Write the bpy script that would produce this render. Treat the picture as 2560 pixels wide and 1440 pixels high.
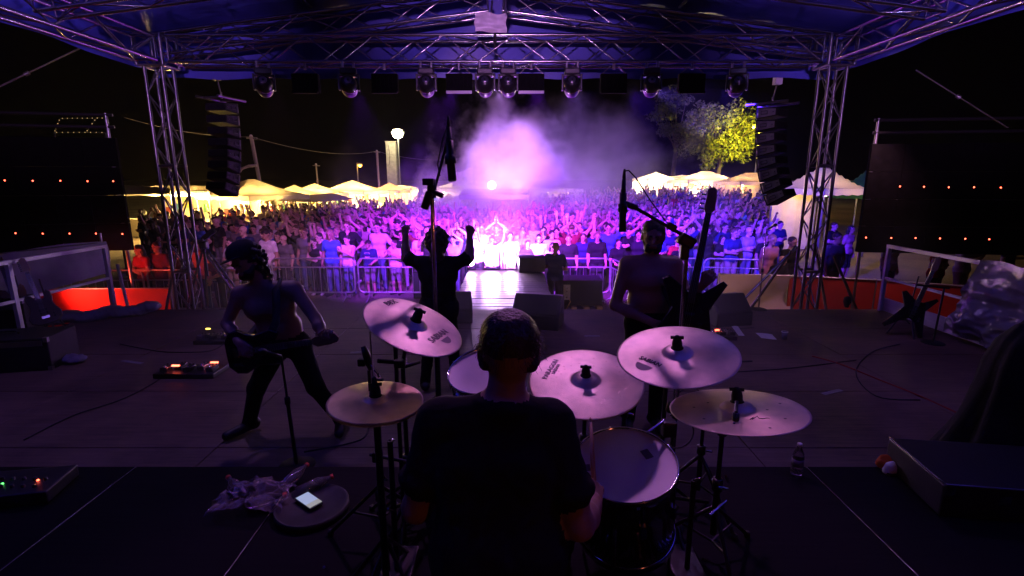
import bpy, bmesh, math, random
import numpy as np
from mathutils import Vector, Matrix, Quaternion

random.seed(7)
RNG = np.random.default_rng(7)
for o in list(bpy.data.objects):
    bpy.data.objects.remove(o)
SC = bpy.context.scene
COL = SC.collection
R = math.radians

# ------------------------------------------------------------------ camera
CAM_Z, PITCH, FPX = 2.0, R(12.0), 1280.0
cd = bpy.data.cameras.new('camera')
cam = bpy.data.objects.new('camera', cd)
COL.objects.link(cam)
cam.location = (0, 0, CAM_Z)
cam.rotation_euler = (R(90) - PITCH, 0, 0)
cd.sensor_width = 36.0
cd.lens = 18.0
cd.clip_start = 0.05
cd.clip_end = 3000
SC.camera = cam
SC.render.resolution_x, SC.render.resolution_y = 1024, 576

# ------------------------------------------------------------------ night sky, exposure
w = bpy.data.worlds.new('World')
SC.world = w
w.use_nodes = True
wn = w.node_tree
wn.nodes.clear()
wo = wn.nodes.new('ShaderNodeOutputWorld')
bg = wn.nodes.new('ShaderNodeBackground')
sky = wn.nodes.new('ShaderNodeTexSky')
sky.sky_type = 'NISHITA'
sky.sun_disc = False
sky.sun_elevation = R(-6.0)
sky.sun_rotation = R(200)
bg.inputs['Strength'].default_value = 0.05
wn.links.new(sky.outputs[0], bg.inputs[0])
wn.links.new(bg.outputs[0], wo.inputs[0])
SC.view_settings.view_transform = 'Standard'
SC.view_settings.look = 'None'
SC.view_settings.exposure = 0.0
SC.view_settings.gamma = 1.0
SC.view_settings.use_curve_mapping = False
SC.render.engine = 'CYCLES'
cy = SC.cycles
cy.use_denoising = True
cy.max_bounces = 5
cy.diffuse_bounces = 2
cy.glossy_bounces = 3
cy.transmission_bounces = 5
cy.transparent_max_bounces = 8
cy.volume_bounces = 1
cy.volume_step_rate = 0.9
cy.volume_max_steps = 128
cy.sample_clamp_indirect = 4.0
cy.sample_clamp_direct = 0.0
cy.caustics_reflective = False
cy.caustics_refractive = False
cy.use_light_tree = True

# ------------------------------------------------------------------ stage lamps and site lamps
def aim(o, target):
    d = Vector(target) - Vector(o.location)
    o.rotation_euler = d.to_track_quat('-Z', 'Y').to_euler()
def spot(name, loc, target, energy, color, angle=40, blend=0.6, radius=0.08):
    l = bpy.data.lights.new(name, 'SPOT')
    l.energy = energy; l.color = color; l.spot_size = R(angle); l.spot_blend = blend
    l.shadow_soft_size = radius
    o = bpy.data.objects.new(name, l); COL.objects.link(o)
    o.location = loc; aim(o, target)
    return o
def point(name, loc, energy, color, radius=0.1):
    l = bpy.data.lights.new(name, 'POINT')
    l.energy = energy; l.color = color; l.shadow_soft_size = radius
    o = bpy.data.objects.new(name, l); COL.objects.link(o)
    o.location = loc
    return o
LIGHT_K = 1.0
TENT_K = 3.0
BEAM_K = 2.3
HAZE = 0.0003
VIOLET = (0.60, 0.22, 1.0)
PINK = (0.78, 0.32, 1.0)
BLUE = (0.10, 0.04, 1.0)
LILAC = (0.80, 0.50, 1.0)
WARM = (1.0, 0.62, 0.19)
# drum special on the mid rafter, rear wash lamps hung behind the camera and aimed along the roof
spot('drum_wash_lamp', (0.25, 4.6, 4.0), (0.15, 2.0, 1.05), 165, (0.86, 0.30, 1.0), 58, 0.6, 0.10)
spot('rear_wash_lamp', (-3.0, -1.0, 3.0), (-5.4, 4.6, 4.5), 1250, PINK, 46, 0.6, 0.08)
spot('rear_wash_lamp', (2.7, -1.0, 3.0), (5.0, 4.6, 4.5), 1150, PINK, 46, 0.6, 0.08)
spot('rear_wash_lamp', (-0.2, -1.0, 3.45), (-0.2, 7.0, 4.55), 1600, PINK, 30, 0.9, 0.08)
spot('roof_uplight', (-1.8, -1.2, 3.0), (-3.6, 1.9, 4.7), 1150, (0.28, 0.28, 1.0), 56, 0.9, 0.1)  # blue spots added unseen to brighten the tarpaulin roof
spot('roof_uplight', (1.6, -1.2, 3.0), (3.4, 1.9, 4.7), 1150, (0.28, 0.28, 1.0), 56, 0.9, 0.1)
point('added_back_fill', (1.3, -0.9, 1.5), 7, (1.0, 0.22, 0.12), 0.05)  # added unseen red lamp that brightens the drummer's back
spot('stage_wash_lamp', (-2.6, 5.2, 4.2), (-2.9, 4.4, 0), 85, (0.55, 0.30, 1.0), 110, 0.9, 0.12)
spot('stage_wash_lamp', (2.6, 5.2, 4.2), (2.9, 4.4, 0), 75, (0.55, 0.30, 1.0), 110, 0.9, 0.12)

# ------------------------------------------------------------------ helpers
from mathutils import noise as mnoise
CP, SP = math.cos(PITCH), math.sin(PITCH)
def ray(u, v):
    yc = (720.0 - v) / FPX
    return Vector(((u - 1280.0) / FPX, CP + yc * SP, -SP + yc * CP))
def P(u, v, d):
    return Vector((0, 0, CAM_Z)) + ray(u, v) * d
def PY(u, v, Y):
    r = ray(u, v)
    return Vector((0, 0, CAM_Z)) + r * (Y / r.y)
def PZ(u, v, z):
    r = ray(u, v)
    return Vector((0, 0, CAM_Z)) + r * ((z - CAM_Z) / r.z)
GZ = -1.0
def sstep(a, b, x):
    t = min(1.0, max(0.0, (x - a) / (b - a)))
    return t * t * (3 - 2 * t)
def gz(x, y):
    return GZ + 0.75 * sstep(24, 46, y) * sstep(2, 14, x) + 0.25 * sstep(30, 60, y)

MATS = {}
def mat(name, col, rough=0.6, metal=0.0, var=0.15, scale=6.0, bump=0.0, bscale=40.0, emit=None, estr=0.0, spec=0.5, trans=0.0, alpha=1.0, coat=0.0, sss=0.0, col2=None):
    if name in MATS:
        return MATS[name]
    m = bpy.data.materials.new(name)
    m.use_nodes = True
    nt = m.node_tree
    b = nt.nodes['Principled BSDF']
    b.inputs['Roughness'].default_value = rough
    b.inputs['Metallic'].default_value = metal
    b.inputs['Specular IOR Level'].default_value = spec
    b.inputs['Coat Weight'].default_value = coat
    if trans: b.inputs['Transmission Weight'].default_value = trans
    if alpha < 1: b.inputs['Alpha'].default_value = alpha
    tc = nt.nodes.new('ShaderNodeTexCoord')
    nz = nt.nodes.new('ShaderNodeTexNoise')
    nz.inputs['Scale'].default_value = scale
    nz.inputs['Detail'].default_value = 4
    nt.links.new(tc.outputs['Object'], nz.inputs['Vector'])
    rp = nt.nodes.new('ShaderNodeValToRGB')
    c2 = col2 or tuple(min(1, c * (1 + var)) for c in col)
    c1 = tuple(c * (1 - var) for c in col)
    rp.color_ramp.elements[0].position = 0.3
    rp.color_ramp.elements[1].position = 0.7
    rp.color_ramp.elements[0].color = (*c1, 1)
    rp.color_ramp.elements[1].color = (*c2, 1)
    nt.links.new(nz.outputs['Fac'], rp.inputs['Fac'])
    nt.links.new(rp.outputs['Color'], b.inputs['Base Color'])
    if bump > 0:
        n2 = nt.nodes.new('ShaderNodeTexNoise')
        n2.inputs['Scale'].default_value = bscale
        n2.inputs['Detail'].default_value = 3
        nt.links.new(tc.outputs['Object'], n2.inputs['Vector'])
        bp = nt.nodes.new('ShaderNodeBump')
        bp.inputs['Strength'].default_value = bump
        bp.inputs['Distance'].default_value = 0.02
        nt.links.new(n2.outputs['Fac'], bp.inputs['Height'])
        nt.links.new(bp.outputs['Normal'], b.inputs['Normal'])
    if emit:
        b.inputs['Emission Color'].default_value = (*emit, 1)
        b.inputs['Emission Strength'].default_value = estr
    MATS[name] = m
    return m

def setp(o, label=None, cat=None, group=None, kind=None):
    if label: o['label'] = label
    if cat: o['category'] = cat
    if group: o['group'] = group
    if kind: o['kind'] = kind
    return o
ORG = {}
def thing(name, label, cat, loc=(0, 0, 0), group=None, matrix=None):
    o = bpy.data.objects.new(name, None)
    o.empty_display_size = 0.1
    COL.objects.link(o)
    if matrix is not None:
        o.matrix_world = matrix
    else:
        o.location = loc
        ORG[o.name] = Vector(loc)
    setp(o, label, cat, group)
    return o
def org(parent):
    p = parent
    while p is not None:
        if p.name in ORG: return ORG[p.name]
        p = p.parent
    return Vector((0, 0, 0))
def link_mesh(name, me, parent=None):
    o = bpy.data.objects.new(name, me)
    COL.objects.link(o)
    if parent is not None: o.parent = parent
    return o

class MB:
    """collects shapes in one mesh; build() links it as one object"""
    def __init__(s):
        s.v = []; s.f = []; s.sm = []; s.mi = []
    def add(s, vs, fs, smooth=False, mi=0):
        n = len(s.v)
        s.v += [tuple(p) for p in vs]
        s.f += [tuple(i + n for i in f) for f in fs]
        s.sm += [smooth] * len(fs); s.mi += [mi] * len(fs)
        return s
    def box(s, c, size, M=None, mi=0):
        hx, hy, hz = size[0] / 2, size[1] / 2, size[2] / 2
        vs = [Vector((x, y, z)) for x in (-hx, hx) for y in (-hy, hy) for z in (-hz, hz)]
        if M is not None: vs = [M @ p for p in vs]
        c = Vector(c)
        vs = [p + c for p in vs]
        return s.add(vs, [(0, 1, 3, 2), (4, 6, 7, 5), (0, 4, 5, 1), (2, 3, 7, 6), (0, 2, 6, 4), (1, 5, 7, 3)], mi=mi)
    def tube(s, pts, r, n=8, cap=True, mi=0, rads=None):
        pts = [Vector(p) for p in pts]
        vs = []; fs = []
        prev = None
        for i, p in enumerate(pts):
            a = pts[max(0, i - 1)]; b = pts[min(len(pts) - 1, i + 1)]
            t = (b - a).normalized()
            if prev is None:
                x = t.orthogonal().normalized()
            else:
                x = (prev - t * prev.dot(t))
                x = x.normalized() if x.length > 1e-6 else t.orthogonal().normalized()
            prev = x
            y = t.cross(x)
            rr = rads[i] if rads else r
            for k in range(n):
                an = 2 * math.pi * k / n
                vs.append(p + (x * math.cos(an) + y * math.sin(an)) * rr)
        for i in range(len(pts) - 1):
            for k in range(n):
                k2 = (k + 1) % n
                fs.append((i * n + k, i * n + k2, (i + 1) * n + k2, (i + 1) * n + k))
        s.add(vs, fs, True, mi)
        if cap:
            L = len(pts) - 1
            nb = len(s.v) - len(vs)
            s.f.append(tuple(nb + k for k in reversed(range(n)))); s.sm.append(False); s.mi.append(mi)
            s.f.append(tuple(nb + L * n + k for k in range(n))); s.sm.append(False); s.mi.append(mi)
        return s
    def lathe(s, prof, M=None, n=24, mi=0, smooth=True, sx=1.0, sy=1.0):
        vs = []; fs = []
        for (r, z) in prof:
            for k in range(n):
                an = 2 * math.pi * k / n
                vs.append(Vector((r * math.cos(an) * sx, r * math.sin(an) * sy, z)))
        if M is not None: vs = [M @ p for p in vs]
        for i in range(len(prof) - 1):
            for k in range(n):
                k2 = (k + 1) % n
                fs.append((i * n + k, i * n + k2, (i + 1) * n + k2, (i + 1) * n + k))
        return s.add(vs, fs, smooth, mi)
    def prism(s, outline, t, M=None, mi=0, bev=0.0):
        """outline in xy, thickness t along z, optionally a chamfer"""
        n = len(outline)
        ol = [Vector((x, y, 0)) for x, y in outline]
        cx = sum((p for p in ol), Vector()) / n
        rings = []
        if bev > 0:
            sh = [cx + (p - cx) * (1 - bev / max((p - cx).length, 1e-4)) for p in ol]
            rings = [[p + Vector((0, 0, -t / 2)) for p in sh], [p + Vector((0, 0, -t / 2 + bev)) for p in ol],
                     [p + Vector((0, 0, t / 2 - bev)) for p in ol], [p + Vector((0, 0, t / 2)) for p in sh]]
        else:
            rings = [[p + Vector((0, 0, -t / 2)) for p in ol], [p + Vector((0, 0, t / 2)) for p in ol]]
        vs = [p for r_ in rings for p in r_]
        if M is not None: vs = [M @ p for p in vs]
        fs = []
        for i in range(len(rings) - 1):
            for k in range(n):
                k2 = (k + 1) % n
                fs.append((i * n + k, i * n + k2, (i + 1) * n + k2, (i + 1) * n + k))
        fs.append(tuple(reversed(range(n))))
        L = (len(rings) - 1) * n
        fs.append(tuple(L + k for k in range(n)))
        return s.add(vs, fs, False, mi)
    def build(s, name, mats, parent=None, world=True):
        o_ = org(parent) if (world and parent is not None) else Vector((0, 0, 0))
        me = bpy.data.meshes.new(name)
        me.from_pydata([(p[0] - o_.x, p[1] - o_.y, p[2] - o_.z) for p in s.v], [], s.f)
        me.polygons.foreach_set('use_smooth', s.sm)
        if not isinstance(mats, (list, tuple)): mats = [mats]
        for m in mats: me.materials.append(m)
        if len(mats) > 1: me.polygons.foreach_set('material_index', s.mi)
        me.update()
        return link_mesh(name, me, parent)

_unit = {}
def unit_mesh(kind, m, n=8):
    key = (kind, m.name, n)
    if key not in _unit:
        b = MB()
        if kind == 'rod':
            vs = []; fs = []
            for z in (0, 1):
                for k in range(n):
                    a = 2 * math.pi * k / n
                    vs.append((math.cos(a), math.sin(a), z))
            fs = [(k, (k + 1) % n, n + (k + 1) % n, n + k) for k in range(n)]
            b.add(vs, fs, True)
            b.add(vs, [tuple(reversed(range(n))), tuple(range(n, 2 * n))], False)
        else:  # box with small chamfer
            b.box((0, 0, 0), (1, 1, 1))
        o = b.build(kind, m)
        me = o.data
        bpy.data.objects.remove(o)
        _unit[key] = me
    return _unit[key]
def rod(name, p0, p1, r, m, parent=None, n=8, world=True):
    p0, p1 = Vector(p0), Vector(p1)
    if parent is not None and world:
        o_ = org(parent); p0 = p0 - o_; p1 = p1 - o_
    d = p1 - p0
    o = link_mesh(name, unit_mesh('rod', m, n), parent)
    q = d.to_track_quat('Z', 'Y')
    o.matrix_local = Matrix.Translation(p0) @ q.to_matrix().to_4x4() @ Matrix.Diagonal((r, r, d.length, 1))
    return o
def block(name, c, size, m, parent=None, rot=None, world=True):
    c = Vector(c)
    if parent is not None and world: c = c - org(parent)
    o = link_mesh(name, unit_mesh('box', m), parent)
    M = Matrix.Translation(c)
    if rot is not None: M = M @ rot.to_4x4()
    o.matrix_local = M @ Matrix.Diagonal((size[0], size[1], size[2], 1))
    return o
def bevel(o, wdt=0.01, seg=2):
    bm = bmesh.new(); bm.from_mesh(o.data)
    bmesh.ops.bevel(bm, geom=list(bm.edges), offset=wdt, segments=seg, affect='EDGES', profile=0.6)
    bm.to_mesh(o.data); bm.free()
    return o
def copy_tree(o, parent=None):
    c = o.copy(); COL.objects.link(c); c.parent = parent
    if parent is not None: c.matrix_parent_inverse = o.matrix_parent_inverse.copy()
    for ch in list(o.children): copy_tree(ch, c)
    return c
def frame_mat(loc, zdir, xdir):
    z = Vector(zdir).normalized(); x = Vector(xdir)
    x = (x - z * x.dot(z)).normalized(); y = z.cross(x)
    M = Matrix((x, y, z)).transposed().to_4x4()
    M.translation = Vector(loc)
    return M
def text_mesh(txt, size, bold=0.0, extrude=0.0004, res=2, shear=0.0):
    cu = bpy.data.curves.new('lettering', 'FONT')
    cu.body = txt; cu.size = size; cu.extrude = extrude; cu.offset = bold; cu.resolution_u = res
    cu.align_x = 'CENTER'; cu.align_y = 'CENTER'; cu.shear = shear
    o = bpy.data.objects.new('lettering', cu); COL.objects.link(o)
    bpy.context.view_layer.update()
    dg = bpy.context.evaluated_depsgraph_get()
    me = bpy.data.meshes.new_from_object(o.evaluated_get(dg))
    bpy.data.objects.remove(o)
    return me

# ---- implicit body surfaces: tapered capsules blended together, meshed with surface nets
def surf_nets(f, org_, h):
    s = f < 0
    nx, ny, nz = f.shape
    c = np.zeros((nx - 1, ny - 1, nz - 1), np.int8)
    for i in (0, 1):
        for j in (0, 1):
            for k in (0, 1):
                c += s[i:nx - 1 + i, j:ny - 1 + j, k:nz - 1 + k]
    act = (c > 0) & (c < 8)
    idx = np.full(act.shape, -1, np.int64)
    cells = np.argwhere(act)
    idx[act] = np.arange(len(cells))
    pos = np.zeros((len(cells), 3)); cnt = np.zeros(len(cells))
    I, J, K = cells.T
    for ax in range(3):
        o1, o2 = [a for a in range(3) if a != ax]
        for a in (0, 1):
            for b in (0, 1):
                off = [0, 0, 0]; off[o1] = a; off[o2] = b
                e = list(off); e[ax] = 1
                f0 = f[I + off[0], J + off[1], K + off[2]]; f1 = f[I + e[0], J + e[1], K + e[2]]
                m = (f0 < 0) != (f1 < 0)
                t = np.where(m, f0 / np.where(m, f0 - f1, 1), 0)
                p = np.tile(np.array(off, float), (len(cells), 1)); p[:, ax] = t
                pos[m] += p[m]; cnt[m] += 1
    V = (cells + pos / cnt[:, None]) * h + org_
    Q = []
    for ax in range(3):
        o1, o2 = (ax + 1) % 3, (ax + 2) % 3
        sl0 = [slice(None)] * 3; sl1 = [slice(None)] * 3
        sl0[ax] = slice(0, -1); sl1[ax] = slice(1, None)
        a0 = s[tuple(sl0)]; a1 = s[tuple(sl1)]
        for flip in (0, 1):
            m = (a0 & ~a1) if flip == 0 else (~a0 & a1)
            e = np.argwhere(m)
            e = e[(e[:, o1] > 0) & (e[:, o2] > 0) & (e[:, o1] < f.shape[o1] - 1) & (e[:, o2] < f.shape[o2] - 1)]
            if not len(e): continue
            def cell(d1, d2):
                q = e.copy(); q[:, o1] += d1; q[:, o2] += d2
                return idx[q[:, 0], q[:, 1], q[:, 2]]
            q = np.stack([cell(-1, -1), cell(0, -1), cell(0, 0), cell(-1, 0)], 1)
            if flip: q = q[:, ::-1]
            Q.append(q)
    Q = np.concatenate(Q)
    Q = Q[(Q >= 0).all(1)]
    return V, Q

class Sdf:
    def __init__(s, k=0.03):
        s.p = []; s.k = k
    def cap(s, a, b, ra, rb=None, lab=0, k=None, noise=0.0):
        s.p.append((np.array(a, float), np.array(b, float), ra, ra if rb is None else rb, lab, s.k if k is None else k, None, noise))
        return s
    def ball(s, c, r, lab=0, k=None, noise=0.0):
        return s.cap(c, c, r, r, lab, k, noise)
    def ell(s, c, rad, B=None, lab=0, k=None, noise=0.0):
        """ellipsoid, B = 3x3 rows of local axes"""
        B = np.eye(3) if B is None else np.array([list(x) for x in B], float)
        s.p.append((np.array(c, float), np.array(rad, float), max(rad), max(rad), lab, s.k if k is None else k, B, noise))
        return s
    @staticmethod
    def dist(pr, X):
        a, b, ra, rb, lab, k, B, noise = pr
        if B is not None:
            q = (X - a) @ B.T
            k0 = np.linalg.norm(q / b, axis=-1); k1 = np.linalg.norm(q / (b * b), axis=-1)
            d = k0 * (k0 - 1.0) / np.maximum(k1, 1e-9)
        else:
            ba = b - a; L = ba @ ba
            pa = X - a
            if L < 1e-12:
                d = np.linalg.norm(pa, axis=-1) - ra
            else:
                t = np.clip(pa @ ba / L, 0, 1)
                d = np.linalg.norm(pa - t[..., None] * ba, axis=-1) - (ra + (rb - ra) * t)
        if noise:
            d = d - noise * (np.sin(X[..., 0] * 61 + 1.3 * np.sin(X[..., 2] * 37)) * np.sin(X[..., 1] * 53 + 2.1) * np.sin(X[..., 2] * 57 + np.sin(X[..., 0] * 41)))
        return d
    def mesh(s, h):
        lo = np.full(3, 1e9); hi = np.full(3, -1e9)
        for pr in s.p:
            a, b, ra, rb, lab, k, B, noise = pr
            r_ = max(ra, rb) + 0.02
            e = [a] if B is not None else [a, b]
            for q in e:
                lo = np.minimum(lo, q - r_); hi = np.maximum(hi, q + r_)
        lo -= 3 * h
        n = np.ceil((hi - lo) / h).astype(int) + 4
        f = np.full(n, 1.0)
        for pr in s.p:
            a, b, ra, rb, lab, k, B, noise = pr
            r_ = max(ra, rb) + k + noise + 3 * h
            e = np.array([a] if B is not None else [a, b])
            i0 = np.maximum(((e.min(0) - r_ - lo) / h).astype(int), 0)
            i1 = np.minimum(((e.max(0) + r_ - lo) / h).astype(int) + 2, n)
            g = np.stack(np.meshgrid(*[np.arange(i0[q], i1[q]) * h + lo[q] for q in range(3)], indexing='ij'), -1)
            d = s.dist(pr, g)
            sub = f[i0[0]:i1[0], i0[1]:i1[1], i0[2]:i1[2]]
            if k > 0:
                t = np.clip(0.5 + 0.5 * (d - sub) / k, 0, 1)
                d = d * (1 - t) + sub * t - k * t * (1 - t)
                d = np.minimum(d, 1.0)
            else:
                d = np.minimum(d, sub)
            f[i0[0]:i1[0], i0[1]:i1[1], i0[2]:i1[2]] = d
        V, Q = surf_nets(f, lo, h)
        C = V[Q].mean(1)
        best = np.full(len(C), 1e9); lab = np.zeros(len(C), int)
        for pr in s.p:
            d = s.dist(pr, C)
            m = d < best
            best[m] = d[m]; lab[m] = pr[4]
        return V, Q, lab
def join_np(parts, name, nslots):
    V = []; Q = []; L = []; n = 0
    for v, q, l in parts:
        V.append(v); Q.append(q + n); L.append(l); n += len(v)
    V = np.concatenate(V); Q = np.concatenate(Q); L = np.concatenate(L)
    me = bpy.data.meshes.new(name)
    me.vertices.add(len(V)); me.vertices.foreach_set('co', V.astype(np.float32).ravel())
    me.loops.add(len(Q) * 4); me.loops.foreach_set('vertex_index', Q.astype(np.int32).ravel())
    me.polygons.add(len(Q))
    me.polygons.foreach_set('loop_start', np.arange(0, len(Q) * 4, 4, dtype=np.int32))
    for i in range(nslots): me.materials.append(None)
    me.polygons.foreach_set('material_index', L.astype(np.int32))
    me.polygons.foreach_set('use_smooth', np.ones(len(Q), bool))
    me.update(calc_edges=True)
    me.validate()
    return me

# ------------------------------------------------------------------ materials of the place
M_alu = mat('aluminium', (0.46, 0.46, 0.48), 0.20, 1.0, 0.12, 9, 0.04, 60)
M_alud = mat('dull_aluminium', (0.34, 0.34, 0.36), 0.30, 0.95, 0.15, 9)
M_steel = mat('galvanised_steel', (0.55, 0.56, 0.58), 0.38, 0.8, 0.2, 14)
M_chrome = mat('chrome', (0.8, 0.8, 0.82), 0.12, 1.0, 0.05, 20)
M_black = mat('black_paint', (0.016, 0.016, 0.018), 0.42, 0, 0.25, 12, 0.05, 80)
M_blackm = mat('black_matt', (0.012, 0.012, 0.013), 0.75, 0, 0.3, 12)
M_rubber = mat('black_rubber', (0.02, 0.02, 0.022), 0.6, 0, 0.3, 20)
M_grille = mat('speaker_grille', (0.03, 0.03, 0.033), 0.5, 0.4, 0.3, 120, 0.3, 220)
M_white = mat('white_plastic', (0.75, 0.75, 0.76), 0.4, 0, 0.05, 8)
M_paper = mat('paper', (0.78, 0.78, 0.8), 0.7, 0, 0.06, 30)
M_redled = mat('red_led', (0.3, 0.02, 0.01), 0.4, emit=(1.0, 0.10, 0.05), estr=9.0)
M_amberled = mat('amber_led', (0.3, 0.2, 0.02), 0.4, emit=(1.0, 0.6, 0.08), estr=5.0)
M_greenled = mat('green_led', (0.02, 0.3, 0.02), 0.4, emit=(0.1, 1.0, 0.15), estr=4.0)

def stage_wood(name, c1, c2, rough, spec=0.4):
    m = bpy.data.materials.new(name); m.use_nodes = True
    nt = m.node_tree; b = nt.nodes['Principled BSDF']
    tc = nt.nodes.new('ShaderNodeTexCoord')
    g = nt.nodes.new('ShaderNodeNewGeometry')
    big = nt.nodes.new('ShaderNodeTexNoise'); big.inputs['Scale'].default_value = 0.9; big.inputs['Detail'].default_value = 6; big.inputs['Roughness'].default_value = 0.65
    nt.links.new(g.outputs['Position'], big.inputs['Vector'])
    mp = nt.nodes.new('ShaderNodeMapping'); mp.inputs['Scale'].default_value = (1.2, 18, 18)
    nt.links.new(g.outputs['Position'], mp.inputs['Vector'])
    gr = nt.nodes.new('ShaderNodeTexNoise'); gr.inputs['Scale'].default_value = 2.2; gr.inputs['Detail'].default_value = 5
    nt.links.new(mp.outputs[0], gr.inputs['Vector'])
    mx = nt.nodes.new('ShaderNodeMath'); mx.operation = 'MULTIPLY_ADD'
    nt.links.new(gr.outputs['Fac'], mx.inputs[0]); mx.inputs[1].default_value = 0.35
    nt.links.new(big.outputs['Fac'], mx.inputs[2])
    rp = nt.nodes.new('ShaderNodeValToRGB')
    rp.color_ramp.elements[0].position = 0.42; rp.color_ramp.elements[1].position = 0.9
    rp.color_ramp.elements[0].color = (*c1, 1); rp.color_ramp.elements[1].color = (*c2, 1)
    nt.links.new(mx.outputs[0], rp.inputs[0]); nt.links.new(rp.outputs[0], b.inputs['Base Color'])
    rr = nt.nodes.new('ShaderNodeMapRange'); rr.inputs['From Min'].default_value = 0.3; rr.inputs['From Max'].default_value = 0.7
    rr.inputs['To Min'].default_value = rough - 0.12; rr.inputs['To Max'].default_value = rough + 0.15
    nt.links.new(big.outputs['Fac'], rr.inputs['Value']); nt.links.new(rr.outputs[0], b.inputs['Roughness'])
    b.inputs['Specular IOR Level'].default_value = spec
    bp = nt.nodes.new('ShaderNodeBump'); bp.inputs['Strength'].default_value = 0.15; bp.inputs['Distance'].default_value = 0.01
    nt.links.new(gr.outputs['Fac'], bp.inputs['Height']); nt.links.new(bp.outputs[0], b.inputs['Normal'])
    return m
M_deck = stage_wood('stage_plywood', (0.035, 0.026, 0.024), (0.25, 0.17, 0.12), 0.6, 0.3)
M_riser = stage_wood('riser_black_ply', (0.006, 0.006, 0.008), (0.014, 0.013, 0.015), 0.8, 0.08)
M_plank = stage_wood('wet_plank', (0.07, 0.058, 0.058), (0.19, 0.155, 0.15), 0.40, 0.5)

# ------------------------------------------------------------------ ground
def build_ground():
    xs = sorted(set([-700, -400, -200, -100, -60] + list(np.arange(-40, 41, 2.0)) + [60, 100, 200, 400, 700]))
    ys = sorted(set([-300, -100, -40, -20] + list(np.arange(-10, 71, 2.0)) + [90, 130, 200, 400, 900]))
    vs = [(x, y, gz(x, y) + (0.02 * math.sin(x * 1.7) * math.sin(y * 1.3) if abs(x) < 40 and -10 < y < 70 else 0)) for y in ys for x in xs]
    n = len(xs)
    fs = [(j * n + i, j * n + i + 1, (j + 1) * n + i + 1, (j + 1) * n + i) for j in range(len(ys) - 1) for i in range(n - 1)]
    b = MB().add(vs, fs, True)
    m = bpy.data.materials.new('sandy_asphalt'); m.use_nodes = True
    nt = m.node_tree; bs = nt.nodes['Principled BSDF']
    g = nt.nodes.new('ShaderNodeNewGeometry')
    n1 = nt.nodes.new('ShaderNodeTexNoise'); n1.inputs['Scale'].default_value = 0.35; n1.inputs['Detail'].default_value = 7
    n2 = nt.nodes.new('ShaderNodeTexNoise'); n2.inputs['Scale'].default_value = 14; n2.inputs['Detail'].default_value = 4
    for q in (n1, n2): nt.links.new(g.outputs['Position'], q.inputs['Vector'])
    rp = nt.nodes.new('ShaderNodeValToRGB')
    rp.color_ramp.elements[0].position = 0.35; rp.color_ramp.elements[1].position = 0.68
    rp.color_ramp.elements[0].color = (0.10, 0.085, 0.07, 1); rp.color_ramp.elements[1].color = (0.26, 0.20, 0.135, 1)
    ad = nt.nodes.new('ShaderNodeMath'); ad.operation = 'MULTIPLY_ADD'; ad.inputs[1].default_value = 0.4
    nt.links.new(n2.outputs['Fac'], ad.inputs[0]); nt.links.new(n1.outputs['Fac'], ad.inputs[2])
    sb = nt.nodes.new('ShaderNodeMath'); sb.operation = 'SUBTRACT'; sb.inputs[1].default_value = 0.2
    nt.links.new(ad.outputs[0], sb.inputs[0])
    nt.links.new(sb.outputs[0], rp.inputs[0]); nt.links.new(rp.outputs[0], bs.inputs['Base Color'])
    bs.inputs['Roughness'].default_value = 0.85
    bp = nt.nodes.new('ShaderNodeBump'); bp.inputs['Strength'].default_value = 0.4; bp.inputs['Distance'].default_value = 0.02
    nt.links.new(n2.outputs['Fac'], bp.inputs['Height']); nt.links.new(bp.outputs[0], bs.inputs['Normal'])
    o = b.build('ground', m)
    setp(o, 'sandy asphalt ground below and beyond the stage', None, None, 'structure')
build_ground()

# ------------------------------------------------------------------ stage deck
SX0, SX1, SY1 = -6.3, 5.85, 7.8
def build_deck():
    body = MB().box(((SX0 + SX1) / 2, 2.4, -0.53), (SX1 - SX0 - 0.06, 10.7, 0.94)).build('stage_floor', M_blackm)
    setp(body, 'dark plywood stage floor of bolted deck panels', None, None, 'structure')
    nx, ny = 6, 10
    wx = (SX1 - SX0) / nx
    mesh = None
    for j in range(ny):
        for i in range(nx):
            x = SX0 + (i + 0.5) * wx; y = SY1 - 0.53 - j * 1.06
            if mesh is None:
                b = MB().box((0, 0, 0), (wx - 0.006, 1.054, 0.05)).build('stage_panel', M_deck)
                bevel(b, 0.004, 1)
                mesh = b.data; o = b
            else:
                o = link_mesh('stage_panel', mesh)
            o.parent = body
            o.location = (x, y, -0.025 + 0.0015 * ((i * 7 + j * 5) % 3))
build_deck()
riser = thing('drum_riser', 'low black drum riser of butted deck panels across the front', 'riser', (-0.25, 1.3, 0))
RZ = 0.30
def build_riser():
    x0 = -1.26 - 3 * 1.0133; mesh = None
    for i in range(8):
        for j in range(2):
            x = x0 + (i + 0.5) * 1.0133; y = 2.81 - 0.95 - j * 1.9
            if mesh is None:
                o = MB().box((0, 0, 0), (1.0133 - 0.005, 1.895, 0.12)).build('deck_panel', M_riser, riser, False)
                bevel(o, 0.006, 1); mesh = o.data
            else:
                o = link_mesh('deck_panel', mesh, riser)
            o.location = Vector((x, y, RZ - 0.06)) - Vector((-0.25, 1.3, 0))
    for i in range(8):                      # aluminium edge strips that glint along the joints
        x = x0 + i * 1.0133
        rod('edge_strip', (x, -1.0, RZ - 0.0005), (x, 2.80, RZ - 0.0005), 0.0019, M_alud, riser, 6)
    for i in range(9):
        for y in (2.7, 0.95, -0.85):
            rod('leg', (x0 + i * 1.0133, y, 0.0), (x0 + i * 1.0133, y, RZ - 0.12), 0.025, M_alud, riser)
build_riser()

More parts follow.
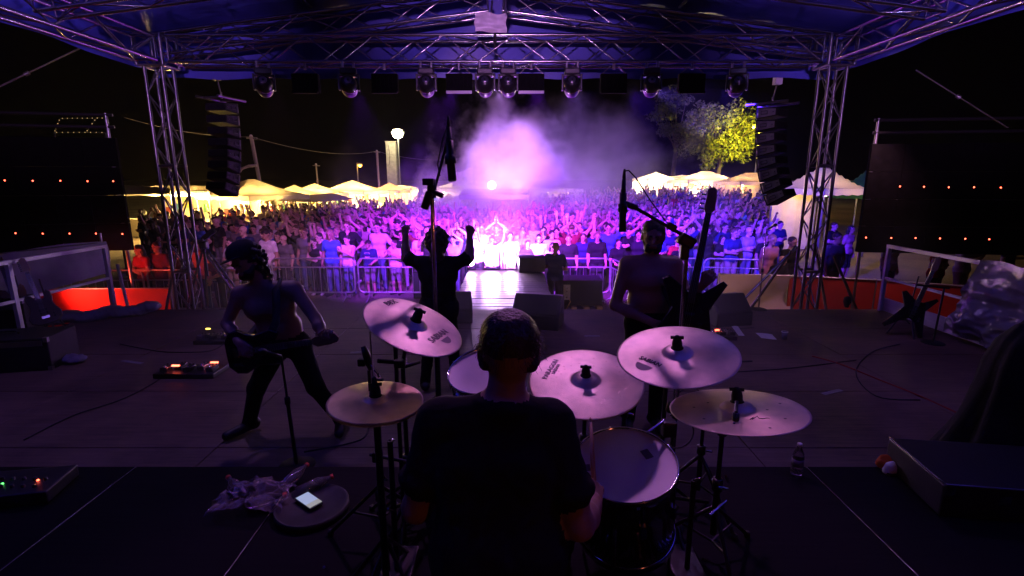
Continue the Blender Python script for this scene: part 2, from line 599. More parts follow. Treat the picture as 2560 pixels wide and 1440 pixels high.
# ------------------------------------------------------------------ catwalk
CWX0, CWX1, CWY0, CWY1 = -0.98, 0.69, SY1 + 0.005, 11.55
cw = thing('catwalk', 'wet wooden plank catwalk running from the stage into the crowd', 'catwalk', ((CWX0 + CWX1) / 2, 9.7, GZ))
def build_cw():
    n = 20; dy = (CWY1 - CWY0) / n
    for i in range(n):
        y = CWY0 + (i + 0.5) * dy
        o = MB().box((0, 0, 0), (CWX1 - CWX0 + random.uniform(-0.02, 0.02), dy - 0.012, 0.045)).build('plank', M_plank, cw, False)
        bevel(o, 0.006, 1)
        o.location = Vector(((CWX0 + CWX1) / 2, y, -0.0225 + random.uniform(-0.004, 0.002))) - ORG[cw.name]
        o.rotation_euler = (random.uniform(-0.006, 0.006), 0, 0)
    for x in (CWX0 + 0.08, CWX1 - 0.08):
        block('beam', (x, 9.7, -0.12), (0.08, CWY1 - CWY0 - 0.1, 0.14), M_alud, cw)
        for y in (8.1, 9.8, 11.4):
            rod('leg', (x, y, GZ), (x, y, -0.19), 0.03, M_alud, cw)
    block('skirt', ((CWX0 + CWX1) / 2, CWY1 - 0.03, -0.52), (CWX1 - CWX0, 0.02, 0.8), M_blackm, cw)
build_cw()

# ------------------------------------------------------------------ trusses
M_tow = mat('dim_tower_aluminium', (0.20, 0.20, 0.22), 0.34, 0.95, 0.2, 9)  # the towers' dimness is put into this darker aluminium
def truss_run(par, A, B, size, pitch, up=(0, 0, 1), rc=0.024, rb=0.011, m=None, faces=(0, 1, 2, 3), sx=None):
    m = m or M_alu
    A, B = Vector(A), Vector(B)
    t = (B - A).normalized()
    z = Vector(up); z = (z - t * z.dot(t)).normalized()
    x = t.cross(z)
    L = (B - A).length
    hs = size / 2; hx = (sx or size) / 2
    cs = [x * -hx + z * -hs, x * hx + z * -hs, x * hx + z * hs, x * -hx + z * hs]
    for c in cs: rod('chord', A + c, B + c, rc, m, par, 10)
    n = max(2, int(round(L / pitch)))
    for fi in faces:
        a, b = cs[fi], cs[(fi + 1) % 4]
        for i in range(n):
            p, q = (a, b) if (i + fi) % 2 == 0 else (b, a)
            rod('brace', A + t * (L * i / n) + p, A + t * (L * (i + 1) / n) + q, rb, m, par, 6)
    for e in (A, B):
        for k in range(4): rod('end_bar', e + cs[k], e + cs[(k + 1) % 4], rb * 1.3, m, par, 6)
TXL, TXR, TY, TZ0, TZ1 = -5.30, 4.82, 8.2, 3.66, 4.05
def tower(x, label):
    t = thing('truss_tower', label, 'truss tower', (x, TY, GZ), 'truss towers holding up the roof')
    truss_run(t, (x, TY, GZ + 0.15), (x, TY, TZ0 - 0.03), 0.26, 0.36, (0, 1, 0), 0.025, 0.011, M_tow)
    block('base_plate', (x, TY, GZ + 0.07), (0.7, 0.7, 0.1), M_alud, t)
    for (dx, dy) in ((-0.8, 0.4), (0.75, 0.45), (0.7, -0.25), (-0.7, -0.25)):
        if dy < 0: continue
        rod('outrigger', (x + dx * 1.3, TY + dy * 1.4, GZ + 0.03), (x + dx * 0.24, TY + dy * 0.4, 0.9), 0.024, M_alu, t)
    for z in (0.55, 2.2):
        for s_ in (-1, 1):
            rod('clamp', (x - 0.15, TY + s_ * 0.13, z), (x + 0.15, TY + s_ * 0.13, z), 0.022, M_alud, t)
    truss_run(t, (x, TY, TZ0 - 0.02), (x, TY, TZ0 + 0.40), 0.38, 0.3, (0, 1, 0), 0.026, 0.012, M_alud)
    return t
tower(TXL, 'aluminium lattice tower at the left front corner of the stage')
tower(TXR, 'aluminium lattice tower at the right front corner of the stage')
for x, s_ in ((TXL, 'left'), (TXR, 'right')):
    t = thing('side_truss', 'aluminium box truss along the %s eave of the roof' % s_, 'truss', (x, 4, TZ0), 'eave trusses of the stage roof')
    truss_run(t, (x, -1.2, 3.85), (x, TY - 0.28, 3.85), 0.32, 0.56, (0, 0, 1), 0.026, 0.013)
t = thing('front_truss', 'straight aluminium box truss carrying the lamps across the stage front', 'truss', (-0.24, TY, TZ0))
truss_run(t, (TXL + 0.28, TY, 3.865), (TXR - 0.28, TY, 3.865), 0.36, 0.5, (0, 0, 1), 0.025, 0.012)
APX, APZ, EVZ = -0.24, 4.52, 3.93
def gable(y, label):
    t = thing('gable_truss', label, 'truss', (APX, y, APZ), 'pitched trusses under the roof')
    truss_run(t, (TXL + 0.1, y, EVZ), (APX - 0.12, y, APZ), 0.29, 0.56, (0, 0, 1), 0.023, 0.011)
    truss_run(t, (TXR - 0.1, y, EVZ), (APX + 0.12, y, APZ), 0.29, 0.56, (0, 0, 1), 0.023, 0.011)
    rod('king_post', (APX + 0.15, y - 0.16, 4.08), (APX + 0.15, y - 0.16, 5.0), 0.022, M_alu, t)
    return t
gable(TY, 'pitched gable truss above the straight front truss')
gable(6.2, 'pitched rafter truss nearer the drums, cut off by the top edge')
t = thing('ridge_truss', 'short ladder truss running back along the roof ridge', 'truss', (APX, 5, 4.66))
truss_run(t, (APX - 0.02, -1.0, 4.86), (APX - 0.02, TY, 4.86), 0.26, 0.5, (0, 0, 1), 0.022, 0.011)
for sg, lab in ((-1, 'left'), (1, 'right')):
    t = thing('purlin_pipe', 'thin pipe running back under the %s roof slope' % lab, 'pipe', (APX + sg * 2.7, 3, 4.4), 'pipes under the roof slopes')
    rod('pipe', (APX + sg * 2.7, -1, 4.47), (APX + sg * 2.7, TY, 4.47), 0.024, M_alu, t)

# ------------------------------------------------------------------ roof canopy
M_tarp = mat('blue_tarpaulin', (0.070, 0.085, 0.50), 0.42, 0, 0.22, 1.6, 0.25, 5.0)
canopy = thing('roof_canopy', 'blue tarpaulin roof stretched over the stage trusses', 'canopy', (APX, 4, 4.2))
def sheet(fn, nu, nv):
    vs = [fn(i / nu, j / nv) for j in range(nv + 1) for i in range(nu + 1)]
    n = nu + 1
    fs = [(j * n + i, j * n + i + 1, (j + 1) * n + i + 1, (j + 1) * n + i) for j in range(nv) for i in range(nu)]
    return MB().add(vs, fs, True)
def roof_z(x):
    return 4.20 + 0.125 * (5.5 - abs(x - APX))
def slope(sg):
    def fn(a, b):
        x = APX + sg * a * 5.45; y = -1.5 + b * 10.2
        z = roof_z(x) - 0.05 * math.sin(math.pi * ((b * 5) % 1.0)) * (0.4 + a) + 0.012 * math.sin(a * 40 + b * 9)
        return (x, y, z)
    return fn
sheet(slope(-1), 30, 40).build('roof_slope', M_tarp, canopy)
sheet(slope(1), 30, 40).build('roof_slope', M_tarp, canopy)
for sg, nm in ((-1, 'l'), (1, 'r')):
    def fn(a, b, sg=sg):
        y = -1.5 + a * 10.2
        return (APX + sg * (5.45 + 0.02 * math.sin(a * 60)), y, 4.19 - b * (0.50 + 0.03 * math.sin(a * 22)))
    sheet(fn, 60, 4).build('side_skirt', M_tarp, canopy)
def fn(a, b):
    x = APX - 5.45 + a * 10.9
    zt = roof_z(x) - 0.02; zb = 3.575 + 0.015 * math.sin(a * 50)
    return (x, 8.72 + 0.02 * math.sin(a * 35 + b * 4), zt + (zb - zt) * b)
sheet(fn, 70, 6).build('front_valance', M_tarp, canopy)

# guy straps on both sides
M_strap = mat('grey_strap', (0.07, 0.07, 0.075), 0.7, 0, 0.15, 20)
for pa, pb, lab in ((P(-60, 245, 7.6), P(205, 118, 7.9), 'grey strap slanting down from the left eave'),
                    (P(2290, 175, 7.9), P(2520, 320, 7.6), 'faint grey strap slanting down from the right eave')):
    t = thing('guy_strap', lab, 'strap', tuple(pa), 'guy straps at the eaves')
    d = (pb - pa); ln = d.length
    o = MB().box((0, 0, ln / 2), (0.055, 0.006, ln)).build('webbing', M_strap, t, False)
    o.rotation_euler = d.to_track_quat('Z', 'Y').to_euler()
    rod('ratchet', pa + d * 0.45, pa + d * 0.49, 0.03, M_alud, t)

# ------------------------------------------------------------------ lamps on the front truss
M_lens = mat('lamp_lens', (0.05, 0.05, 0.06), 0.08, 0.2, 0.1, 6, coat=0.6)
M_head = mat('moving_head_shell', (0.03, 0.03, 0.034), 0.28, 0.3, 0.2, 10, coat=0.4)
def moving_head():
    t = thing('moving_head_lamp', 'x', 'stage lamp', (0, 0, 0), 'moving head lamps under the front truss')
    b = MB().box((0, 0, -0.075), (0.27, 0.21, 0.11)).build('base', M_head, t, False); bevel(b, 0.025, 2)
    for s_ in (-1, 1):
        rod('clamp', (s_ * 0.09, 0, -0.02), (s_ * 0.09, 0, 0.09), 0.022, M_alud, t, 8, False)
        y = MB().box((s_ * 0.155, 0, -0.24), (0.035, 0.12, 0.26)).build('yoke_arm', M_head, t, False); bevel(y, 0.012, 2)
    y = MB().box((0, 0, -0.135), (0.33, 0.11, 0.04)).build('yoke_bridge', M_head, t, False); bevel(y, 0.012, 2)
    # pod tipped out towards the crowd
    prof = [(0.0, -0.20), (0.07, -0.195), (0.115, -0.16), (0.135, -0.08), (0.14, 0.0), (0.135, 0.07), (0.125, 0.12), (0.118, 0.16), (0.112, 0.162)]
    M = Matrix.Translation((0, 0.0, -0.30)) @ Matrix.Rotation(R(-112), 4, 'X')
    hd = MB().lathe(prof, M, 28).build('head', M_head, t, False)
    MB().lathe([(0.0, 0.168), (0.06, 0.166), (0.108, 0.158)], M, 24).build('lens', M_lens, hd, False)
    MB().lathe([(0.137, -0.035), (0.146, -0.03), (0.146, -0.012), (0.137, -0.008)], M, 28).build('trim_ring', M_chrome, hd, False)
    MB().lathe([(0.02, -0.203), (0.06, -0.20), (0.062, -0.193)], M, 20).build('rear_fan', M_alud, hd, False)
    return t
M_strobe = mat('strobe_shell', (0.006, 0.006, 0.007), 0.8, 0, 0.2, 10, spec=0.05)
M_litlip = mat('strobe_lip_lit', (0.8, 0.78, 0.8), 0.2, 0, 0.05, 10)  # white stands in for the light on the two centre lips
def strobe():
    t = thing('strobe_panel', 'x', 'stage lamp', (0, 0, 0), 'strobe panels under the front truss')
    b = MB().box((0, 0, -0.21), (0.39, 0.10, 0.26)).build('housing', M_strobe, t, False); bevel(b, 0.012, 2)
    for s_ in (-1, 1):
        rod('bracket', (s_ * 0.17, -0.02, -0.08), (s_ * 0.06, -0.02, 0.02), 0.008, M_alud, t, 6, False)
    rod('clamp', (0, 0, -0.02), (0, 0, 0.09), 0.022, M_alud, t, 8, False)
    block('rear_lip', (0, -0.062, -0.345), (0.375, 0.05, 0.035), M_strobe, t, None, False)
    for k in range(5): block('cooling_fin', (-0.12 + 0.06 * k, -0.056, -0.19), (0.012, 0.02, 0.14), M_strobe, t, None, False)
    return t
proto = moving_head(); first = True
hang = []
for (u, lab, yaw, pan) in ((672, 'leftmost moving head lamp hanging alone under the truss', 0.35, 5),
                           (880, 'second moving head lamp from the left under the truss', 0.2, 2),
                           (1070, 'third moving head lamp from the left, above the tall microphone', 0.1, 0),
                           (1214, 'left one of the two moving head lamps paired at the centre', 0.02, 0),
                           (1271, 'right one of the two moving head lamps paired at the centre', -0.02, 0),
                           (1427, 'first moving head lamp right of the central pair', -0.1, 0),
                           (1622, 'second moving head lamp right of the central pair', -0.2, -4),
                           (1832, 'rightmost dark moving head lamp near the hanging speakers', -0.3, -6)):
    o = proto if first else copy_tree(proto); first = False
    x = PY(u, 175, TY).x
    o.location = (x, TY - 0.19, TZ0 - 0.055); o.rotation_euler = (0, 0, yaw); o.scale = (0.88, 0.88, 0.88)
    o['label'] = lab
    hang.append((x, u))
proto = strobe(); first = True
for (u, lab) in ((772, 'leftmost flat strobe panel under the truss'), (967, 'second flat strobe panel from the left under the truss'),
                 (1150, 'flat strobe panel with a bright lower lip just left of the paired lamps'),
                 (1327, 'flat strobe panel with a bright lower lip just right of the paired lamps'),
                 (1530, 'flat strobe panel between the two right moving heads'), (1722, 'rightmost flat strobe panel before the lit tree')):
    o = proto if first else copy_tree(proto); first = False
    o.location = (PY(u, 175, TY).x, TY - 0.15, TZ0 - 0.06); o['label'] = lab
    for ch in o.children:
        if ch.name.startswith('rear_lip') and 'bright' in lab: ch.data = unit_mesh('box', M_litlip)
# the beams of the moving heads, out over the crowd
BEAM_Z, BEAM_Y = TZ0 - 0.30, TY + 0.10
for (u, tx, ty, e, c, ang) in ((672, -6.4, 14.0, 420, (0.70, 0.20, 0.8), 44), (880, -3.4, 13.8, 4600, (0.28, 0.02, 1.0), 40),
                               (1070, -1.4, 13.6, 5600, (0.36, 0.03, 1.0), 36), (1214, -0.25, 13.6, 7500, (0.58, 0.18, 1.0), 26),
                               (1271, 0.6, 14.6, 6000, (0.34, 0.03, 1.0), 36), (1427, 2.6, 13.8, 6000, (0.30, 0.02, 1.0), 40),
                               (1622, 5.2, 14.2, 4000, (0.10, 0.015, 1.0), 46), (1832, 9.0, 18.0, 4600, (0.07, 0.02, 1.0), 50)):
    x = PY(u, 175, TY).x
    spot('beam_lamp', (x, BEAM_Y + 0.12, BEAM_Z), (tx, ty, 0.3), e * BEAM_K * LIGHT_K, c, ang, 0.8, 0.06)
for (x, tx, ty, e, c) in ((-0.9, -4.5, 23, 13000, (0.24, 0.015, 1.0)), (0.4, 1.0, 25, 17000, (0.28, 0.02, 1.0)), (1.9, 7.0, 24, 17000, (0.12, 0.015, 1.0))):  # further beams added between the heads to tint the far crowd
    spot('beam_lamp', (x, BEAM_Y + 0.14, BEAM_Z), (tx, ty, 0.3), e * BEAM_K * LIGHT_K, c, 30, 0.9, 0.06)

# white sheet at the apex
M_film = mat('white_film', (0.82, 0.80, 0.82), 0.35, 0, 0.08, 5, 0.6, 9, spec=0.6)
t = thing('film_wrapped_floodlight', 'floodlight wrapped in crumpled white film hanging at the roof apex', 'floodlight', tuple(PY(1227, 60, 7.95)))
c = PY(1227, 58, 7.95)
def fn(a, b):
    return (c.x - 0.225 + 0.45 * a + 0.01 * math.sin(b * 9), 7.88 + 0.03 * math.sin(a * 9.5 + 0.7) * math.cos(b * 2.2) + 0.012 * math.sin(b * 14), c.z + 0.125 - 0.25 * b - 0.02 * a + 0.008 * math.sin(a * 7))
sheet(fn, 24, 14).build('film', M_film, t)
o = MB().box((c.x, 7.97, c.z), (0.40, 0.10, 0.2)).build('housing', M_black, t)
rod('hanger', (c.x, 7.97, c.z + 0.1), (c.x + 0.02, 8.05, c.z + 0.32), 0.015, M_alud, t)
rod('hanger', (c.x + 0.06, 7.97, c.z - 0.1), (c.x + 0.05, 8.05, c.z - 0.34), 0.02, M_black, t)

# ------------------------------------------------------------------ line arrays
def line_array(top, n, label, yaw, curve, side):
    t = thing('line_array', label, 'loudspeaker', tuple(top), 'speaker arrays hung beside the stage')
    YR = Matrix.Rotation(yaw, 3, 'Z')
    rod('hoist_chain', top + Vector((0, 0, 0.12)), top + Vector((0.02, -0.35, 1.1)), 0.012, M_alud, t)
    block('hoist_motor', top + Vector((0.0, -0.1, 0.42)), (0.11, 0.11, 0.17), M_white if side > 0 else M_black, t)
    for g in (-1, 1): rod('fly_bar', top + YR @ Vector((g * 0.2, -0.34, 0.05)), top + YR @ Vector((g * 0.2, 0.34, 0.05)), 0.022, M_alud, t)
    for g in (-1, 1): rod('fly_bar', top + YR @ Vector((-0.22, g * 0.2, 0.05)), top + YR @ Vector((0.22, g * 0.2, 0.05)), 0.018, M_alud, t)
    rod('fly_hook', top + Vector((0, 0, 0.05)), top + Vector((0, 0, 0.16)), 0.02, M_alud, t)
    p = Vector((0, 0, 0)); hw = 0.19
    for i in range(n):
        ang = curve * (i / (n - 1)) ** 1.3
        h = 0.195
        dn = Vector((0, -math.sin(ang), -math.cos(ang)))
        cpos = p + dn * (h / 2)
        rt = Matrix.Rotation(-ang, 3, 'X')
        def W(q): return top + YR @ (rt @ Vector(q) + cpos)
        ol = [(-0.19, -0.060), (0.16, -0.093), (0.16, 0.093), (-0.19, 0.060)]       # wedge: y depth, z height
        vs = [W((sx, yy, zz)) for sx in (-hw, hw) for (yy, zz) in ol]
        cab = MB().add(vs, [(3, 2, 1, 0), (4, 5, 6, 7), (0, 1, 5, 4), (1, 2, 6, 5), (2, 3, 7, 6), (3, 0, 4, 7)]).build('cabinet', M_cab, t)
        bevel(cab, 0.008, 1)
        for sx in (-1, 1):
            e = sx * (hw + 0.004)
            sp = MB().add([W((e, -0.16, -0.048)), W((e, 0.135, -0.076)), W((e, 0.135, 0.076)), W((e, -0.16, 0.048))], [(0, 1, 2, 3) if sx > 0 else (3, 2, 1, 0)]).build('side_plate', M_sidep if side > 0 else M_sidep2, cab)
            e2 = sx * (hw + 0.009)
            MB().tube([W((e2, -0.03, -0.024)), W((e2, 0.07, -0.024)), W((e2, 0.07, 0.026)), W((e2, -0.03, 0.024)), W((e2, -0.03, -0.024))], 0.006, 6, False).build('handle', M_black, cab)
            MB().tube([W((e2, 0.115, -0.075)), W((e2, 0.115, 0.075))], 0.009, 6).build('rigging_bar', M_alud, cab)
            MB().lathe([(0, 0.0), (0.012, 0.0), (0.012, 0.014), (0.0, 0.014)], Matrix.Translation(W((e2, -0.13, 0.0))) @ Matrix.Rotation(R(90 if sx > 0 else -90), 4, 'Y'), 8).build('pin', M_chrome, cab)
        MB().add([W((-hw + .02, 0.165, -0.086)), W((hw - .02, 0.165, -0.086)), W((hw - .02, 0.165, 0.086)), W((-hw + .02, 0.165, 0.086))], [(3, 2, 1, 0)]).build('grille', M_grille, cab)
        p = p + dn * (h + 0.004)
    return t
M_cab = mat('speaker_cabinet', (0.010, 0.010, 0.013), 0.6, 0, 0.25, 30, 0.15, 150, spec=0.2)
M_sidep = mat('speaker_side_lit', (0.20, 0.20, 0.22), 0.6, 0, 0.2, 14, 0.1, 60)  # paler copy: stage light on the right array is in this colour
M_sidep2 = mat('speaker_side_shaded', (0.05, 0.05, 0.06), 0.7, 0, 0.2, 14, spec=0.15)  # darker copy: shade on the left array is in this colour
line_array(PY(555, 255, 9.3), 8, 'tall dark line array hanging left of the stage', R(-10), R(20), -1)
line_array(PY(1930, 268, 8.9), 8, 'line array of eight wedge cabinets hanging on the right', R(38), R(26), 1)

# ------------------------------------------------------------------ rear of the LED screens
M_scr = mat('screen_back', (0.004, 0.004, 0.005), 0.9, 0, 0.3, 4, spec=0.05)
def led_screen(x0, x1, y0, y1, z0, z1, rows, label):
    c = Vector(((x0 + x1) / 2, (y0 + y1) / 2, z0))
    t = thing('led_screen', label, 'screen', tuple(c), 'video screens seen from behind')
    A, B = Vector((x0, y0, 0)), Vector((x1, y1, 0)); d = (B - A); W = d.length; d.normalize()
    rotm = Matrix.Rotation(math.atan2(d.y, d.x), 3, 'Z')
    nc = max(3, round(W / 0.6)); nr = 4
    cwid, ch = W / nc, (z1 - z0) / nr
    for i in range(nc):
        for j in range(nr):
            q = A + d * ((i + 0.5) * cwid); q.z = z0 + (j + 0.5) * ch
            block('cabinet', q, (cwid - 0.006, 0.09, ch - 0.006), M_scr, t, rotm)
    nrm = Vector((d.y, -d.x, 0))
    for (u, v) in rows:
        r_ = ray(u, v)
        # where the sight line meets the rear face
        k = ((A + nrm * 0.05) - Vector((0, 0, CAM_Z))).dot(nrm) / r_.dot(nrm)
        q = Vector((0, 0, CAM_Z)) + r_ * k
        MB().lathe([(0.0, 0.008), (0.011, 0.007), (0.014, 0.0)], Matrix.Translation(q) @ Matrix.Rotation(R(90), 4, 'X'), 10).build('power_led', M_redled, t)
    for f_ in (0.02, 0.98):
        q = A + d * W * f_
        rod('upright', (q.x, q.y + 0.0, GZ), (q.x, q.y, z1 + 0.45), 0.03, M_alud, t)
    rod('header', A + Vector((0, 0, z1 + 0.2)), B + Vector((0, 0, z1 + 0.2)), 0.03, M_black, t)
    rod('header', A + Vector((0, 0, z1 + 0.42)), B + Vector((0, 0, z1 + 0.42)), 0.03, M_black, t)
    return t
a = PY(333, 620, 10.2); top = PY(318, 345, 10.2)
led_screen(a.x - 5.6, a.x, 8.9, 10.2, PY(333, 625, 10.2).z, top.z, [(12, 451), (82, 452), (151, 452), (219, 453), (283, 453), (39, 583), (107, 584), (174, 584), (240, 584), (306, 585)],
           'big black video screen from behind at left, two rows of red lights')
a = PY(2140, 630, 9.8)
led_screen(a.x, a.x + 3.35, 9.8, 9.3, a.z, PY(2160, 360, 9.8).z, [(2250, 466), (2310, 467), (2372, 468), (2435, 468), (2502, 469), (2165, 594), (2228, 595), (2289, 595), (2350, 596), (2413, 597), (2473, 598)],
           'big black video screen from behind at right, two rows of red lights')
# lit lattice of a distant frame above the left screen
t = thing('string_light_frame', 'small frame outlined by string lights above the left screen', 'string lights', tuple(PY(190, 330, 16)))
M_fairy = mat('fairy_bulb', (0.8, 0.6, 0.3), 0.4, emit=(1.0, 0.66, 0.3), estr=0.6)
c4 = [PY(150, 296, 16), PY(262, 295, 16), PY(262, 331, 16), PY(135, 331, 16), PY(150, 296, 16)]
for i in range(4):
    if i == 1: c4i = (PY(240, 296, 16), PY(215, 331, 16))
    else: c4i = (c4[i], c4[i + 1])
    rod('wire', c4i[0], c4i[1], 0.008, M_black, t, 6)
    nb = 9 if i % 2 == 0 else 4
    for k in range(nb):
        q = c4i[0].lerp(c4i[1], (k + 0.5) / nb)
        MB().lathe([(0, -0.014), (0.012, -0.006), (0.012, 0.006), (0, 0.014)], Matrix.Translation(q), 8).build('bulb', M_fairy, t)
for q in (c4[2], c4[3]): rod('post', (q.x, q.y, gz(q.x, q.y)), q, 0.03, M_black, t)

# ------------------------------------------------------------------ people
SKIN, TOP, LEGS, HAIR, SHOE, EYE, LIP = range(7)
def V3(*a): return np.array(a, float)
def nrm(v):
    v = np.array(v, float); return v / max(np.linalg.norm(v), 1e-9)
def hand_prims(S, wr, d, pn, ts, curl, s=1.0, lab=SKIN, spread=0.12):
    """palm, four bent fingers of unequal length and a thumb leaving the side of the palm"""
    wr = np.array(wr, float); d = nrm(d); pn = np.array(pn, float); pn = nrm(pn - d * (pn @ d)); w_ = np.cross(d, pn) * ts
    S.cap(wr - d * 0.03 * s, wr + d * 0.015 * s, 0.027 * s, 0.025 * s, lab, 0.01)
    for i, (o_, ln) in enumerate(((0.031, 0.070), (0.0105, 0.079), (-0.0105, 0.074), (-0.031, 0.058))):
        b0 = wr + w_ * o_ * 0.55 * s; k1 = wr + d * (0.088 - abs(o_) * 0.25) * s + w_ * o_ * s
        S.cap(b0, k1, 0.0135 * s, 0.0125 * s, lab, 0.008)
        dd = nrm(d + w_ * o_ * 30 * spread * (1 - curl)); p = k1; a = 0
        for fr, bend in ((0.45, 68), (0.31, 85), (0.24, 55)):
            a += R(bend) * curl
            q = p + (dd * math.cos(a) + pn * math.sin(a)) * ln * fr * s
            S.cap(p, q, 0.0098 * s, 0.0085 * s, lab, 0.003); p = q
    t0 = wr + d * 0.022 * s + w_ * 0.026 * s
    t1 = t0 + nrm(d * 0.75 + w_ * 0.75 + pn * (0.25 + 0.3 * curl)) * 0.044 * s
    t2 = t1 + nrm(d * (0.9 - 0.2 * curl) + w_ * (0.35 - 0.9 * curl) + pn * (0.2 + 0.5 * curl)) * 0.034 * s
    S.cap(t0, t1, 0.0145 * s, 0.012 * s, lab, 0.008); S.cap(t1, t2, 0.0115 * s, 0.0095 * s, lab, 0.004)
def head_prims(S, c, f, up, hair='short', s=1.0, beard=False, cap=False):
    c = np.array(c, float); f = nrm(f); up = nrm(np.array(up) - f * (np.array(up) @ f)); l = np.cross(f, up)
    B = (l, f, up)
    S.ell(c + (up * 0.028 - f * 0.006) * s, V3(0.077, 0.096, 0.090) * s, B, SKIN, 0.02)
    S.cap(c + (f * 0.025 - up * 0.02) * s, c + (f * 0.058 - up * 0.082) * s, 0.058 * s, 0.032 * s, SKIN, 0.03)
    S.cap(c + (f * 0.085 + up * 0.006) * s, c + (f * 0.108 - up * 0.024) * s, 0.009 * s, 0.0135 * s, SKIN, 0.010)
    S.cap(c + (f * 0.078 + up * 0.028 + l * 0.042) * s, c + (f * 0.078 + up * 0.028 - l * 0.042) * s, 0.014 * s, 0.014 * s, SKIN, 0.012)
    for g in (-1, 1):
        S.ell(c + l * g * 0.079 * s - f * 0.006 * s, V3(0.011, 0.020, 0.031) * s, B, SKIN, 0.008)
        S.ball(c + (l * g * 0.031 + f * 0.0865 + up * 0.004) * s, 0.0075 * s, EYE, 0.001)
        S.cap(c + (f * 0.093 + up * 0.024 + l * g * 0.016) * s, c + (f * 0.083 + up * 0.024 + l * g * 0.046) * s, 0.005 * s, 0.004 * s, HAIR, 0.003)
    S.cap(c + (f * 0.091 - up * 0.056 + l * 0.019) * s, c + (f * 0.091 - up * 0.056 - l * 0.019) * s, 0.007 * s, 0.007 * s, LIP, 0.004)
    if beard:
        S.cap(c + (f * 0.058 - up * 0.075 + l * 0.03) * s, c + (f * 0.058 - up * 0.075 - l * 0.03) * s, 0.034 * s, 0.034 * s, HAIR, 0.015, 0.003)
        for g in (-1, 1): S.cap(c + (l * g * 0.066 + f * 0.01 - up * 0.03) * s, c + (l * g * 0.045 + f * 0.045 - up * 0.075) * s, 0.012 * s, 0.018 * s, HAIR, 0.012)
    if hair != 'bald':
        nz = 0.004 if hair in ('short', 'cap') else 0.010
        S.ell(c + (up * 0.050 - f * 0.014) * s, V3(0.084, 0.095, 0.084) * s, B, HAIR, 0.012, nz)
        for g in (-1, 1): S.cap(c + (l * g * 0.070 + up * 0.035 + f * 0.0) * s, c + (l * g * 0.062 - f * 0.035 - up * 0.02) * s, 0.015 * s, 0.02 * s, HAIR, 0.01)
        if hair == 'long':
            for g in (-1, 1):
                S.cap(c + (l * g * 0.068 + up * 0.03 - f * 0.02) * s, c + (l * g * 0.085 - f * 0.03 - up * 0.16) * s, 0.036 * s, 0.036 * s, HAIR, 0.02, 0.006)
            S.cap(c + (up * 0.02 - f * 0.06) * s, c + (-f * 0.085 - up * 0.2) * s, 0.066 * s, 0.07 * s, HAIR, 0.03, 0.008)
        if hair == 'curly':
            for k in range(26):
                a = k * 2.399; zz = 1 - 2 * (k + 0.5) / 26
                dr = l * math.cos(a) * math.sqrt(1 - zz * zz) + f * math.sin(a) * math.sqrt(1 - zz * zz) + up * zz
                if dr @ f > 0.35 and dr @ up < 0.55: continue
                S.ball(c + (up * 0.03 - f * 0.03 + dr * 0.095) * s, 0.038 * s, HAIR, 0.012, 0.010)
        if hair == 'mop':
            for k in range(60):
                a = k * 2.399; zz = 1 - 1.9 * (k + 0.5) / 60
                dr = l * math.cos(a) * math.sqrt(1 - zz * zz) + f * math.sin(a) * math.sqrt(1 - zz * zz) + up * zz
                if dr @ f > 0.3 and dr @ up < 0.5: continue
                S.ball(c + (up * 0.012 - f * 0.035 + l * (dr @ l) * 0.100 + f * (dr @ f) * 0.095 + up * (dr @ up) * 0.125) * s, 0.026 * s, HAIR, 0.010, 0.010)
        if hair == 'mop': S.cap(c + (-f * 0.055 - up * 0.02) * s, c + (-f * 0.062 - up * 0.135) * s, 0.074 * s, 0.070 * s, HAIR, 0.02, 0.012)
        if hair == 'cap':
            S.ell(c + (up * 0.055 - f * 0.008) * s, V3(0.088, 0.103, 0.080) * s, B, HAIR, 0.01)
            S.ell(c + (up * 0.062 + f * 0.115) * s, V3(0.068, 0.062, 0.010) * s, B, HAIR, 0.008)
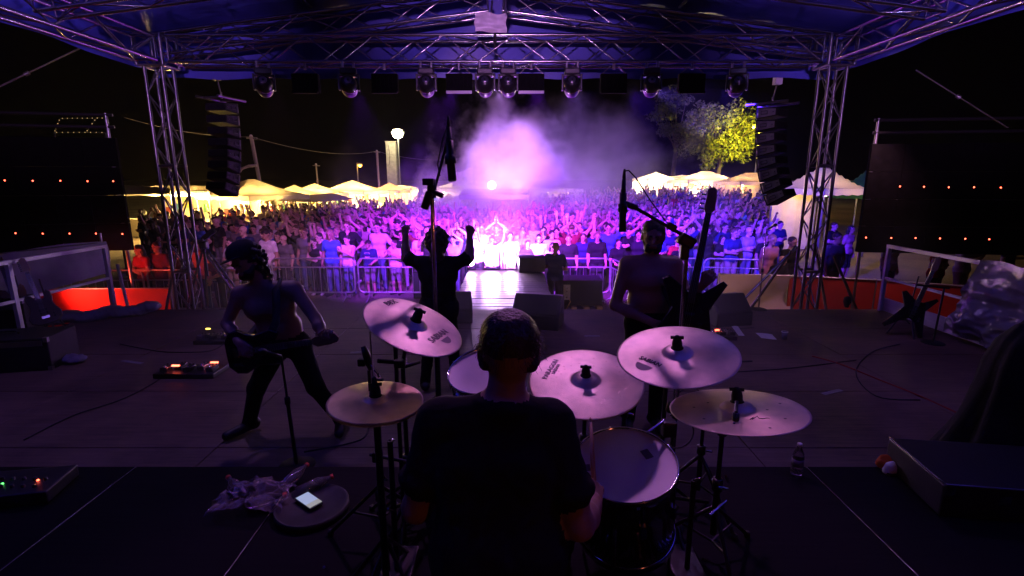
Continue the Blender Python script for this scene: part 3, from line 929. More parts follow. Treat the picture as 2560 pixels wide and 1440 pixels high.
def body_prims(S, J, o):
    """torso as blended bars, tapered limbs"""
    g = o.get('girth', 1.0); s = o.get('s', 1.0)
    lat = nrm(J['shL'] - J['shR']); lat2 = nrm(J['hipL'] - J['hipR'])
    T = SKIN if o.get('bare') else TOP
    pel, ch, nk, hd = J['pel'], J['chest'], J['neck'], J['head']
    wst = pel * 0.52 + ch * 0.48
    cn = o.get('cloth', 0.0)
    S.cap(pel + lat2 * 0.075 * s, pel - lat2 * 0.075 * s, 0.112 * g * s, None, LEGS, 0.05)
    S.cap(wst + lat * 0.070 * s, wst - lat * 0.070 * s, 0.106 * g * s, None, T, 0.06, cn)
    S.cap(ch + lat * 0.085 * s, ch - lat * 0.085 * s, 0.116 * g * s, None, T, 0.06, cn)
    S.cap(J['shL'] - lat * 0.03, J['shR'] + lat * 0.03, 0.066 * s, None, T, 0.05)
    if not o.get('bare'):
        hem = pel + (wst - pel) * o.get('hem', 0.15)
        S.cap(hem + lat2 * 0.08 * s, hem - lat2 * 0.08 * s, 0.118 * g * s, None, T, 0.04, cn)
    if o.get('rings') and not o.get('bare'):
        ax = nrm(hd - nk); e1 = nrm(np.cross(ax, V3(0, 1, 0.2))); e2 = np.cross(ax, e1); cc = nk + ax * 0.004 * s
        pr = [cc + (e1 * math.cos(a_) + e2 * math.sin(a_) * 0.95) * 0.066 * s - V3(0, 0, 0.012 * abs(math.cos(a_))) for a_ in np.linspace(0, 2 * math.pi, 19)]
        for p_, q_ in zip(pr[:-1], pr[1:]): S.cap(p_, q_, 0.014 * s, None, TOP, 0.012)
        for q in ('L', 'R'):
            sh, el = J['sh' + q], J['el' + q]; ax = nrm(el - sh); m_ = sh + (el - sh) * o.get('sleeve', .6)
            e1 = nrm(np.cross(ax, V3(0, 1, 0.2))); e2 = np.cross(ax, e1)
            pr = [m_ + (e1 * math.cos(a_) + e2 * math.sin(a_)) * 0.062 * s for a_ in np.linspace(0, 2 * math.pi, 17)]
            for p_, q_ in zip(pr[:-1], pr[1:]): S.cap(p_, q_, 0.011 * s, None, TOP, 0.008)
    S.cap(nk + (hd - nk) * (0.12 if o.get('rings') else -0.25), nk + (hd - nk) * 0.55, 0.056 * s, 0.052 * s, SKIN, 0.02 if o.get('rings') else 0.035)
    for q in ('L', 'R'):
        sh, el, wr = J['sh' + q], J['el' + q], J['wr' + q]
        S.cap(nk * 0.8 + sh * 0.2 - V3(0, 0, 0.02), sh, 0.050 * s, 0.05 * s, T, 0.04)
        if o.get('rings'): S.cap(nk - V3(0, 0, 0.035), nk - V3(0, 0, 0.12), 0.066 * s, 0.08 * s, T, 0.03)
        sl = o.get('sleeve', 0.6)
        if T == SKIN or sl <= 0:
            S.cap(sh, el, 0.056 * s, 0.042 * s, SKIN, 0.03)
        else:
            m = sh + (el - sh) * min(sl, 1.0)
            S.cap(sh, m, 0.064 * s, 0.060 * s, T, 0.03, cn)
            S.cap(sh, el, 0.050 * s, 0.042 * s, SKIN if sl < 1 else T, 0.02)
        if sl > 1: S.cap(el, wr, 0.052 * s, 0.042 * s, T, 0.02)
        S.cap(el, el + (wr - el) * 0.35, 0.043 * s, 0.044 * s, SKIN, 0.02); S.cap(el + (wr - el) * 0.35, wr, 0.043 * s, 0.027 * s, SKIN, 0.02)
        hp, kn, an, to = J['hip' + q], J['kn' + q], J['an' + q], J['to' + q]
        S.cap(hp, kn, 0.096 * g * s, 0.068 * s, LEGS, 0.04, cn)
        if o.get('shorts'):
            S.cap(kn, kn + (an - kn) * 0.3, 0.050 * s, 0.054 * s, SKIN, 0.015); S.cap(kn + (an - kn) * 0.3, an, 0.054 * s, 0.036 * s, SKIN, 0.02)
        else:
            S.cap(kn, an, 0.064 * s, 0.052 * s, LEGS, 0.03, cn)
        hl = an + nrm(an - to) * 0.04 - V3(0, 0, 0.03)
        S.cap(hl, to, 0.042 * s, 0.038 * s, SHOE, 0.02)
        S.cap(an, hl, 0.045 * s, 0.042 * s, SHOE, 0.02)
ARM = {  # left arm: elbow, wrist, hand direction, palm normal, curl
    'down': ((.235, .03, 1.13), (.25, -.05, .88), (0, -.15, -1), (-1, 0, 0), .35),
    'up': ((.33, -.06, 1.62), (.37, -.12, 1.87), (.1, -.1, 1), (0, -1, 0), .15),
    'fist': ((.35, -.10, 1.55), (.36, -.16, 1.80), (0, -.1, 1), (0, -1, 0), 1.0),
    'clap': ((.27, -.17, 1.20), (.045, -.36, 1.35), (-.1, -.5, .9), (-1, 0, 0), .1),
    'claphigh': ((.29, -.14, 1.62), (.045, -.18, 1.83), (-.1, -.1, 1), (-1, 0, 0), .1),
    'rail': ((.27, -.06, 1.14), (.21, -.31, 1.05), (-.1, -1, -.2), (0, 0, -1), .7),
    'hip': ((.37, .06, 1.16), (.20, -.07, 1.02), (-.8, .3, -.5), (0, .7, -.5), .4),
    'phone': ((.22, -.19, 1.27), (.07, -.36, 1.46), (-.2, -.2, 1), (0, 1, 0), .6),
    'foldL': ((.25, -.05, 1.16), (.0, -.19, 1.17), (-1, .1, .12), (0, 1, 0), .4),
    'foldR': ((.25, -.06, 1.14), (.01, -.165, 1.11), (-1, .05, .05), (0, 1, 0), .5),
    'bent': ((.25, .02, 1.14), (.15, -.22, 1.17), (-.6, -.8, .2), (-.3, 0, -1), .5),
    'point': ((.27, -.25, 1.5), (.20, -.46, 1.68), (0, -.7, .7), (-.3, 0, -.7), .6),
}
def stand(armL='down', armR='down', fem=False, turn=0.0, lean=0.0, stance=0.11):
    J = {}
    sw = 0.168 if fem else 0.188
    J['pel'] = V3(0, 0, .95); J['chest'] = V3(0, -.01, 1.29); J['neck'] = V3(0, .0, 1.45); J['head'] = V3(0, -.025, 1.622)
    J['shL'] = V3(sw, 0, 1.405); J['shR'] = V3(-sw, 0, 1.405)
    for q, g, a in (('L', 1, armL), ('R', -1, armR)):
        e, w_, hd, pn, cu = ARM[a]
        m = V3(g, 1, 1)
        J['el' + q] = V3(*e) * m; J['wr' + q] = V3(*w_) * m
        J['h' + q] = (V3(*hd) * m, V3(*pn) * m, cu, g)
        J['hip' + q] = V3(g * .088, 0, .92); J['kn' + q] = V3(g * (stance - .01), -.025, .50)
        J['an' + q] = V3(g * stance, .03, .09); J['to' + q] = V3(g * (stance + .03), -.14, .045)
    if lean:
        for k in ('chest', 'neck', 'head', 'shL', 'shR', 'elL', 'elR', 'wrL', 'wrR'):
            J[k] = J[k] + V3(0, -lean * (J[k][2] - .95), -lean * .25 * (J[k][2] - .95))
    J['hf'] = V3(math.sin(turn), -math.cos(turn), -0.05 - lean * 0.2); J['hu'] = V3(0, -.05, 1)
    return J
def mesh_person(J, o, name='person', hb=0.022, hh=0.0095, hhand=0.0085):
    parts = []
    S = Sdf(0.04); body_prims(S, J, o); parts.append(S.mesh(hb))
    S = Sdf(0.02)
    hd = J['head']
    S.cap(J['neck'] + (hd - J['neck']) * 0.2, hd - nrm(hd - J['neck']) * 0.03, 0.054 * o.get('s', 1), 0.05, SKIN, 0.02)
    head_prims(S, hd, J['hf'], J['hu'], o.get('hair', 'short'), o.get('s', 1.0), o.get('beard', False)); parts.append(S.mesh(hh))
    if hhand:
        for q in ('L', 'R'):
            S = Sdf(0.01)
            S.cap(J['el' + q] * 0.3 + J['wr' + q] * 0.7, J['wr' + q], 0.034, 0.027, SKIN, 0.01)
            h = J['h' + q]
            hand_prims(S, J['wr' + q], h[0], h[1], h[3], h[2], o.get('s', 1.0)); parts.append(S.mesh(hhand))
    return join_np(parts, name, 7)

skins = [mat('skin_%d' % i, c, 0.5, 0, 0.12, 14, 0.05, 60) for i, c in enumerate(((0.52, 0.33, 0.24), (0.42, 0.25, 0.17), (0.58, 0.39, 0.30), (0.30, 0.17, 0.11)))]
hairs = [mat('hair_%d' % i, c, 0.5, 0, 0.4, 60, 0.5, 90) for i, c in enumerate(((0.012, 0.009, 0.008), (0.035, 0.02, 0.012), (0.08, 0.045, 0.02), (0.18, 0.12, 0.06), (0.16, 0.15, 0.15)))]
def cloth(n, c): return mat('cloth_' + n, c, 0.9, 0, 0.18, 7, 0.35, 16, spec=0.12)
CL = {'white': cloth('white', (0.72, 0.70, 0.70)), 'black': cloth('black', (0.016, 0.016, 0.018)), 'navy': cloth('navy', (0.025, 0.032, 0.10)), 'grey': cloth('grey', (0.17, 0.17, 0.18)),
      'red': cloth('red', (0.42, 0.03, 0.04)), 'blue': cloth('blue', (0.05, 0.12, 0.42)), 'purple': cloth('purple', (0.16, 0.05, 0.20)), 'pink': cloth('pink', (0.55, 0.24, 0.30)),
      'beige': cloth('beige', (0.42, 0.34, 0.25)), 'green': cloth('green', (0.05, 0.11, 0.06)), 'lilac': cloth('lilac', (0.42, 0.34, 0.55)), 'charcoal': cloth('charcoal', (0.045, 0.045, 0.05)), 'denim': cloth('denim', (0.07, 0.10, 0.17)), 'khaki': cloth('khaki', (0.25, 0.21, 0.14)), 'maroon': cloth('maroon', (0.15, 0.02, 0.03))}
M_eye = mat('eye_dark', (0.10, 0.07, 0.06), 0.3)
M_lip = mat('lips', (0.30, 0.12, 0.10), 0.5)
M_shoe = [mat('shoe_black', (0.015, 0.015, 0.016), 0.5), mat('shoe_white', (0.6, 0.6, 0.6), 0.5)]
def dress(o, skin, top, legs, hair, shoe):
    for i, m in enumerate((skin, top, legs, hair, shoe, M_eye, M_lip)):
        o.material_slots[i].link = 'OBJECT'
        o.material_slots[i].material = m
POSES = {  # name: (left arm, right arm, phrase)
    'down': ('down', 'down', 'arms at the sides'), 'fold': ('foldL', 'foldR', 'arms folded'), 'up': ('up', 'up', 'both arms raised'), 'fists': ('fist', 'fist', 'both fists raised'),
    'clap': ('clap', 'clap', 'clapping at chest height'), 'claphigh': ('claphigh', 'claphigh', 'clapping overhead'), 'rail': ('rail', 'rail', 'hands on the barrier'), 'hip': ('hip', 'down', 'one hand on the hip'),
    'phone': ('down', 'phone', 'holding a phone up'), 'one': ('fist', 'down', 'one fist raised'), 'bent': ('bent', 'down', 'one forearm bent'), 'point': ('bent', 'point', 'one arm reaching out'), 'lean': ('rail', 'rail', 'leaning on the barrier')}
_pm = {}
def crowd_mesh(pose, hair, shorts, fem, sleeve):
    key = (pose, hair, shorts, fem, sleeve)
    if key not in _pm:
        a, b, _ = POSES[pose]
        J = stand(a, b, fem, random.uniform(-0.25, 0.25), 0.35 if pose == 'lean' else random.uniform(0, 0.05))
        _pm[key] = mesh_person(J, dict(hair=hair, shorts=shorts, girth=0.9 if fem else random.uniform(0.96, 1.12), sleeve=sleeve, cloth=0.005, hem=0.05), 'person')
    return _pm[key]
M_phone = mat('phone_body', (0.02, 0.02, 0.022), 0.3)
M_phscr = mat('phone_screen', (0.1, 0.1, 0.12), 0.2, emit=(0.7, 0.8, 1.0), estr=2.0)
PEOPLE = []
def put_person(x, y, s, rz, pose, hair, top, legs, skin, hc, shorts, fem, sleeve, label, group, shoe=0):
    me = crowd_mesh(pose, hair, shorts, fem, sleeve)
    o = link_mesh('person', me)
    o.location = (x, y, gz(x, y)); o.scale = (s, s, s); o.rotation_euler = (0, 0, rz)
    dress(o, skins[skin], CL[top], CL[legs], hairs[hc], M_shoe[shoe])
    setp(o, label, 'person', group)
    PEOPLE.append((x, y, o))
    if pose == 'phone':
        w_ = Matrix.Translation(o.location) @ Matrix.Rotation(rz, 4, 'Z')
        t = thing('smartphone', 'phone of ' + label, 'phone', (0, 0, 0), 'phones held up in the crowd', matrix=w_ @ Matrix.Translation(Vector((-.045, -.405, 1.60)) * s) @ Matrix.Rotation(-.2, 4, 'X'))
        block('case', (0, 0, 0), (.078, .010, .155), M_phone, t, None, False)
        block('screen', (0, .0058, 0), (.070, .0015, .142), M_phscr, t, None, False)
        MB().lathe([(0, .002), (.006, .002), (.006, 0)], Matrix.Translation((-.022, -.005, .055)) @ Matrix.Rotation(R(90), 4, 'X'), 8).build('camera_lens', M_eye, t, False)
    return o

# ------------------------------------------------------------------ crowd in front of the stage
BARY = 12.55
# (u, v of head top, top, pose, hair style, legs, shorts, female, sleeve, label)
HERO = [
 (350, 612, 'red', 'fold', 'long', 'black', 0, 1, .5, 'woman with red light painted into her top, arms folded below the left screen edge'),  # red light on these two is put into their clothes colour
 (395, 604, 'maroon', 'down', 'short', 'charcoal', 0, 0, .6, 'person with dim red light painted into the top before the left tower'),
 (445, 618, 'black', 'bent', 'short', 'black', 0, 0, .6, 'person in black seen through the left tower'),
 (498, 600, 'pink', 'down', 'short', 'denim', 0, 0, .6, 'person in a pink shirt just right of the left tower'),
 (540, 618, 'navy', 'lean', 'short', 'charcoal', 0, 0, .6, 'person in dark blue leaning forward right of the left tower'),
 (575, 596, 'white', 'fold', 'long', 'khaki', 1, 1, .5, 'woman in a pale top beside the light stand'),
 (610, 575, 'beige', 'down', 'long', 'denim', 0, 1, .5, 'person in beige behind the woman in the pale top'),
 (666, 574, 'white', 'down', 'cap', 'grey', 0, 0, .6, 'person with a pale cap showing above the guitar player'),
 (710, 588, 'grey', 'down', 'bald', 'charcoal', 0, 0, .6, 'bald man in a grey shirt right of the guitar player'),
 (730, 557, 'black', 'claphigh', 'short', 'black', 0, 0, .6, 'man in black clapping overhead behind the bald man'),
 (762, 570, 'grey', 'one', 'short', 'denim', 0, 0, .6, 'man in grey raising one fist near the bald man'),
 (787, 597, 'black', 'fold', 'long', 'black', 0, 1, 0, 'woman in a black sleeveless dress with folded arms at the barrier'),
 (799, 582, 'charcoal', 'phone', 'short', 'black', 0, 0, .6, 'person in charcoal holding a phone behind the woman in black'),
 (844, 567, 'white', 'bent', 'short', 'black', 0, 0, .7, 'man in a white printed shirt left of the white tank top'),
 (868, 590, 'white', 'clap', 'short', 'denim', 0, 0, 0, 'man in a white tank top clapping at the left barrier'),
 (884, 559, 'purple', 'claphigh', 'short', 'black', 0, 0, .6, 'person in purple clapping overhead behind the white tank top'),
 (922, 606, 'navy', 'rail', 'cap', 'grey', 1, 0, .7, 'person in a cap and navy shirt with a shield print'),
 (940, 561, 'charcoal', 'down', 'short', 'charcoal', 0, 0, .7, 'bearded man in charcoal behind the shield print shirt'),
 (987, 606, 'white', 'clap', 'short', 'grey', 1, 0, .6, 'person in a white shirt clapping left of the singer'),
 (1008, 557, 'black', 'fists', 'cap', 'black', 0, 0, .6, 'man in a cap with both fists raised left of the singer'),
 (1051, 578, 'white', 'bent', 'curly', 'black', 0, 1, .4, 'curly haired person in black and white beside the singer'),
 (1036, 560, 'purple', 'claphigh', 'short', 'black', 0, 0, .5, 'person in purple clapping overhead left of the singer'),
 (1122, 564, 'white', 'up', 'short', 'denim', 0, 0, .5, 'man in white with arms up just right of the singer'),
 (1134, 590, 'lilac', 'claphigh', 'short', 'denim', 0, 0, .5, 'person in lilac clapping overhead at the singer elbow'),
 (1192, 573, 'white', 'down', 'short', 'black', 0, 0, .6, 'person in white with a picture print left of the catwalk lamps'),
 (1230, 590, 'white', 'up', 'short', 'black', 0, 0, .5, 'person in white with both arms spread above the catwalk lamps'),
 (1275, 580, 'white', 'down', 'short', 'beige', 0, 0, .6, 'broad man in white at the end of the catwalk'),
 (1226, 561, 'lilac', 'down', 'long', 'black', 0, 1, .5, 'woman in lilac behind the raised arms over the catwalk lamps'),
 (1261, 548, 'white', 'up', 'short', 'black', 0, 0, .5, 'man in white with raised arms second row at the catwalk'),
 (1300, 546, 'white', 'claphigh', 'short', 'black', 0, 0, .6, 'man in white clapping overhead right of the raised arms'),
 (1333, 556, 'white', 'bent', 'bald', 'black', 0, 0, .6, 'bald man in white with a dark chest print'),
 (1307, 573, 'lilac', 'clap', 'long', 'black', 0, 1, .5, 'woman in lilac clapping right of the catwalk end'),
 (1319, 606, 'charcoal', 'rail', 'short', 'black', 0, 0, .6, 'person in charcoal and glasses behind the black floor case'),
 (1347, 586, 'white', 'bent', 'short', 'beige', 0, 0, .6, 'man in white right of the black floor case'),
 (1370, 558, 'red', 'fold', 'short', 'black', 0, 0, .6, 'man in a red shirt with folded arms right of the smoke'),
 (1392, 570, 'maroon', 'down', 'long', 'black', 0, 1, .5, 'long haired woman in dark red behind the steward'),
 (1398, 551, 'white', 'one', 'cap', 'black', 0, 0, .6, 'man in a white cap with one arm raised'),
 (1378, 606, 'white', 'lean', 'long', 'black', 0, 1, .5, 'woman in white leaning on the barrier behind the steward'),
 (1422, 587, 'black', 'down', 'short', 'black', 0, 0, .7, 'young man in black at the barrier right of the steward'),
 (1447, 556, 'white', 'up', 'short', 'black', 0, 0, 0, 'man in a white tank top with both arms up right of centre'),
 (1475, 550, 'black', 'bent', 'short', 'black', 0, 0, .7, 'bearded man in black right of the raised white tank top'),
 (1494, 581, 'black', 'down', 'short', 'charcoal', 0, 0, .7, 'tall young man in black with a necklace at the right barrier'),
 (1514, 556, 'purple', 'claphigh', 'short', 'charcoal', 0, 0, 0, 'man in a purple tank top clapping overhead'),
 (1531, 547, 'white', 'bent', 'short', 'black', 0, 0, .6, 'man in a white shirt behind the purple tank top'),
 (1545, 598, 'black', 'rail', 'short', 'charcoal', 0, 0, .7, 'man in black turned left resting hands on the barrier corner'),
 (1569, 560, 'blue', 'down', 'short', 'black', 0, 0, .6, 'person in bright blue left of the bass player'),
 (1668, 560, 'purple', 'phone', 'short', 'black', 0, 0, .6, 'person in purple filming right of the bass player'),
 (1693, 592, 'red', 'down', 'short', 'denim', 0, 0, .6, 'person in a red shirt right of the bass player shoulder'),
 (1690, 640, 'black', 'lean', 'cap', 'black', 0, 0, .6, 'person in a printed cap resting arms on the barrier'),
 (1745, 566, 'lilac', 'clap', 'short', 'denim', 0, 0, .6, 'person in lilac clapping left of the bass headstock'),
 (1789, 562, 'navy', 'phone', 'long', 'denim', 0, 1, .5, 'woman in navy raising a phone right of the bass neck'),
 (1811, 558, 'navy', 'down', 'short', 'denim', 1, 0, .6, 'man in navy with a chest stripe behind the folded arms pair'),
 (1834, 572, 'navy', 'fold', 'short', 'khaki', 1, 0, .6, 'man in navy shirt and shorts with folded arms'),
 (1870, 567, 'lilac', 'fold', 'bald', 'grey', 1, 0, .6, 'bald man in a lilac shirt and shorts with folded arms'),
 (1895, 562, 'black', 'down', 'short', 'black', 0, 0, .7, 'person in black behind the bald man in lilac'),
 (1929, 587, 'pink', 'down', 'short', 'khaki', 0, 0, .5, 'person in pale pink right of the thin microphone stand'),
 (1950, 553, 'navy', 'fold', 'short', 'denim', 0, 0, .6, 'man in dark blue with folded arms left of the right tower'),
 (1935, 631, 'black', 'lean', 'bald', 'charcoal', 0, 0, .6, 'man in black leaning over the pale banner'),
 (1978, 592, 'black', 'down', 'short', 'khaki', 0, 0, .6, 'person in black next to the right tower'),
 (2084, 556, 'black', 'fold', 'short', 'black', 0, 0, .6, 'person in black right of the right tower'),
 (2092, 582, 'grey', 'hip', 'short', 'khaki', 0, 0, .6, 'person in grey between right tower and right screen'),
 (2126, 564, 'pink', 'down', 'long', 'black', 1, 1, .5, 'woman in a pink top and black skirt beside the right screen'),
 (2238, 560, 'white', 'down', 'short', 'grey', 1, 0, .6, 'person in a white shirt and grey shorts below the right screen'),
 (2360, 560, 'red', 'fold', 'short', 'black', 0, 0, .6, 'person in a shiny red shirt below the right screen'),
 (2425, 560, 'white', 'clap', 'short', 'beige', 0, 0, .6, 'person in white below the right end of the right screen'),
 (2530, 596, 'charcoal', 'bent', 'cap', 'black', 0, 0, .6, 'person in a pale cap right of the right screen'),
]
for i, (u, v, top, pose, hair, legs, shorts, fem, slv, lab) in enumerate(HERO):
    s = random.uniform(0.97, 1.03) * (0.94 if fem else 1.0)
    p = PZ(u, v, GZ + 1.735 * s)
    ymin = BARY + 0.62 if 700 < u < 1800 else (10.75 if u >= 1800 else 11.0)
    if u >= 2200: p = PY(u, v, 11.3 + (i % 3) * 0.4)
    elif p.y < ymin:
        p = PY(u, v, ymin + random.uniform(0, 0.12))
    s = min(1.06, max(0.84, (p.z - gz(p.x, p.y)) / 1.735)) if u < 2200 else s
    put_person(p.x, p.y, s, -math.atan2(-p.x, p.y) * 0.7 + random.uniform(-.15, .15), pose, hair, top, legs, (i * 7) % 3, (0, 1, 0, 2, 1, 0, 3)[i % 7], shorts, fem, slv, lab, None, i % 2)
# prints on the shirts
shield = PEOPLE[16][2]
def chest_print(o, build):
    g = bpy.data.objects.new('shirt_print', build); COL.objects.link(g)
    g.parent = o
    return g
b = MB()
ol = [(-0.085, 0.085), (-0.05, 0.10), (0, 0.088), (0.05, 0.10), (0.085, 0.085), (0.085, -0.03), (0.05, -0.09), (0, -0.115), (-0.05, -0.09), (-0.085, -0.03)]
Mx = Matrix.Translation((0, -0.142, 1.27)) @ Matrix.Rotation(R(90), 4, 'X')
b.prism(ol, 0.008, Mx)
g = b.build('shirt_print', mat('print_white', (0.75, 0.74, 0.74), 0.7), shield, False)
b = MB(); b.prism([(x * 0.8, y * 0.42 + 0.045) for x, y in ol[:5]] + [(0.068, 0.03), (-0.068, 0.03)], 0.004, Matrix.Translation((0, -0.147, 1.27)) @ Matrix.Rotation(R(90), 4, 'X'))
b.build('print_field', mat('print_blue', (0.03, 0.05, 0.3), 0.7), g, False)
tm = text_mesh('NFL', 0.085, 0.002)
for v_ in tm.vertices: v_.co = Vector((v_.co.x, -0.149, 1.25 + v_.co.y))
tm.materials.append(mat('print_red', (0.5, 0.03, 0.03), 0.7))
link_mesh('print_letters', tm, g)

rnd = random.Random(11)
taken = [(x, y) for x, y, _ in PEOPLE]
def free(x, y, dmin):
    for (a, b_) in taken:
        if abs(a - x) < dmin and abs(b_ - y) < dmin and (a - x) ** 2 + (b_ - y) ** 2 < dmin * dmin: return False
    return True
cand = []
y = BARY + 0.75
while y < 44:
    dm = 0.50 if y < 20 else (0.66 if y < 28 else 0.95)
    x0 = (350 - 1280) / 1280 * y if y > 14.5 else (560 - 1280) / 1280 * y; x1 = (1910 - 1280) / 1280 * y
    if y < 15: x0 = max(x0, -7.2)
    n = int((x1 - x0) / (dm * 1.02))
    for k in range(n):
        x = x0 + (k + 0.5) / n * (x1 - x0) + rnd.uniform(-.34, .34)
        yy = y + rnd.uniform(-.34, .34)
        u = 1280 + 1280 * x / yy
        if y < 19 and u > 1780 and rnd.random() < 0.45: continue
        if u < 660 and rnd.random() < 0.4: continue
        if u < 1050 and yy > 21.5 + (u - 350) * 0.022: continue
        if 24 < yy < 27.5 and abs(x + 0.85) < 1.9: continue       # mixing tent
        if free(x, yy, dm * 0.74):
            cand.append((x, yy)); taken.append((x, yy))
    y += dm * 0.98
cand.sort(key=lambda q: q[1])
NIND = 300 - len(PEOPLE) - 1
ORD = ['first', 'second', 'third', 'fourth', 'fifth', 'sixth', 'seventh', 'eighth', 'ninth', 'tenth', 'eleventh', 'twelfth', 'thirteenth', 'fourteenth', 'fifteenth', 'sixteenth', 'seventeenth', 'eighteenth', 'nineteenth', 'twentieth']
variants = []
for pose in ('down', 'fold', 'up', 'fists', 'clap', 'claphigh', 'phone', 'one', 'hip', 'bent', 'point'):
    for hair in ('short', 'long', 'short'):
        variants.append((pose, hair))
tops = ['white'] * 3 + ['black'] * 9 + ['navy'] * 4 + ['grey'] * 3 + ['blue', 'blue', 'purple', 'purple', 'beige', 'green', 'lilac', 'charcoal', 'charcoal', 'maroon', 'navy']
fill = []
for (x, y) in cand[:NIND]:
    u = 1280 + 1280 * x / y
    act = 0.62 if 900 < u < 1620 else 0.25
    pose = rnd.choice(['up', 'fists', 'clap', 'claphigh', 'claphigh', 'phone', 'one', 'point']) if rnd.random() < act else rnd.choice(['down', 'fold', 'bent', 'hip', 'down'])
    fem = rnd.random() < 0.33
    hair = rnd.choice(['long', 'long', 'curly']) if fem else rnd.choice(['short', 'short', 'short', 'bald', 'cap', 'curly'])
    if pose not in ('down', 'clap', 'claphigh', 'up') and hair in ('curly', 'cap', 'bald'): hair = 'short'
    tp = tops[int(rnd.random() * len(tops))]
    if 1000 < u < 1420 and rnd.random() < 0.3: tp = 'white'
    fill.append([x, y, u, pose, fem, hair, tp])
cnt = {}
for q in sorted(fill, key=lambda a: a[0]):
    x, y, u, pose, fem, hair, tp = q
    row = int((y - BARY - 0.5) / 0.62)
    key = (row, tp, pose)
    cnt[key] = cnt.get(key, 0) + 1
    q += [row, cnt[key]]
for q in fill:
    x, y, u, pose, fem, hair, tp, row, k = q
    n_same = cnt[(row, tp, pose)]
    lab = '%s top, %s, %s row behind the barrier' % (tp, POSES[pose][2], ORD[min(row, 19)])
    if n_same > 1: lab = '%s from left: %s' % (ORD[min(k - 1, 19)], lab)
    put_person(x, y, rnd.uniform(0.90, 1.08) * (0.94 if fem else 1), -math.atan2(-x, y) * 0.8 + rnd.uniform(-.3, .3), pose, hair, tp, rnd.choice(['black', 'denim', 'charcoal', 'khaki', 'grey']),
               rnd.choice([0, 0, 1, 2, 2, 3]), rnd.choice([0, 0, 0, 1, 1, 2, 3]), 0, fem, 0.6, lab, 'crowd behind the barrier')
# the far crowd, too many to count: one mass
def far_crowd(pts):
    base = []
    for (a, b_, hair) in (('down', 'down', 'short'), ('up', 'up', 'short'), ('claphigh', 'claphigh', 'short'), ('fold', 'fold', 'long'), ('fist', 'down', 'short')):
        if a == 'fold': a, b_ = 'foldL', 'foldR'
        J = stand(a, b_)
        S = Sdf(0.03)
        body_prims(S, J, dict(girth=1.05))
        for q in ('L', 'R'): S.cap(J['wr' + q], J['wr' + q] + nrm(J['h' + q][0]) * 0.12, 0.042, 0.034, SKIN)
        head_prims(S, J['head'], J['hf'], J['hu'], hair, 1.05)
        base.append(S.mesh(0.042))
    keys = ['white', 'black', 'navy', 'grey', 'red', 'blue', 'purple', 'beige']
    mats_ = [skins[0], skins[1]] + [CL[k] for k in keys] + [CL['black'], CL['denim'], hairs[0], hairs[2], M_shoe[0]]
    Vs, Qs, Ls, n = [], [], [], 0
    for (x, y) in pts:
        v, q, l = base[rnd.choice([0, 0, 1, 2, 3, 3, 4])]
        s = rnd.uniform(.92, 1.05); a = -math.atan2(-x, y) + rnd.uniform(-.5, .5)
        c_, s_ = math.cos(a), math.sin(a)
        w_ = v * s
        w2 = np.stack([w_[:, 0] * c_ - w_[:, 1] * s_ + x, w_[:, 0] * s_ + w_[:, 1] * c_ + y, w_[:, 2] + gz(x, y)], 1)
        tp = 2 + rnd.choice([0, 1, 1, 1, 2, 3, 3, 4, 5, 6, 7]); lut = np.array([rnd.choice([0, 1]), tp, 10 + rnd.choice([0, 1]), 12 + rnd.choice([0, 1]), 14, 12, 0])
        Vs.append(w2); Qs.append(q + n); Ls.append(lut[l]); n += len(v)
    V_, Q_, L_ = np.concatenate(Vs), np.concatenate(Qs), np.concatenate(Ls)
    me = join_np([(V_, Q_, L_)], 'crowd', len(mats_))
    for i, m in enumerate(mats_): me.materials[i] = m
    o = link_mesh('crowd', me)
    setp(o, 'dense mass of people filling the field back to the tents', 'crowd', None, 'stuff')
far_crowd(cand[NIND:])

# ------------------------------------------------------------------ crowd barriers
def barrier(x0, y0, x1, y1, label, bars=True):
    A = Vector((x0, y0, gz(x0, y0))); B = Vector((x1, y1, gz(x1, y1)))
    t = thing('crowd_barrier', label, 'barrier', tuple((A + B) / 2), 'steel crowd barriers')
    d = (B - A).normalized(); L = (B - A).length; up = Vector((0, 0, 1))
    r_ = 0.13
    pts = []
    z0, z1 = 0.22, 1.08
    def pt(s, z): return A + d * s + up * z
    for (cx, cz, a0) in ((r_, z0 + r_, 180), (L - r_, z0 + r_, 270), (L - r_, z1 - r_, 0), (r_, z1 - r_, 90)):
        for k in range(5):
            a = R(a0 + 90 * k / 4)
            pts.append(pt(cx + r_ * math.cos(a), cz + r_ * math.sin(a)))
    pts.append(pts[0])
    MB().tube(pts, 0.020, 8, False).build('outer_frame', M_steel, t)
    rod('mid_rail', pt(0.01, 0.86), pt(L - 0.01, 0.86), 0.015, M_steel, t)
    n = int(L / 0.16)
    for k in range(1, n):
        rod('bar', pt(L * k / n, z0), pt(L * k / n, 0.86), 0.0065, M_steel, t, 6)
    nn = Vector((d.y, -d.x, 0))
    for f_ in (0.12, 0.88):
        MB().tube([pt(L * f_, z0) + nn * 0.0, pt(L * f_, 0.1) + nn * 0.04, pt(L * f_, 0.02) + nn * 0.32], 0.016, 6).build('foot', M_steel, t)
        MB().tube([pt(L * f_, z0) - nn * 0.0, pt(L * f_, 0.1) - nn * 0.04, pt(L * f_, 0.02) - nn * 0.32], 0.016, 6).build('foot', M_steel, t)
    return t
def bx_(u): return PY(u, 700, BARY).x
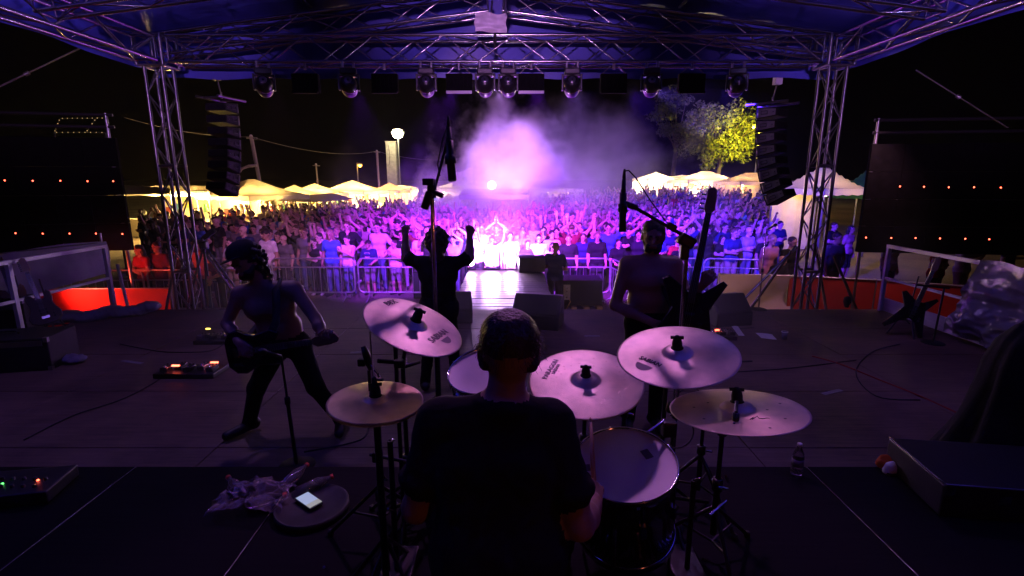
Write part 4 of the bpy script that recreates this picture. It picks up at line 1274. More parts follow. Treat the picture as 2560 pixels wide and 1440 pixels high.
for (u0, u1, lab) in ((486, 668, 'crowd barrier behind the guitar player'), (683, 887, 'crowd barrier in front of the bald man in grey'), (897, 1100, 'crowd barrier left of the catwalk, behind the singer'),
                      (1392, 1524, 'short crowd barrier right of the speaker box'), (1562, 1748, 'crowd barrier behind the bass player'), (1757, 1900, 'crowd barrier ending at the pale banner')):
    barrier(bx_(u0), BARY, bx_(u1), BARY - (0.25 if u0 > 1700 else 0), lab)
barrier(bx_(1528) - 0.02, BARY - 0.02, bx_(1570) - 0.25, BARY - 1.15, 'crowd barrier turned end-on beside the bass player')
barrier(-7.9, 10.9, -5.9, 10.9, 'crowd barrier catching red light left of the left tower')
barrier(-10.1, 10.7, -8.0, 10.9, 'crowd barrier at the far left under the screen')

# banner cloth hung on the right-hand barriers
M_redb = mat('red_banner', (0.50, 0.035, 0.018), 0.65, 0, 0.12, 3, 0.1, 8)
M_paleb = mat('pale_banner', (0.62, 0.50, 0.55), 0.5, 0, 0.08, 3, 0.15, 6)
def banner(pts, h, m, name, label, cat, ruff=0.03, seams=0):
    A = Vector(pts[0])
    t = thing(name, label, cat, (A.x, A.y, gz(A.x, A.y)))
    for k in range(len(pts) - 1):
        a, b = Vector(pts[k]), Vector(pts[k + 1])
        d = (b - a); L = d.length
        nn = Vector((d.y, -d.x, 0)).normalized()
        def fn(p, q):
            w_ = a + d * p
            off = ruff * (math.sin(p * L * 5 + q * 2) * 0.6 + math.sin(p * L * 2.1 + q * 5)) * (0.3 + q)
            return tuple(w_ + nn * off + Vector((0, 0, -h * q + 0.01 * math.sin(p * L * 3))))
        sheet(fn, max(10, int(L * 12)), 10).build('cloth_panel', m, t)
        rod('top_rail', a, b, 0.016, M_steel, t)
    for q in pts: rod('post', (q[0], q[1] + 0.04, gz(q[0], q[1])), (q[0], q[1] + 0.04, q[2] + 0.02), 0.02, M_steel, t)
    return t
p0, p1 = PZ(1800, 685, 0.10), PZ(1985, 690, 0.10)
banner([tuple(p0), tuple(p1)], 1.02, M_paleb, 'pale_banner', 'pale crumpled banner cloth draped over the barrier right of the bass player', 'banner', 0.12)
q0, q1, q2, q3 = PZ(1975, 690, 0.10), PZ(2072, 694, 0.10), PZ(2190, 700, 0.10), PZ(2420, 716, 0.10)
banner([tuple(q0), tuple(q1), tuple(q2)], 1.02, M_redb, 'red_banner', 'flat red banner along the barrier behind the right tower', 'banner', 0.008)
banner([tuple(q2 + Vector((0.03, 0, 0))), tuple(q3)], 1.0, M_redb, 'red_banner', 'flat red banner along the barrier behind the white railing', 'banner', 0.008)
lp = [(-12.5, 9.6, -0.08), (-9.4, 9.7, -0.08), (-6.75, 9.85, -0.10)]
banner(lp, 0.86, M_redb, 'red_banner', 'low red banner on the ground barrier beyond the left railing', 'banner', 0.02)

# ------------------------------------------------------------------ stage-side railings
M_rail = mat('white_rail', (0.70, 0.70, 0.74), 0.4, 0.1, 0.12, 10)
M_toe = mat('toe_board', (0.52, 0.50, 0.58), 0.55, 0, 0.15, 6)
def railing(x, ys, label, toe=True, outer=False):
    t = thing('stage_railing', label, 'railing', (x, ys[0], 0), 'railings on the stage sides')
    for y in ys:
        block('post', (x, y, 0.49), (0.05, 0.05, 0.98), M_rail, t)
    y0, y1 = ys[0], ys[-1]
    block('top_rail', (x, (y0 + y1) / 2, 1.005), (0.055, abs(y1 - y0) + 0.05, 0.05), M_rail, t)
    block('mid_rail', (x, (y0 + y1) / 2, 0.52), (0.04, abs(y1 - y0) - 0.05, 0.035), M_rail, t)
    if toe: block('toe_board', (x + (0.035 if x > 0 else -0.035), (y0 + y1) / 2, 0.11), (0.018, abs(y1 - y0), 0.2), M_toe, t)
    return t
railing(5.72, (7.72, 4.75), 'white tube railing along the right stage edge')
railing(-6.18, (7.72, 6.2, 4.7, 3.2), 'white tube railing along the left stage edge', False)
rod_t = thing('loose_pole', 'pale pole standing at the left front stage corner', 'pole', (-6.02, 7.76, 0))
rod('tube', (-6.02, 7.79, 0.0), (-6.08, 7.79, 0.72), 0.022, M_rail, rod_t)
block('foot', (-6.02, 7.77, 0.012), (0.08, 0.05, 0.02), M_steel, rod_t)
# grey tarpaulin hung outside the left railing
M_gtarp = mat('grey_tarp', (0.22, 0.22, 0.28), 0.6, 0, 0.2, 2.5, 0.4, 5)
t = thing('grey_tarpaulin', 'grey tarpaulin stretched behind the left railing', 'tarpaulin', (-6.6, 6.5, 0))
def fn(a, b):
    y = 3.0 + a * 5.3
    zt = 1.18 - 0.18 * a; zb = 0.28 + 0.20 * a
    return (-6.62 + 0.05 * math.sin(a * 13 + b * 3), y, zt + (zb - zt) * b + 0.03 * math.sin(a * 9))
sheet(fn, 40, 8).build('cloth', M_gtarp, t)
rod('top_rope', (-6.62, 3.0, 1.19), (-6.62, 8.3, 1.0), 0.008, M_strap, t)
for y in (3.05, 8.25): rod('stake', (-6.64, y, GZ), (-6.64, y, 1.15), 0.02, M_steel, t)
# plastic sheet over the right end of the railing
M_plast = mat('clear_plastic_sheet', (0.20, 0.19, 0.25), 0.20, 0, 0.15, 4, 0.3, 30, spec=0.9, coat=0.3)
t = thing('plastic_sheet', 'crumpled plastic sheet hung over the right end of the railing', 'plastic sheet', (5.72, 5.5, 0))
def fn(a, b):
    wv = 0.10 * abs(mnoise.noise(Vector((a * 6, b * 5, 1)))) + 0.05 * abs(mnoise.noise(Vector((a * 14, b * 11, 4)))) + 0.04 * math.sin(a * 15 + 3 * b) + 0.05 * math.sin(a * 6.3 - b * 4) + 0.03 * math.sin(b * 13 + a * 4)
    return (5.62 + wv * (0.3 + b) - 0.10 * b, 6.08 - a * 1.5 + 0.30 * b * (1 - a) , 1.05 - b * 0.98 + 0.02 * math.sin(a * 11))
sheet(fn, 70, 60).build('sheet', M_plast, t)

# ------------------------------------------------------------------ lamps at the end of the catwalk
M_lamphot = mat('catwalk_lamp_lens', (0.8, 0.7, 0.9), 0.2, emit=(0.82, 0.56, 1.0), estr=140.0)
M_lampmid = mat('catwalk_lamp_lens_dim', (0.8, 0.7, 0.9), 0.2, emit=(0.82, 0.54, 1.0), estr=60.0)
def floor_lamp(u, v, hot, label, size=0.1, y=11.35):
    c = PY(u, v, y); c.z = max(c.z, size + 0.03)
    t = thing('floor_lamp', label, 'stage lamp', (c.x, c.y, 0), 'lamps at the end of the catwalk')
    M = Matrix.Translation(c) @ Matrix.Rotation(R(90), 4, 'X')
    MB().lathe([(0.0, -0.16), (size * 0.7, -0.16), (size, -0.08), (size * 1.08, 0.0), (size * 1.08, 0.02), (size, 0.02)], M, 24).build('can', M_black, t)
    MB().lathe([(0.0, 0.012), (size * 0.6, 0.010), (size, 0.0)], M, 24).build('lens', M_lamphot if hot else M_lampmid, t)
    MB().tube([c + Vector((-size * 1.2, 0.05, 0)), c + Vector((-size * 1.2, 0.05, -c.z + 0.012)), c + Vector((size * 1.2, 0.05, -c.z + 0.012)), c + Vector((size * 1.2, 0.05, 0))], 0.012, 6).build('yoke', M_black, t)
    spot('catwalk_beam', (c.x, c.y - 0.06, c.z), (c.x * 0.9, 3.0, 0.9), (110 if hot else 60) * LIGHT_K, (0.70, 0.36, 1.0), 80, 0.9, size)
    spot('added_crowd_beam', (c.x, c.y + 0.25, c.z + 0.05), (c.x * 1.6, 16.0, 0.9), (900 if hot else 380) * LIGHT_K, (0.50, 0.15, 1.0), 95, 0.9, size)  # added beam from the lamp's back to brighten the crowd
floor_lamp(1178, 656, False, 'small lamp at the left of the catwalk end', 0.075)
floor_lamp(1228, 645, True, 'brightest lamp at the catwalk end, left of the broad man', 0.16)
floor_lamp(1277, 655, True, 'bright lamp at the middle right of the catwalk end', 0.10)
floor_lamp(1336, 656, False, 'lamp on the right of the catwalk end beside the black case', 0.075)
# black floor case / wedge behind the right lamp
t = thing('floor_monitor', 'black wedge speaker lying at the right end of the catwalk', 'loudspeaker', (0.42, 11.2, 0), 'wedge speakers on stage and catwalk')
def wedge(t, c, wdt, dep, hgt, rz, m=M_black, flip=1):
    """floor wedge: side profile extruded across the width"""
    prof = [(-dep / 2, 0), (dep / 2, 0), (dep / 2, hgt * 0.45), (-dep * 0.02, hgt), (-dep / 2, hgt * 0.9)]
    M = Matrix.Translation(c) @ Matrix.Rotation(rz, 4, 'Z')
    vs = []
    for x in (-wdt / 2, wdt / 2):
        for (y, z) in prof: vs.append(M @ Vector((x, y * flip, z)))
    n = len(prof)
    fs = [tuple(range(n)) if flip < 0 else tuple(reversed(range(n))), tuple(range(n, 2 * n)) if flip > 0 else tuple(reversed(range(n, 2 * n)))]
    for k in range(n):
        k2 = (k + 1) % n
        q = (k, k2, n + k2, n + k)
        fs.append(q if flip > 0 else q[::-1])
    o = MB().add(vs, fs).build('cabinet', m, t)
    bevel(o, 0.018, 2)
    a = Vector((0, dep / 2 * flip, hgt * 0.45)); b_ = Vector((0, -dep * 0.02 * flip, hgt))
    nd = Vector((0, (b_ - a).z * flip, -(b_ - a).y * flip)).normalized()
    mid = (a + b_) / 2 + nd * 0.004
    rt = Matrix.Rotation(math.atan2((b_ - a).z, (b_ - a).y), 3, 'X')
    o = MB().box((0, 0, 0), (wdt * 0.88, (b_ - a).length * 0.88, 0.012), rt)
    o.v = [tuple(M @ (Vector(p) + mid)) for p in o.v]
    o.build('grille', M_grille, t)
    for sx in (-1, 1):
        h = MB().box((0, 0, 0), (0.008, dep * 0.3, 0.05)); h.v = [tuple(M @ (Vector(p) + Vector((sx * (wdt / 2 + 0.003), 0, hgt * 0.55)))) for p in h.v]
        h.build('handle', M_rubber, t)
    return t
wedge(t, Vector((0.42, 11.25, 0.0)), 0.58, 0.42, 0.36, 0.1)
# monitors on the stage
t = thing('floor_monitor', 'large black stage monitor wedge right of the drummer head', 'loudspeaker', (0.38, 6.9, 0), 'wedge speakers on stage and catwalk')
mc = PZ(1345, 812, 0)
wedge(t, mc, 0.66, 0.5, 0.44, R(-14), M_black, -1)
t = thing('floor_monitor', 'black stage monitor wedge behind the bass guitar', 'loudspeaker', tuple(PZ(1812, 806, 0)), 'wedge speakers on stage and catwalk')
wedge(t, PZ(1812, 806, 0), 0.55, 0.45, 0.42, R(12), M_black, -1)
t = thing('floor_monitor', 'black stage monitor wedge mostly hidden by the singer', 'loudspeaker', tuple(PZ(1128, 800, 0)), 'wedge speakers on stage and catwalk')
wedge(t, PZ(1128, 800, 0), 0.60, 0.45, 0.42, R(8), M_black, -1)
# sub speaker on the ground right of the catwalk
c = PZ(1444, 764, GZ + 0.10)
t = thing('subwoofer', 'grey black bass speaker box on a pallet right of the catwalk', 'loudspeaker', (c.x, c.y, GZ), 'bass speaker boxes in front of the stage')
o = MB().box((c.x + 0.05, c.y + 0.35, GZ + 0.10 + 0.30), (1.05, 0.7, 0.60)).build('cabinet', M_cab, t); bevel(o, 0.015, 2)
block('rear_panel', (c.x - 0.26, c.y - 0.004, GZ + 0.42), (0.16, 0.01, 0.36), M_alud, t)
for z in (0.52, 0.44, 0.3): MB().lathe([(0, 0.012), (0.018, 0.012), (0.02, 0)], Matrix.Translation((c.x - 0.26, c.y - 0.01, GZ + z)) @ Matrix.Rotation(R(90), 4, 'X'), 12).build('socket', M_chrome, t)
M_pal = mat('pallet_wood', (0.36, 0.25, 0.12), 0.7, 0, 0.25, 8)
for k in range(4): block('pallet_board', (c.x - 0.40 + 0.3 * k, c.y + 0.3, GZ + 0.05), (0.12, 0.9, 0.09), M_pal, t)
MB().tube([(c.x - 0.22, c.y - 0.02, GZ + 0.3), (c.x - 0.18, c.y - 0.1, GZ + 0.22), (c.x - 0.3, c.y - 0.16, GZ + 0.02), (c.x - 0.6, c.y - 0.2, GZ + 0.015)], 0.008, 6).build('cable', mat('yellow_cable', (0.5, 0.35, 0.05), 0.5), t)
c = PZ(1056, 748, GZ)
t = thing('subwoofer', 'grey bass speaker box on the ground left of the catwalk', 'loudspeaker', (c.x, c.y, GZ), 'bass speaker boxes in front of the stage')
o = MB().box((c.x + 0.15, c.y + 0.35, GZ + 0.36), (0.75, 0.7, 0.7)).build('cabinet', M_cab, t); bevel(o, 0.015, 2)
block('rear_panel', (c.x + 0.15, c.y - 0.004, GZ + 0.36), (0.3, 0.01, 0.4), M_alud, t)
# steward beside the catwalk
st = put_person(PY(1388, 640, 11.0).x, 11.0, 0.96, math.pi * 0.86, 'fold', 'bald', 'navy', 'black', 1, 0, 0, 0, .6, 'bald steward in dark blue standing beside the catwalk', None)

# ------------------------------------------------------------------ tents
M_tent = mat('tent_canvas', (0.80, 0.76, 0.68), 0.75, 0, 0.08, 2, 0.2, 4)
for nm in ('Transmission Weight',): pass
M_tentleg = mat('tent_leg', (0.55, 0.55, 0.56), 0.4, 0.6, 0.1, 10)
M_tentwall = mat('tent_wall', (0.70, 0.62, 0.48), 0.8, 0, 0.1, 3)
def translucent(m, amt):
    nt = m.node_tree; b = nt.nodes['Principled BSDF']; out = [n for n in nt.nodes if n.type == 'OUTPUT_MATERIAL'][0]
    tr = nt.nodes.new('ShaderNodeBsdfTranslucent'); tr.inputs['Color'].default_value = (0.85, 0.75, 0.55, 1)
    mx = nt.nodes.new('ShaderNodeMixShader'); mx.inputs[0].default_value = amt
    nt.links.new(b.outputs[0], mx.inputs[1]); nt.links.new(tr.outputs[0], mx.inputs[2]); nt.links.new(mx.outputs[0], out.inputs['Surface'])
translucent(M_tent, 0.2)
M_bulb = mat('tent_bulb', (0.9, 0.8, 0.5), 0.3, emit=(1.0, 0.72, 0.30), estr=45.0)
M_goods = [mat('goods_%d' % i, c, 0.7) for i, c in enumerate(((0.3, 0.05, 0.05), (0.05, 0.15, 0.3), (0.5, 0.45, 0.1), (0.06, 0.06, 0.06), (0.1, 0.3, 0.12), (0.6, 0.55, 0.5)))]
def tent(x, y, wdt, dep, eave, peak, rz, label, power=0, wall=True, lampcol=WARM, goods=0, group='market tents beside the crowd', vis=True, m=None, ridge=0.0):
    z0 = gz(x, y)
    t = thing('market_tent', label, 'tent', (0, 0, 0), group, matrix=Matrix.Translation((x, y, z0)) @ Matrix.Rotation(rz, 4, 'Z'))
    n = 16
    def fn(a, b):
        X, Y_ = (a - .5) * wdt, (b - .5) * dep
        px = max(0.0, (abs(a - .5) * 2 - ridge) / (1 - ridge)); q = max(px, abs(b - .5) * 2)
        return (X, Y_, eave + (peak - eave) * (1 - q) ** 1.4 - 0.03 * math.sin(a * 9) * math.sin(b * 7) * q)
    sheet(fn, n, n).build('canopy', m or M_tent, t, False)
    rim = []
    for (xa, ya, xb, yb) in ((-.5, -.5, .5, -.5), (.5, -.5, .5, .5), (.5, .5, -.5, .5), (-.5, .5, -.5, -.5)):
        def fv(a, b, xa=xa, ya=ya, xb=xb, yb=yb):
            return ((xa + (xb - xa) * a) * wdt * 1.002, (ya + (yb - ya) * a) * dep * 1.002, eave - b * (0.24 + 0.02 * math.sin(a * 30)))
        sheet(fv, 16, 2).build('valance', m or M_tent, t, False)
    for sx in (-.48, .48):
        for sy in (-.48, .48):
            block('leg', (sx * wdt, sy * dep, eave / 2), (0.05, 0.05, eave), M_tentleg, t, None, False)
    if wall:
        def fw(a, b): return ((a - .5) * wdt, dep * 0.49 + 0.02 * math.sin(a * 20), eave - 0.1 - b * (eave - 0.15))
        sheet(fw, 16, 4).build('back_wall', M_tentwall, t, False)
    if power > 0:
        for k in range(2 if wdt > 2.5 else 1):
            lx = (-0.22 + 0.44 * k) * wdt if wdt > 2.5 else 0
            o = MB().lathe([(0, -0.09), (0.05, -0.07), (0.07, 0), (0.05, 0.06), (0.03, 0.09)], Matrix.Translation((lx, -dep * 0.1, eave - 0.22)), 12).build('bulb', M_bulb, t, False)
            rod('bulb_cord', (lx, -dep * 0.1, eave - 0.12), (lx, -dep * 0.1, eave + 0.2), 0.006, M_black, t, 6, False)
            w_ = Matrix.Translation((x, y, z0)) @ Matrix.Rotation(rz, 4, 'Z') @ Vector((lx, -dep * 0.1, eave - 0.38))
            point('tent_lamp', tuple(w_), power * TENT_K * LIGHT_K, lampcol, 0.09)
    if goods:
        b = block('counter', (0, -dep * 0.38, 0.5), (wdt * 0.85, 0.6, 0.9), M_tentwall, t, None, False)
        for k in range(goods):
            a = (k + 0.5) / goods - 0.5
            block('goods', (a * wdt * 0.9, dep * 0.44, 1.2 + 0.45 * ((k * 7) % 3) / 2), (wdt * 0.6 / goods, 0.04, 0.45), M_goods[k % 6], t, None, False)
    return t
def tent_px(u, vpeak, d, wdt, label, power, rz=0.0, dep=3.0, eave=2.15, **k):
    p = P(u, vpeak, d)
    return tent(p.x, p.y, wdt, dep, eave, p.z - gz(p.x, p.y), rz, label, power, **k)
tent_px(628, 448, 27.0, 4.4, 'nearest white tent in the left row, beside the hanging speakers', 230, R(-28), 3.6, 2.2, goods=8, ridge=0.15)
tent_px(735, 462, 32.0, 2.8, 'small peaked tent second in the left row', 200, R(-30), 2.8, 2.0, goods=5)
tent_px(786, 458, 35.0, 3.2, 'pale peaked tent third in the left row', 320, R(-25), 3.0, 2.05, goods=6)
tent_px(880, 450, 38.0, 4.2, 'brightest large white tent in the left row', 560, R(-18), 3.4, 2.1, goods=5)
tent_px(973, 456, 45.0, 2.8, 'small orange tent at the end of the left row', 160, R(-10), 2.6, 1.9, lampcol=(1.0, 0.42, 0.12))
tent_px(1004, 462, 50.0, 2.6, 'pale tent behind the small orange tent', 160, R(-5), 2.6, 2.0)
tent_px(1145, 452, 40.0, 5.0, 'white tent half lost in the smoke left of centre', 120, 0, 3.0, 2.2, lampcol=(1.0, 0.7, 0.6))
tent_px(1290, 462, 44.0, 6.0, 'dark tent behind the smoke at the centre', 0, 0, 3.0, 2.1)
tent_px(1395, 468, 44.0, 4.0, 'dim tent right of the smoke', 20, 0, 3.0, 2.0)
tent_px(1640, 430, 45.0, 3.0, 'white lit tent at the left of the right row', 420, R(12), 3.0, 2.2, lampcol=(1.0, 0.78, 0.5))
tent_px(1705, 437, 48.0, 3.2, 'pink grey tent second in the right row', 60, R(12), 3.0, 2.2, lampcol=(1.0, 0.7, 0.5))
tent_px(1765, 428, 41.0, 5.0, 'wide pale tent third in the right row', 330, R(14), 3.0, 2.15, lampcol=(1.0, 0.66, 0.34), goods=6, ridge=0.2)
tent_px(1880, 432, 38.0, 4.4, 'grey tent partly behind the right speakers', 90, R(16), 3.0, 2.2, lampcol=(1.0, 0.55, 0.2), ridge=0.3)
tent_px(2060, 409, 20.0, 2.5, 'beige gazebo with a lit counter right of the right tower', 45, R(20), 2.4, 2.65, goods=0, lampcol=(1.0, 0.6, 0.2))
M_green = mat('green_canvas', (0.03, 0.22, 0.06), 0.7)
tent_px(2165, 425, 24.0, 2.0, 'green awning peeping out beside the right screen', 18, R(20), 2.0, 2.35, m=M_green, wall=False)
# the bar stall at the left, nearest to the stage
t = tent_px(455, 464, 27.0, 7.4, 'flat roofed bar stall with a strip light left of the stage', 60, R(-20), 3.0, 2.42, goods=9, ridge=0.5, group='market tents beside the crowd')
M_strip = mat('strip_light', (0.9, 0.8, 0.5), 0.3, emit=(1.0, 0.70, 0.24), estr=26.0)
pa, pb = P(425, 489, 25.0), P(522, 487, 24.4)
tt = thing('strip_light', 'row of glaring yellow strip lamps under the bar stall roof', 'lamp', tuple(pa))
for k in range(5):
    a = pa.lerp(pb, (k + 0.06) / 5); b_ = pa.lerp(pb, (k + 0.94) / 5)
    rod('tube', a, b_, 0.05, M_strip, tt, 10)
    rod('hanger', (a + b_) / 2, (a + b_) / 2 + Vector((0, 0, 0.3)), 0.008, M_black, tt, 6)
    if k % 2 == 0: point('strip_glow', tuple((a + b_) / 2 + Vector((0, -0.15, -0.15))), 420 * LIGHT_K, (1.0, 0.60, 0.14), 0.1)
point('stall_lamp', tuple(P(385, 497, 25.6)), 420 * LIGHT_K, WARM, 0.1)
M_aw = mat('awning_canvas', (0.62, 0.52, 0.40), 0.75, 0, 0.1, 2)
t = thing('awning', 'beige awning sheet sloping left of the bar stall', 'awning', tuple(P(375, 520, 25)))
e = [P(310, 462, 26.5), P(425, 470, 26.0), P(425, 485, 24.2), P(310, 486, 24.2)]
sheet(lambda a, b: tuple((e[0].lerp(e[1], a)).lerp(e[3].lerp(e[2], a), b) - Vector((0, 0, 0.12 * math.sin(math.pi * a) * math.sin(math.pi * b)))), 12, 8).build('canvas', M_aw, t)
for q in (e[2], e[3]): rod('pole', (q.x, q.y, GZ), q, 0.02, M_tentleg, t)
t = thing('awning', 'beige awning sheet stretched right of the nearest white tent', 'awning', tuple(P(800, 520, 27)))
e = [P(650, 488, 28.5), P(830, 482, 30.0), P(888, 497, 27.0), P(705, 503, 25.5)]
sheet(lambda a, b: tuple((e[0].lerp(e[1], a)).lerp(e[3].lerp(e[2], a), b) - Vector((0, 0, 0.10 * math.sin(math.pi * a)))), 14, 8).build('canvas', M_tent, t)
for q in (e[2], e[3]): rod('pole', (q.x, q.y, GZ), q, 0.02, M_tentleg, t)
# mixing position in the crowd
t = thing('mixing_tower', 'low mixing desk shelter standing in the crowd below the smoke', 'shelter', (-0.85, 25.5, GZ))
sheet(lambda a, b: (-2.5 + 3.3 * a, 24.4 + 2.4 * b, 1.28 + 0.22 * b), 8, 4).build('roof', mat('shelter_roof', (0.05, 0.05, 0.06), 0.8), t)
sheet(lambda a, b: (-2.5 + 3.3 * a, 24.38, 1.28 - 0.22 * b), 8, 2).build('fascia', mat('shelter_fascia', (0.12, 0.12, 0.14), 0.7), t)
for x in (-2.45, 0.75):
    for y in (24.45, 26.75): rod('post', (x, y, GZ), (x, y, 1.3), 0.03, M_alud, t)
block('desk', (-0.85, 24.7, GZ + 0.5), (2.6, 0.6, 0.9), M_blackm, t)
# flag
t = thing('flag', 'white flag with a small dark emblem left of the smoke', 'flag', tuple(P(1181, 500, 34)))
fa = P(1181, 418, 34)
rod('pole', (fa.x, fa.y, GZ), fa + Vector((0, 0, 0.1)), 0.03, M_alud, t)
sheet(lambda a, b: (fa.x - 1.35 * a, fa.y + 0.12 * math.sin(a * 7), fa.z - 0.45 * a - b * (1.05 - 0.25 * a) + 0.04 * math.sin(a * 9)), 16, 8).build('cloth', M_paleb, t)
MB().lathe([(0.0, 0), (0.13, 0), (0.13, 0.01), (0, 0.01)], Matrix.Translation((fa.x - 0.5, fa.y - 0.10, fa.z - 0.75)) @ Matrix.Rotation(R(90), 4, 'X'), 16, sx=1.4).build('emblem', M_black, t)

# ------------------------------------------------------------------ poles, lamps, wires
M_conc = mat('concrete', (0.42, 0.39, 0.34), 0.85, 0, 0.2, 3, 0.3, 20)
M_pole = mat('pole_grey', (0.30, 0.30, 0.29), 0.6, 0.2, 0.2, 8)
a = P(978, 356, 52); b_ = P(978, 480, 52)
t = thing('concrete_pylon', 'square pale concrete pillar lit from the lamp beside it', 'pillar', (a.x, a.y, gz(a.x, a.y)))
o = MB().box((a.x, a.y, (a.z + GZ) / 2), (1.0, 0.8, a.z - GZ)).build('shaft', M_conc, t); bevel(o, 0.03, 1)
block('cap_slab', (a.x, a.y, a.z + 0.05), (1.08, 0.88, 0.1), M_conc, t)
MB().tube([(a.x - 0.2, a.y - 0.42, a.z - 0.3), (a.x - 0.12, a.y - 0.42, a.z - 1.3), (a.x - 0.22, a.y - 0.42, a.z - 2.2)], 0.02, 6).build('cable', M_black, t)
def street_lamp(u, v, d, label, size, col, estr, power, arm=0.0, hz=0.0):
    c = P(u, v, d)
    t = thing('street_lamp', label, 'street lamp', (c.x + arm, c.y, gz(c.x, c.y)), 'street lamps behind the tents')
    rod('pole', (c.x + arm, c.y + 0.1, gz(c.x, c.y)), (c.x + arm, c.y + 0.1, c.z + 0.25), 0.07, M_pole, t)
    rod('arm', (c.x + arm, c.y + 0.1, c.z + 0.25), (c.x, c.y, c.z + 0.2), 0.04, M_pole, t)
    MB().lathe([(0, 0.2), (size * 1.2, 0.12), (size * 1.25, 0.02), (size, 0.0)], Matrix.Translation(c + Vector((0, 0, 0.04))), 16).build('shade', M_pole, t)
    MB().lathe([(0, -size), (size * 0.7, -size * 0.7), (size, 0.0), (size * 0.7, size * 0.5), (0, size * 0.6)], Matrix.Translation(c), 16).build('globe', mat('globe_' + label[:8], (0.9, 0.8, 0.6), 0.3, emit=col, estr=estr), t)
    point('street_glow', tuple(c + Vector((0, -size - 0.15, -0.1))), power * LIGHT_K, col, size)
street_lamp(994, 332, 50.0, 'glaring white street lamp above the concrete pillar', 0.58, (1.0, 0.86, 0.50), 40, 700)
street_lamp(900, 413, 58.0, 'small orange street lamp in the dark behind the tents', 0.22, (1.0, 0.45, 0.05), 14, 60, -0.35)
def bare_pole(u0, v0, u1, v1, d, r_, label, arm=None):
    a, b_ = P(u0, v0, d), P(u1, v1, d)
    b2 = Vector((b_.x, a.y, gz(b_.x, a.y)))
    t = thing('utility_pole', label, 'pole', tuple(b2), 'bare poles behind the tents')
    rod('shaft', b2, a, r_, M_conc, t)
    rod('crossarm', a + Vector((-0.25, 0, -0.05)), a + Vector((0.3, 0, -0.08)), r_ * 0.5, M_pole, t)
    MB().lathe([(0, 0.12), (0.07, 0.09), (0.09, 0), (0.05, -0.06)], Matrix.Translation(a), 10).build('insulator', M_white, t)
    if arm: MB().tube([P(*q, d) for q in arm], r_ * 0.7, 8).build('side_arm', M_conc, t)
    return a
wa = bare_pole(628, 342, 650, 470, 27.0, 0.10, 'leaning pale pole with a bent side arm behind the nearest tent', [(642, 414), (622, 415), (604, 422), (593, 440)])
wb = bare_pole(790, 412, 792, 470, 40.0, 0.06, 'short thin pole above the second left tent')
wc = bare_pole(942, 378, 944, 475, 45.0, 0.10, 'thin pole left of the concrete pillar')
t = thing('overhead_wire', 'thin wire slung from pole to pole behind the tents', 'wire', tuple(wa))
def sag(p, q, s, n=16): return [p.lerp(q, k / n) - Vector((0, 0, s * 4 * (k / n) * (1 - k / n))) for k in range(n + 1)]
MB().tube(sag(P(310, 293, 24), wa, 0.25) + sag(wa, wc, 0.5)[1:] + sag(wc, P(1180, 392, 50), 0.5)[1:], 0.012, 5).build('wire', M_pole, t)

# ------------------------------------------------------------------ trees
M_leaf = [mat('leaf_%d' % i, c, 0.6, 0, 0.3, 2) for i, c in enumerate(((0.085, 0.10, 0.022), (0.06, 0.085, 0.02), (0.11, 0.115, 0.03)))]
M_bark = mat('bark', (0.08, 0.06, 0.045), 0.9, 0, 0.3, 8, 0.5, 20)
def tree(base, ctr, rad, nclump, label, seed, leaf=0.26, per=46, group='trees behind the right tents'):
    rr = np.random.default_rng(seed)
    t = thing('tree', label, 'tree', tuple(base), group)
    b = MB()
    top = Vector(ctr)
    mid = Vector(base).lerp(top, 0.55) + Vector((0.2, 0, 0))
    b.tube([base, mid, top + Vector((0, 0, rad[2] * 0.3))], 0.2, 8, rads=[0.32, 0.2, 0.06])
    cl = []
    for k in range(nclump):
        d = rr.normal(size=3); d /= np.linalg.norm(d)
        r_ = rr.uniform(0.45, 1.0) ** 0.6
        c = Vector((ctr[0] + d[0] * rad[0] * r_, ctr[1] + d[1] * rad[1] * r_, ctr[2] + d[2] * rad[2] * r_))
        cl.append(c)
        if k % 3 == 0: b.tube([mid.lerp(top, rr.uniform(0, 0.8)), mid.lerp(c, 0.6) + Vector((0, 0, 0.2)), c], 0.05, 5, rads=[0.09, 0.06, 0.02])
    b.build('trunk', M_bark, t)
    vs = []; fs = []; n = 0
    for c in cl:
        cr = rr.uniform(0.5, 1.0) * min(rad) * 0.34
        for k in range(per):
            p = rr.normal(size=3); p = p / np.linalg.norm(p) * cr * rr.uniform(0.5, 1.05)
            q = np.array(c) + p * (1.25, 1.25, 0.8)
            a = rr.normal(size=3); a /= np.linalg.norm(a); e_ = np.cross(a, rr.normal(size=3)); e_ /= np.linalg.norm(e_)
            s1 = leaf * rr.uniform(0.6, 1.2); s2 = s1 * 0.5
            vs += [tuple(q - a * s1), tuple(q + e_ * s2), tuple(q + a * s1), tuple(q - e_ * s2)]
            fs.append((n, n + 1, n + 2, n + 3)); n += 4
    m_ = MB(); m_.add(vs, fs, False)
    m_.mi = [int(x) for x in rr.integers(0, 3, len(fs))]
    m_.build('crown', M_leaf, t)
    return t
c = P(1800, 335, 50)
tree((c.x, c.y, gz(c.x, c.y)), tuple(c), (3.9, 3.0, 3.3), 90, 'big leafy tree lit yellow from a lamp and blue from the stage', 3, 0.15, 110)
c2 = P(1690, 285, 54)
tree((c2.x, c2.y, gz(c2.x, c2.y)), tuple(c2), (2.6, 2.4, 2.8), 45, 'dim olive tree left of the yellow lit tree', 5, 0.16, 80)
street_lamp(1884, 318, 45.5, 'yellow lamp shining into the big tree', 0.12, (1.0, 0.80, 0.06), 18, 30, 0.6)
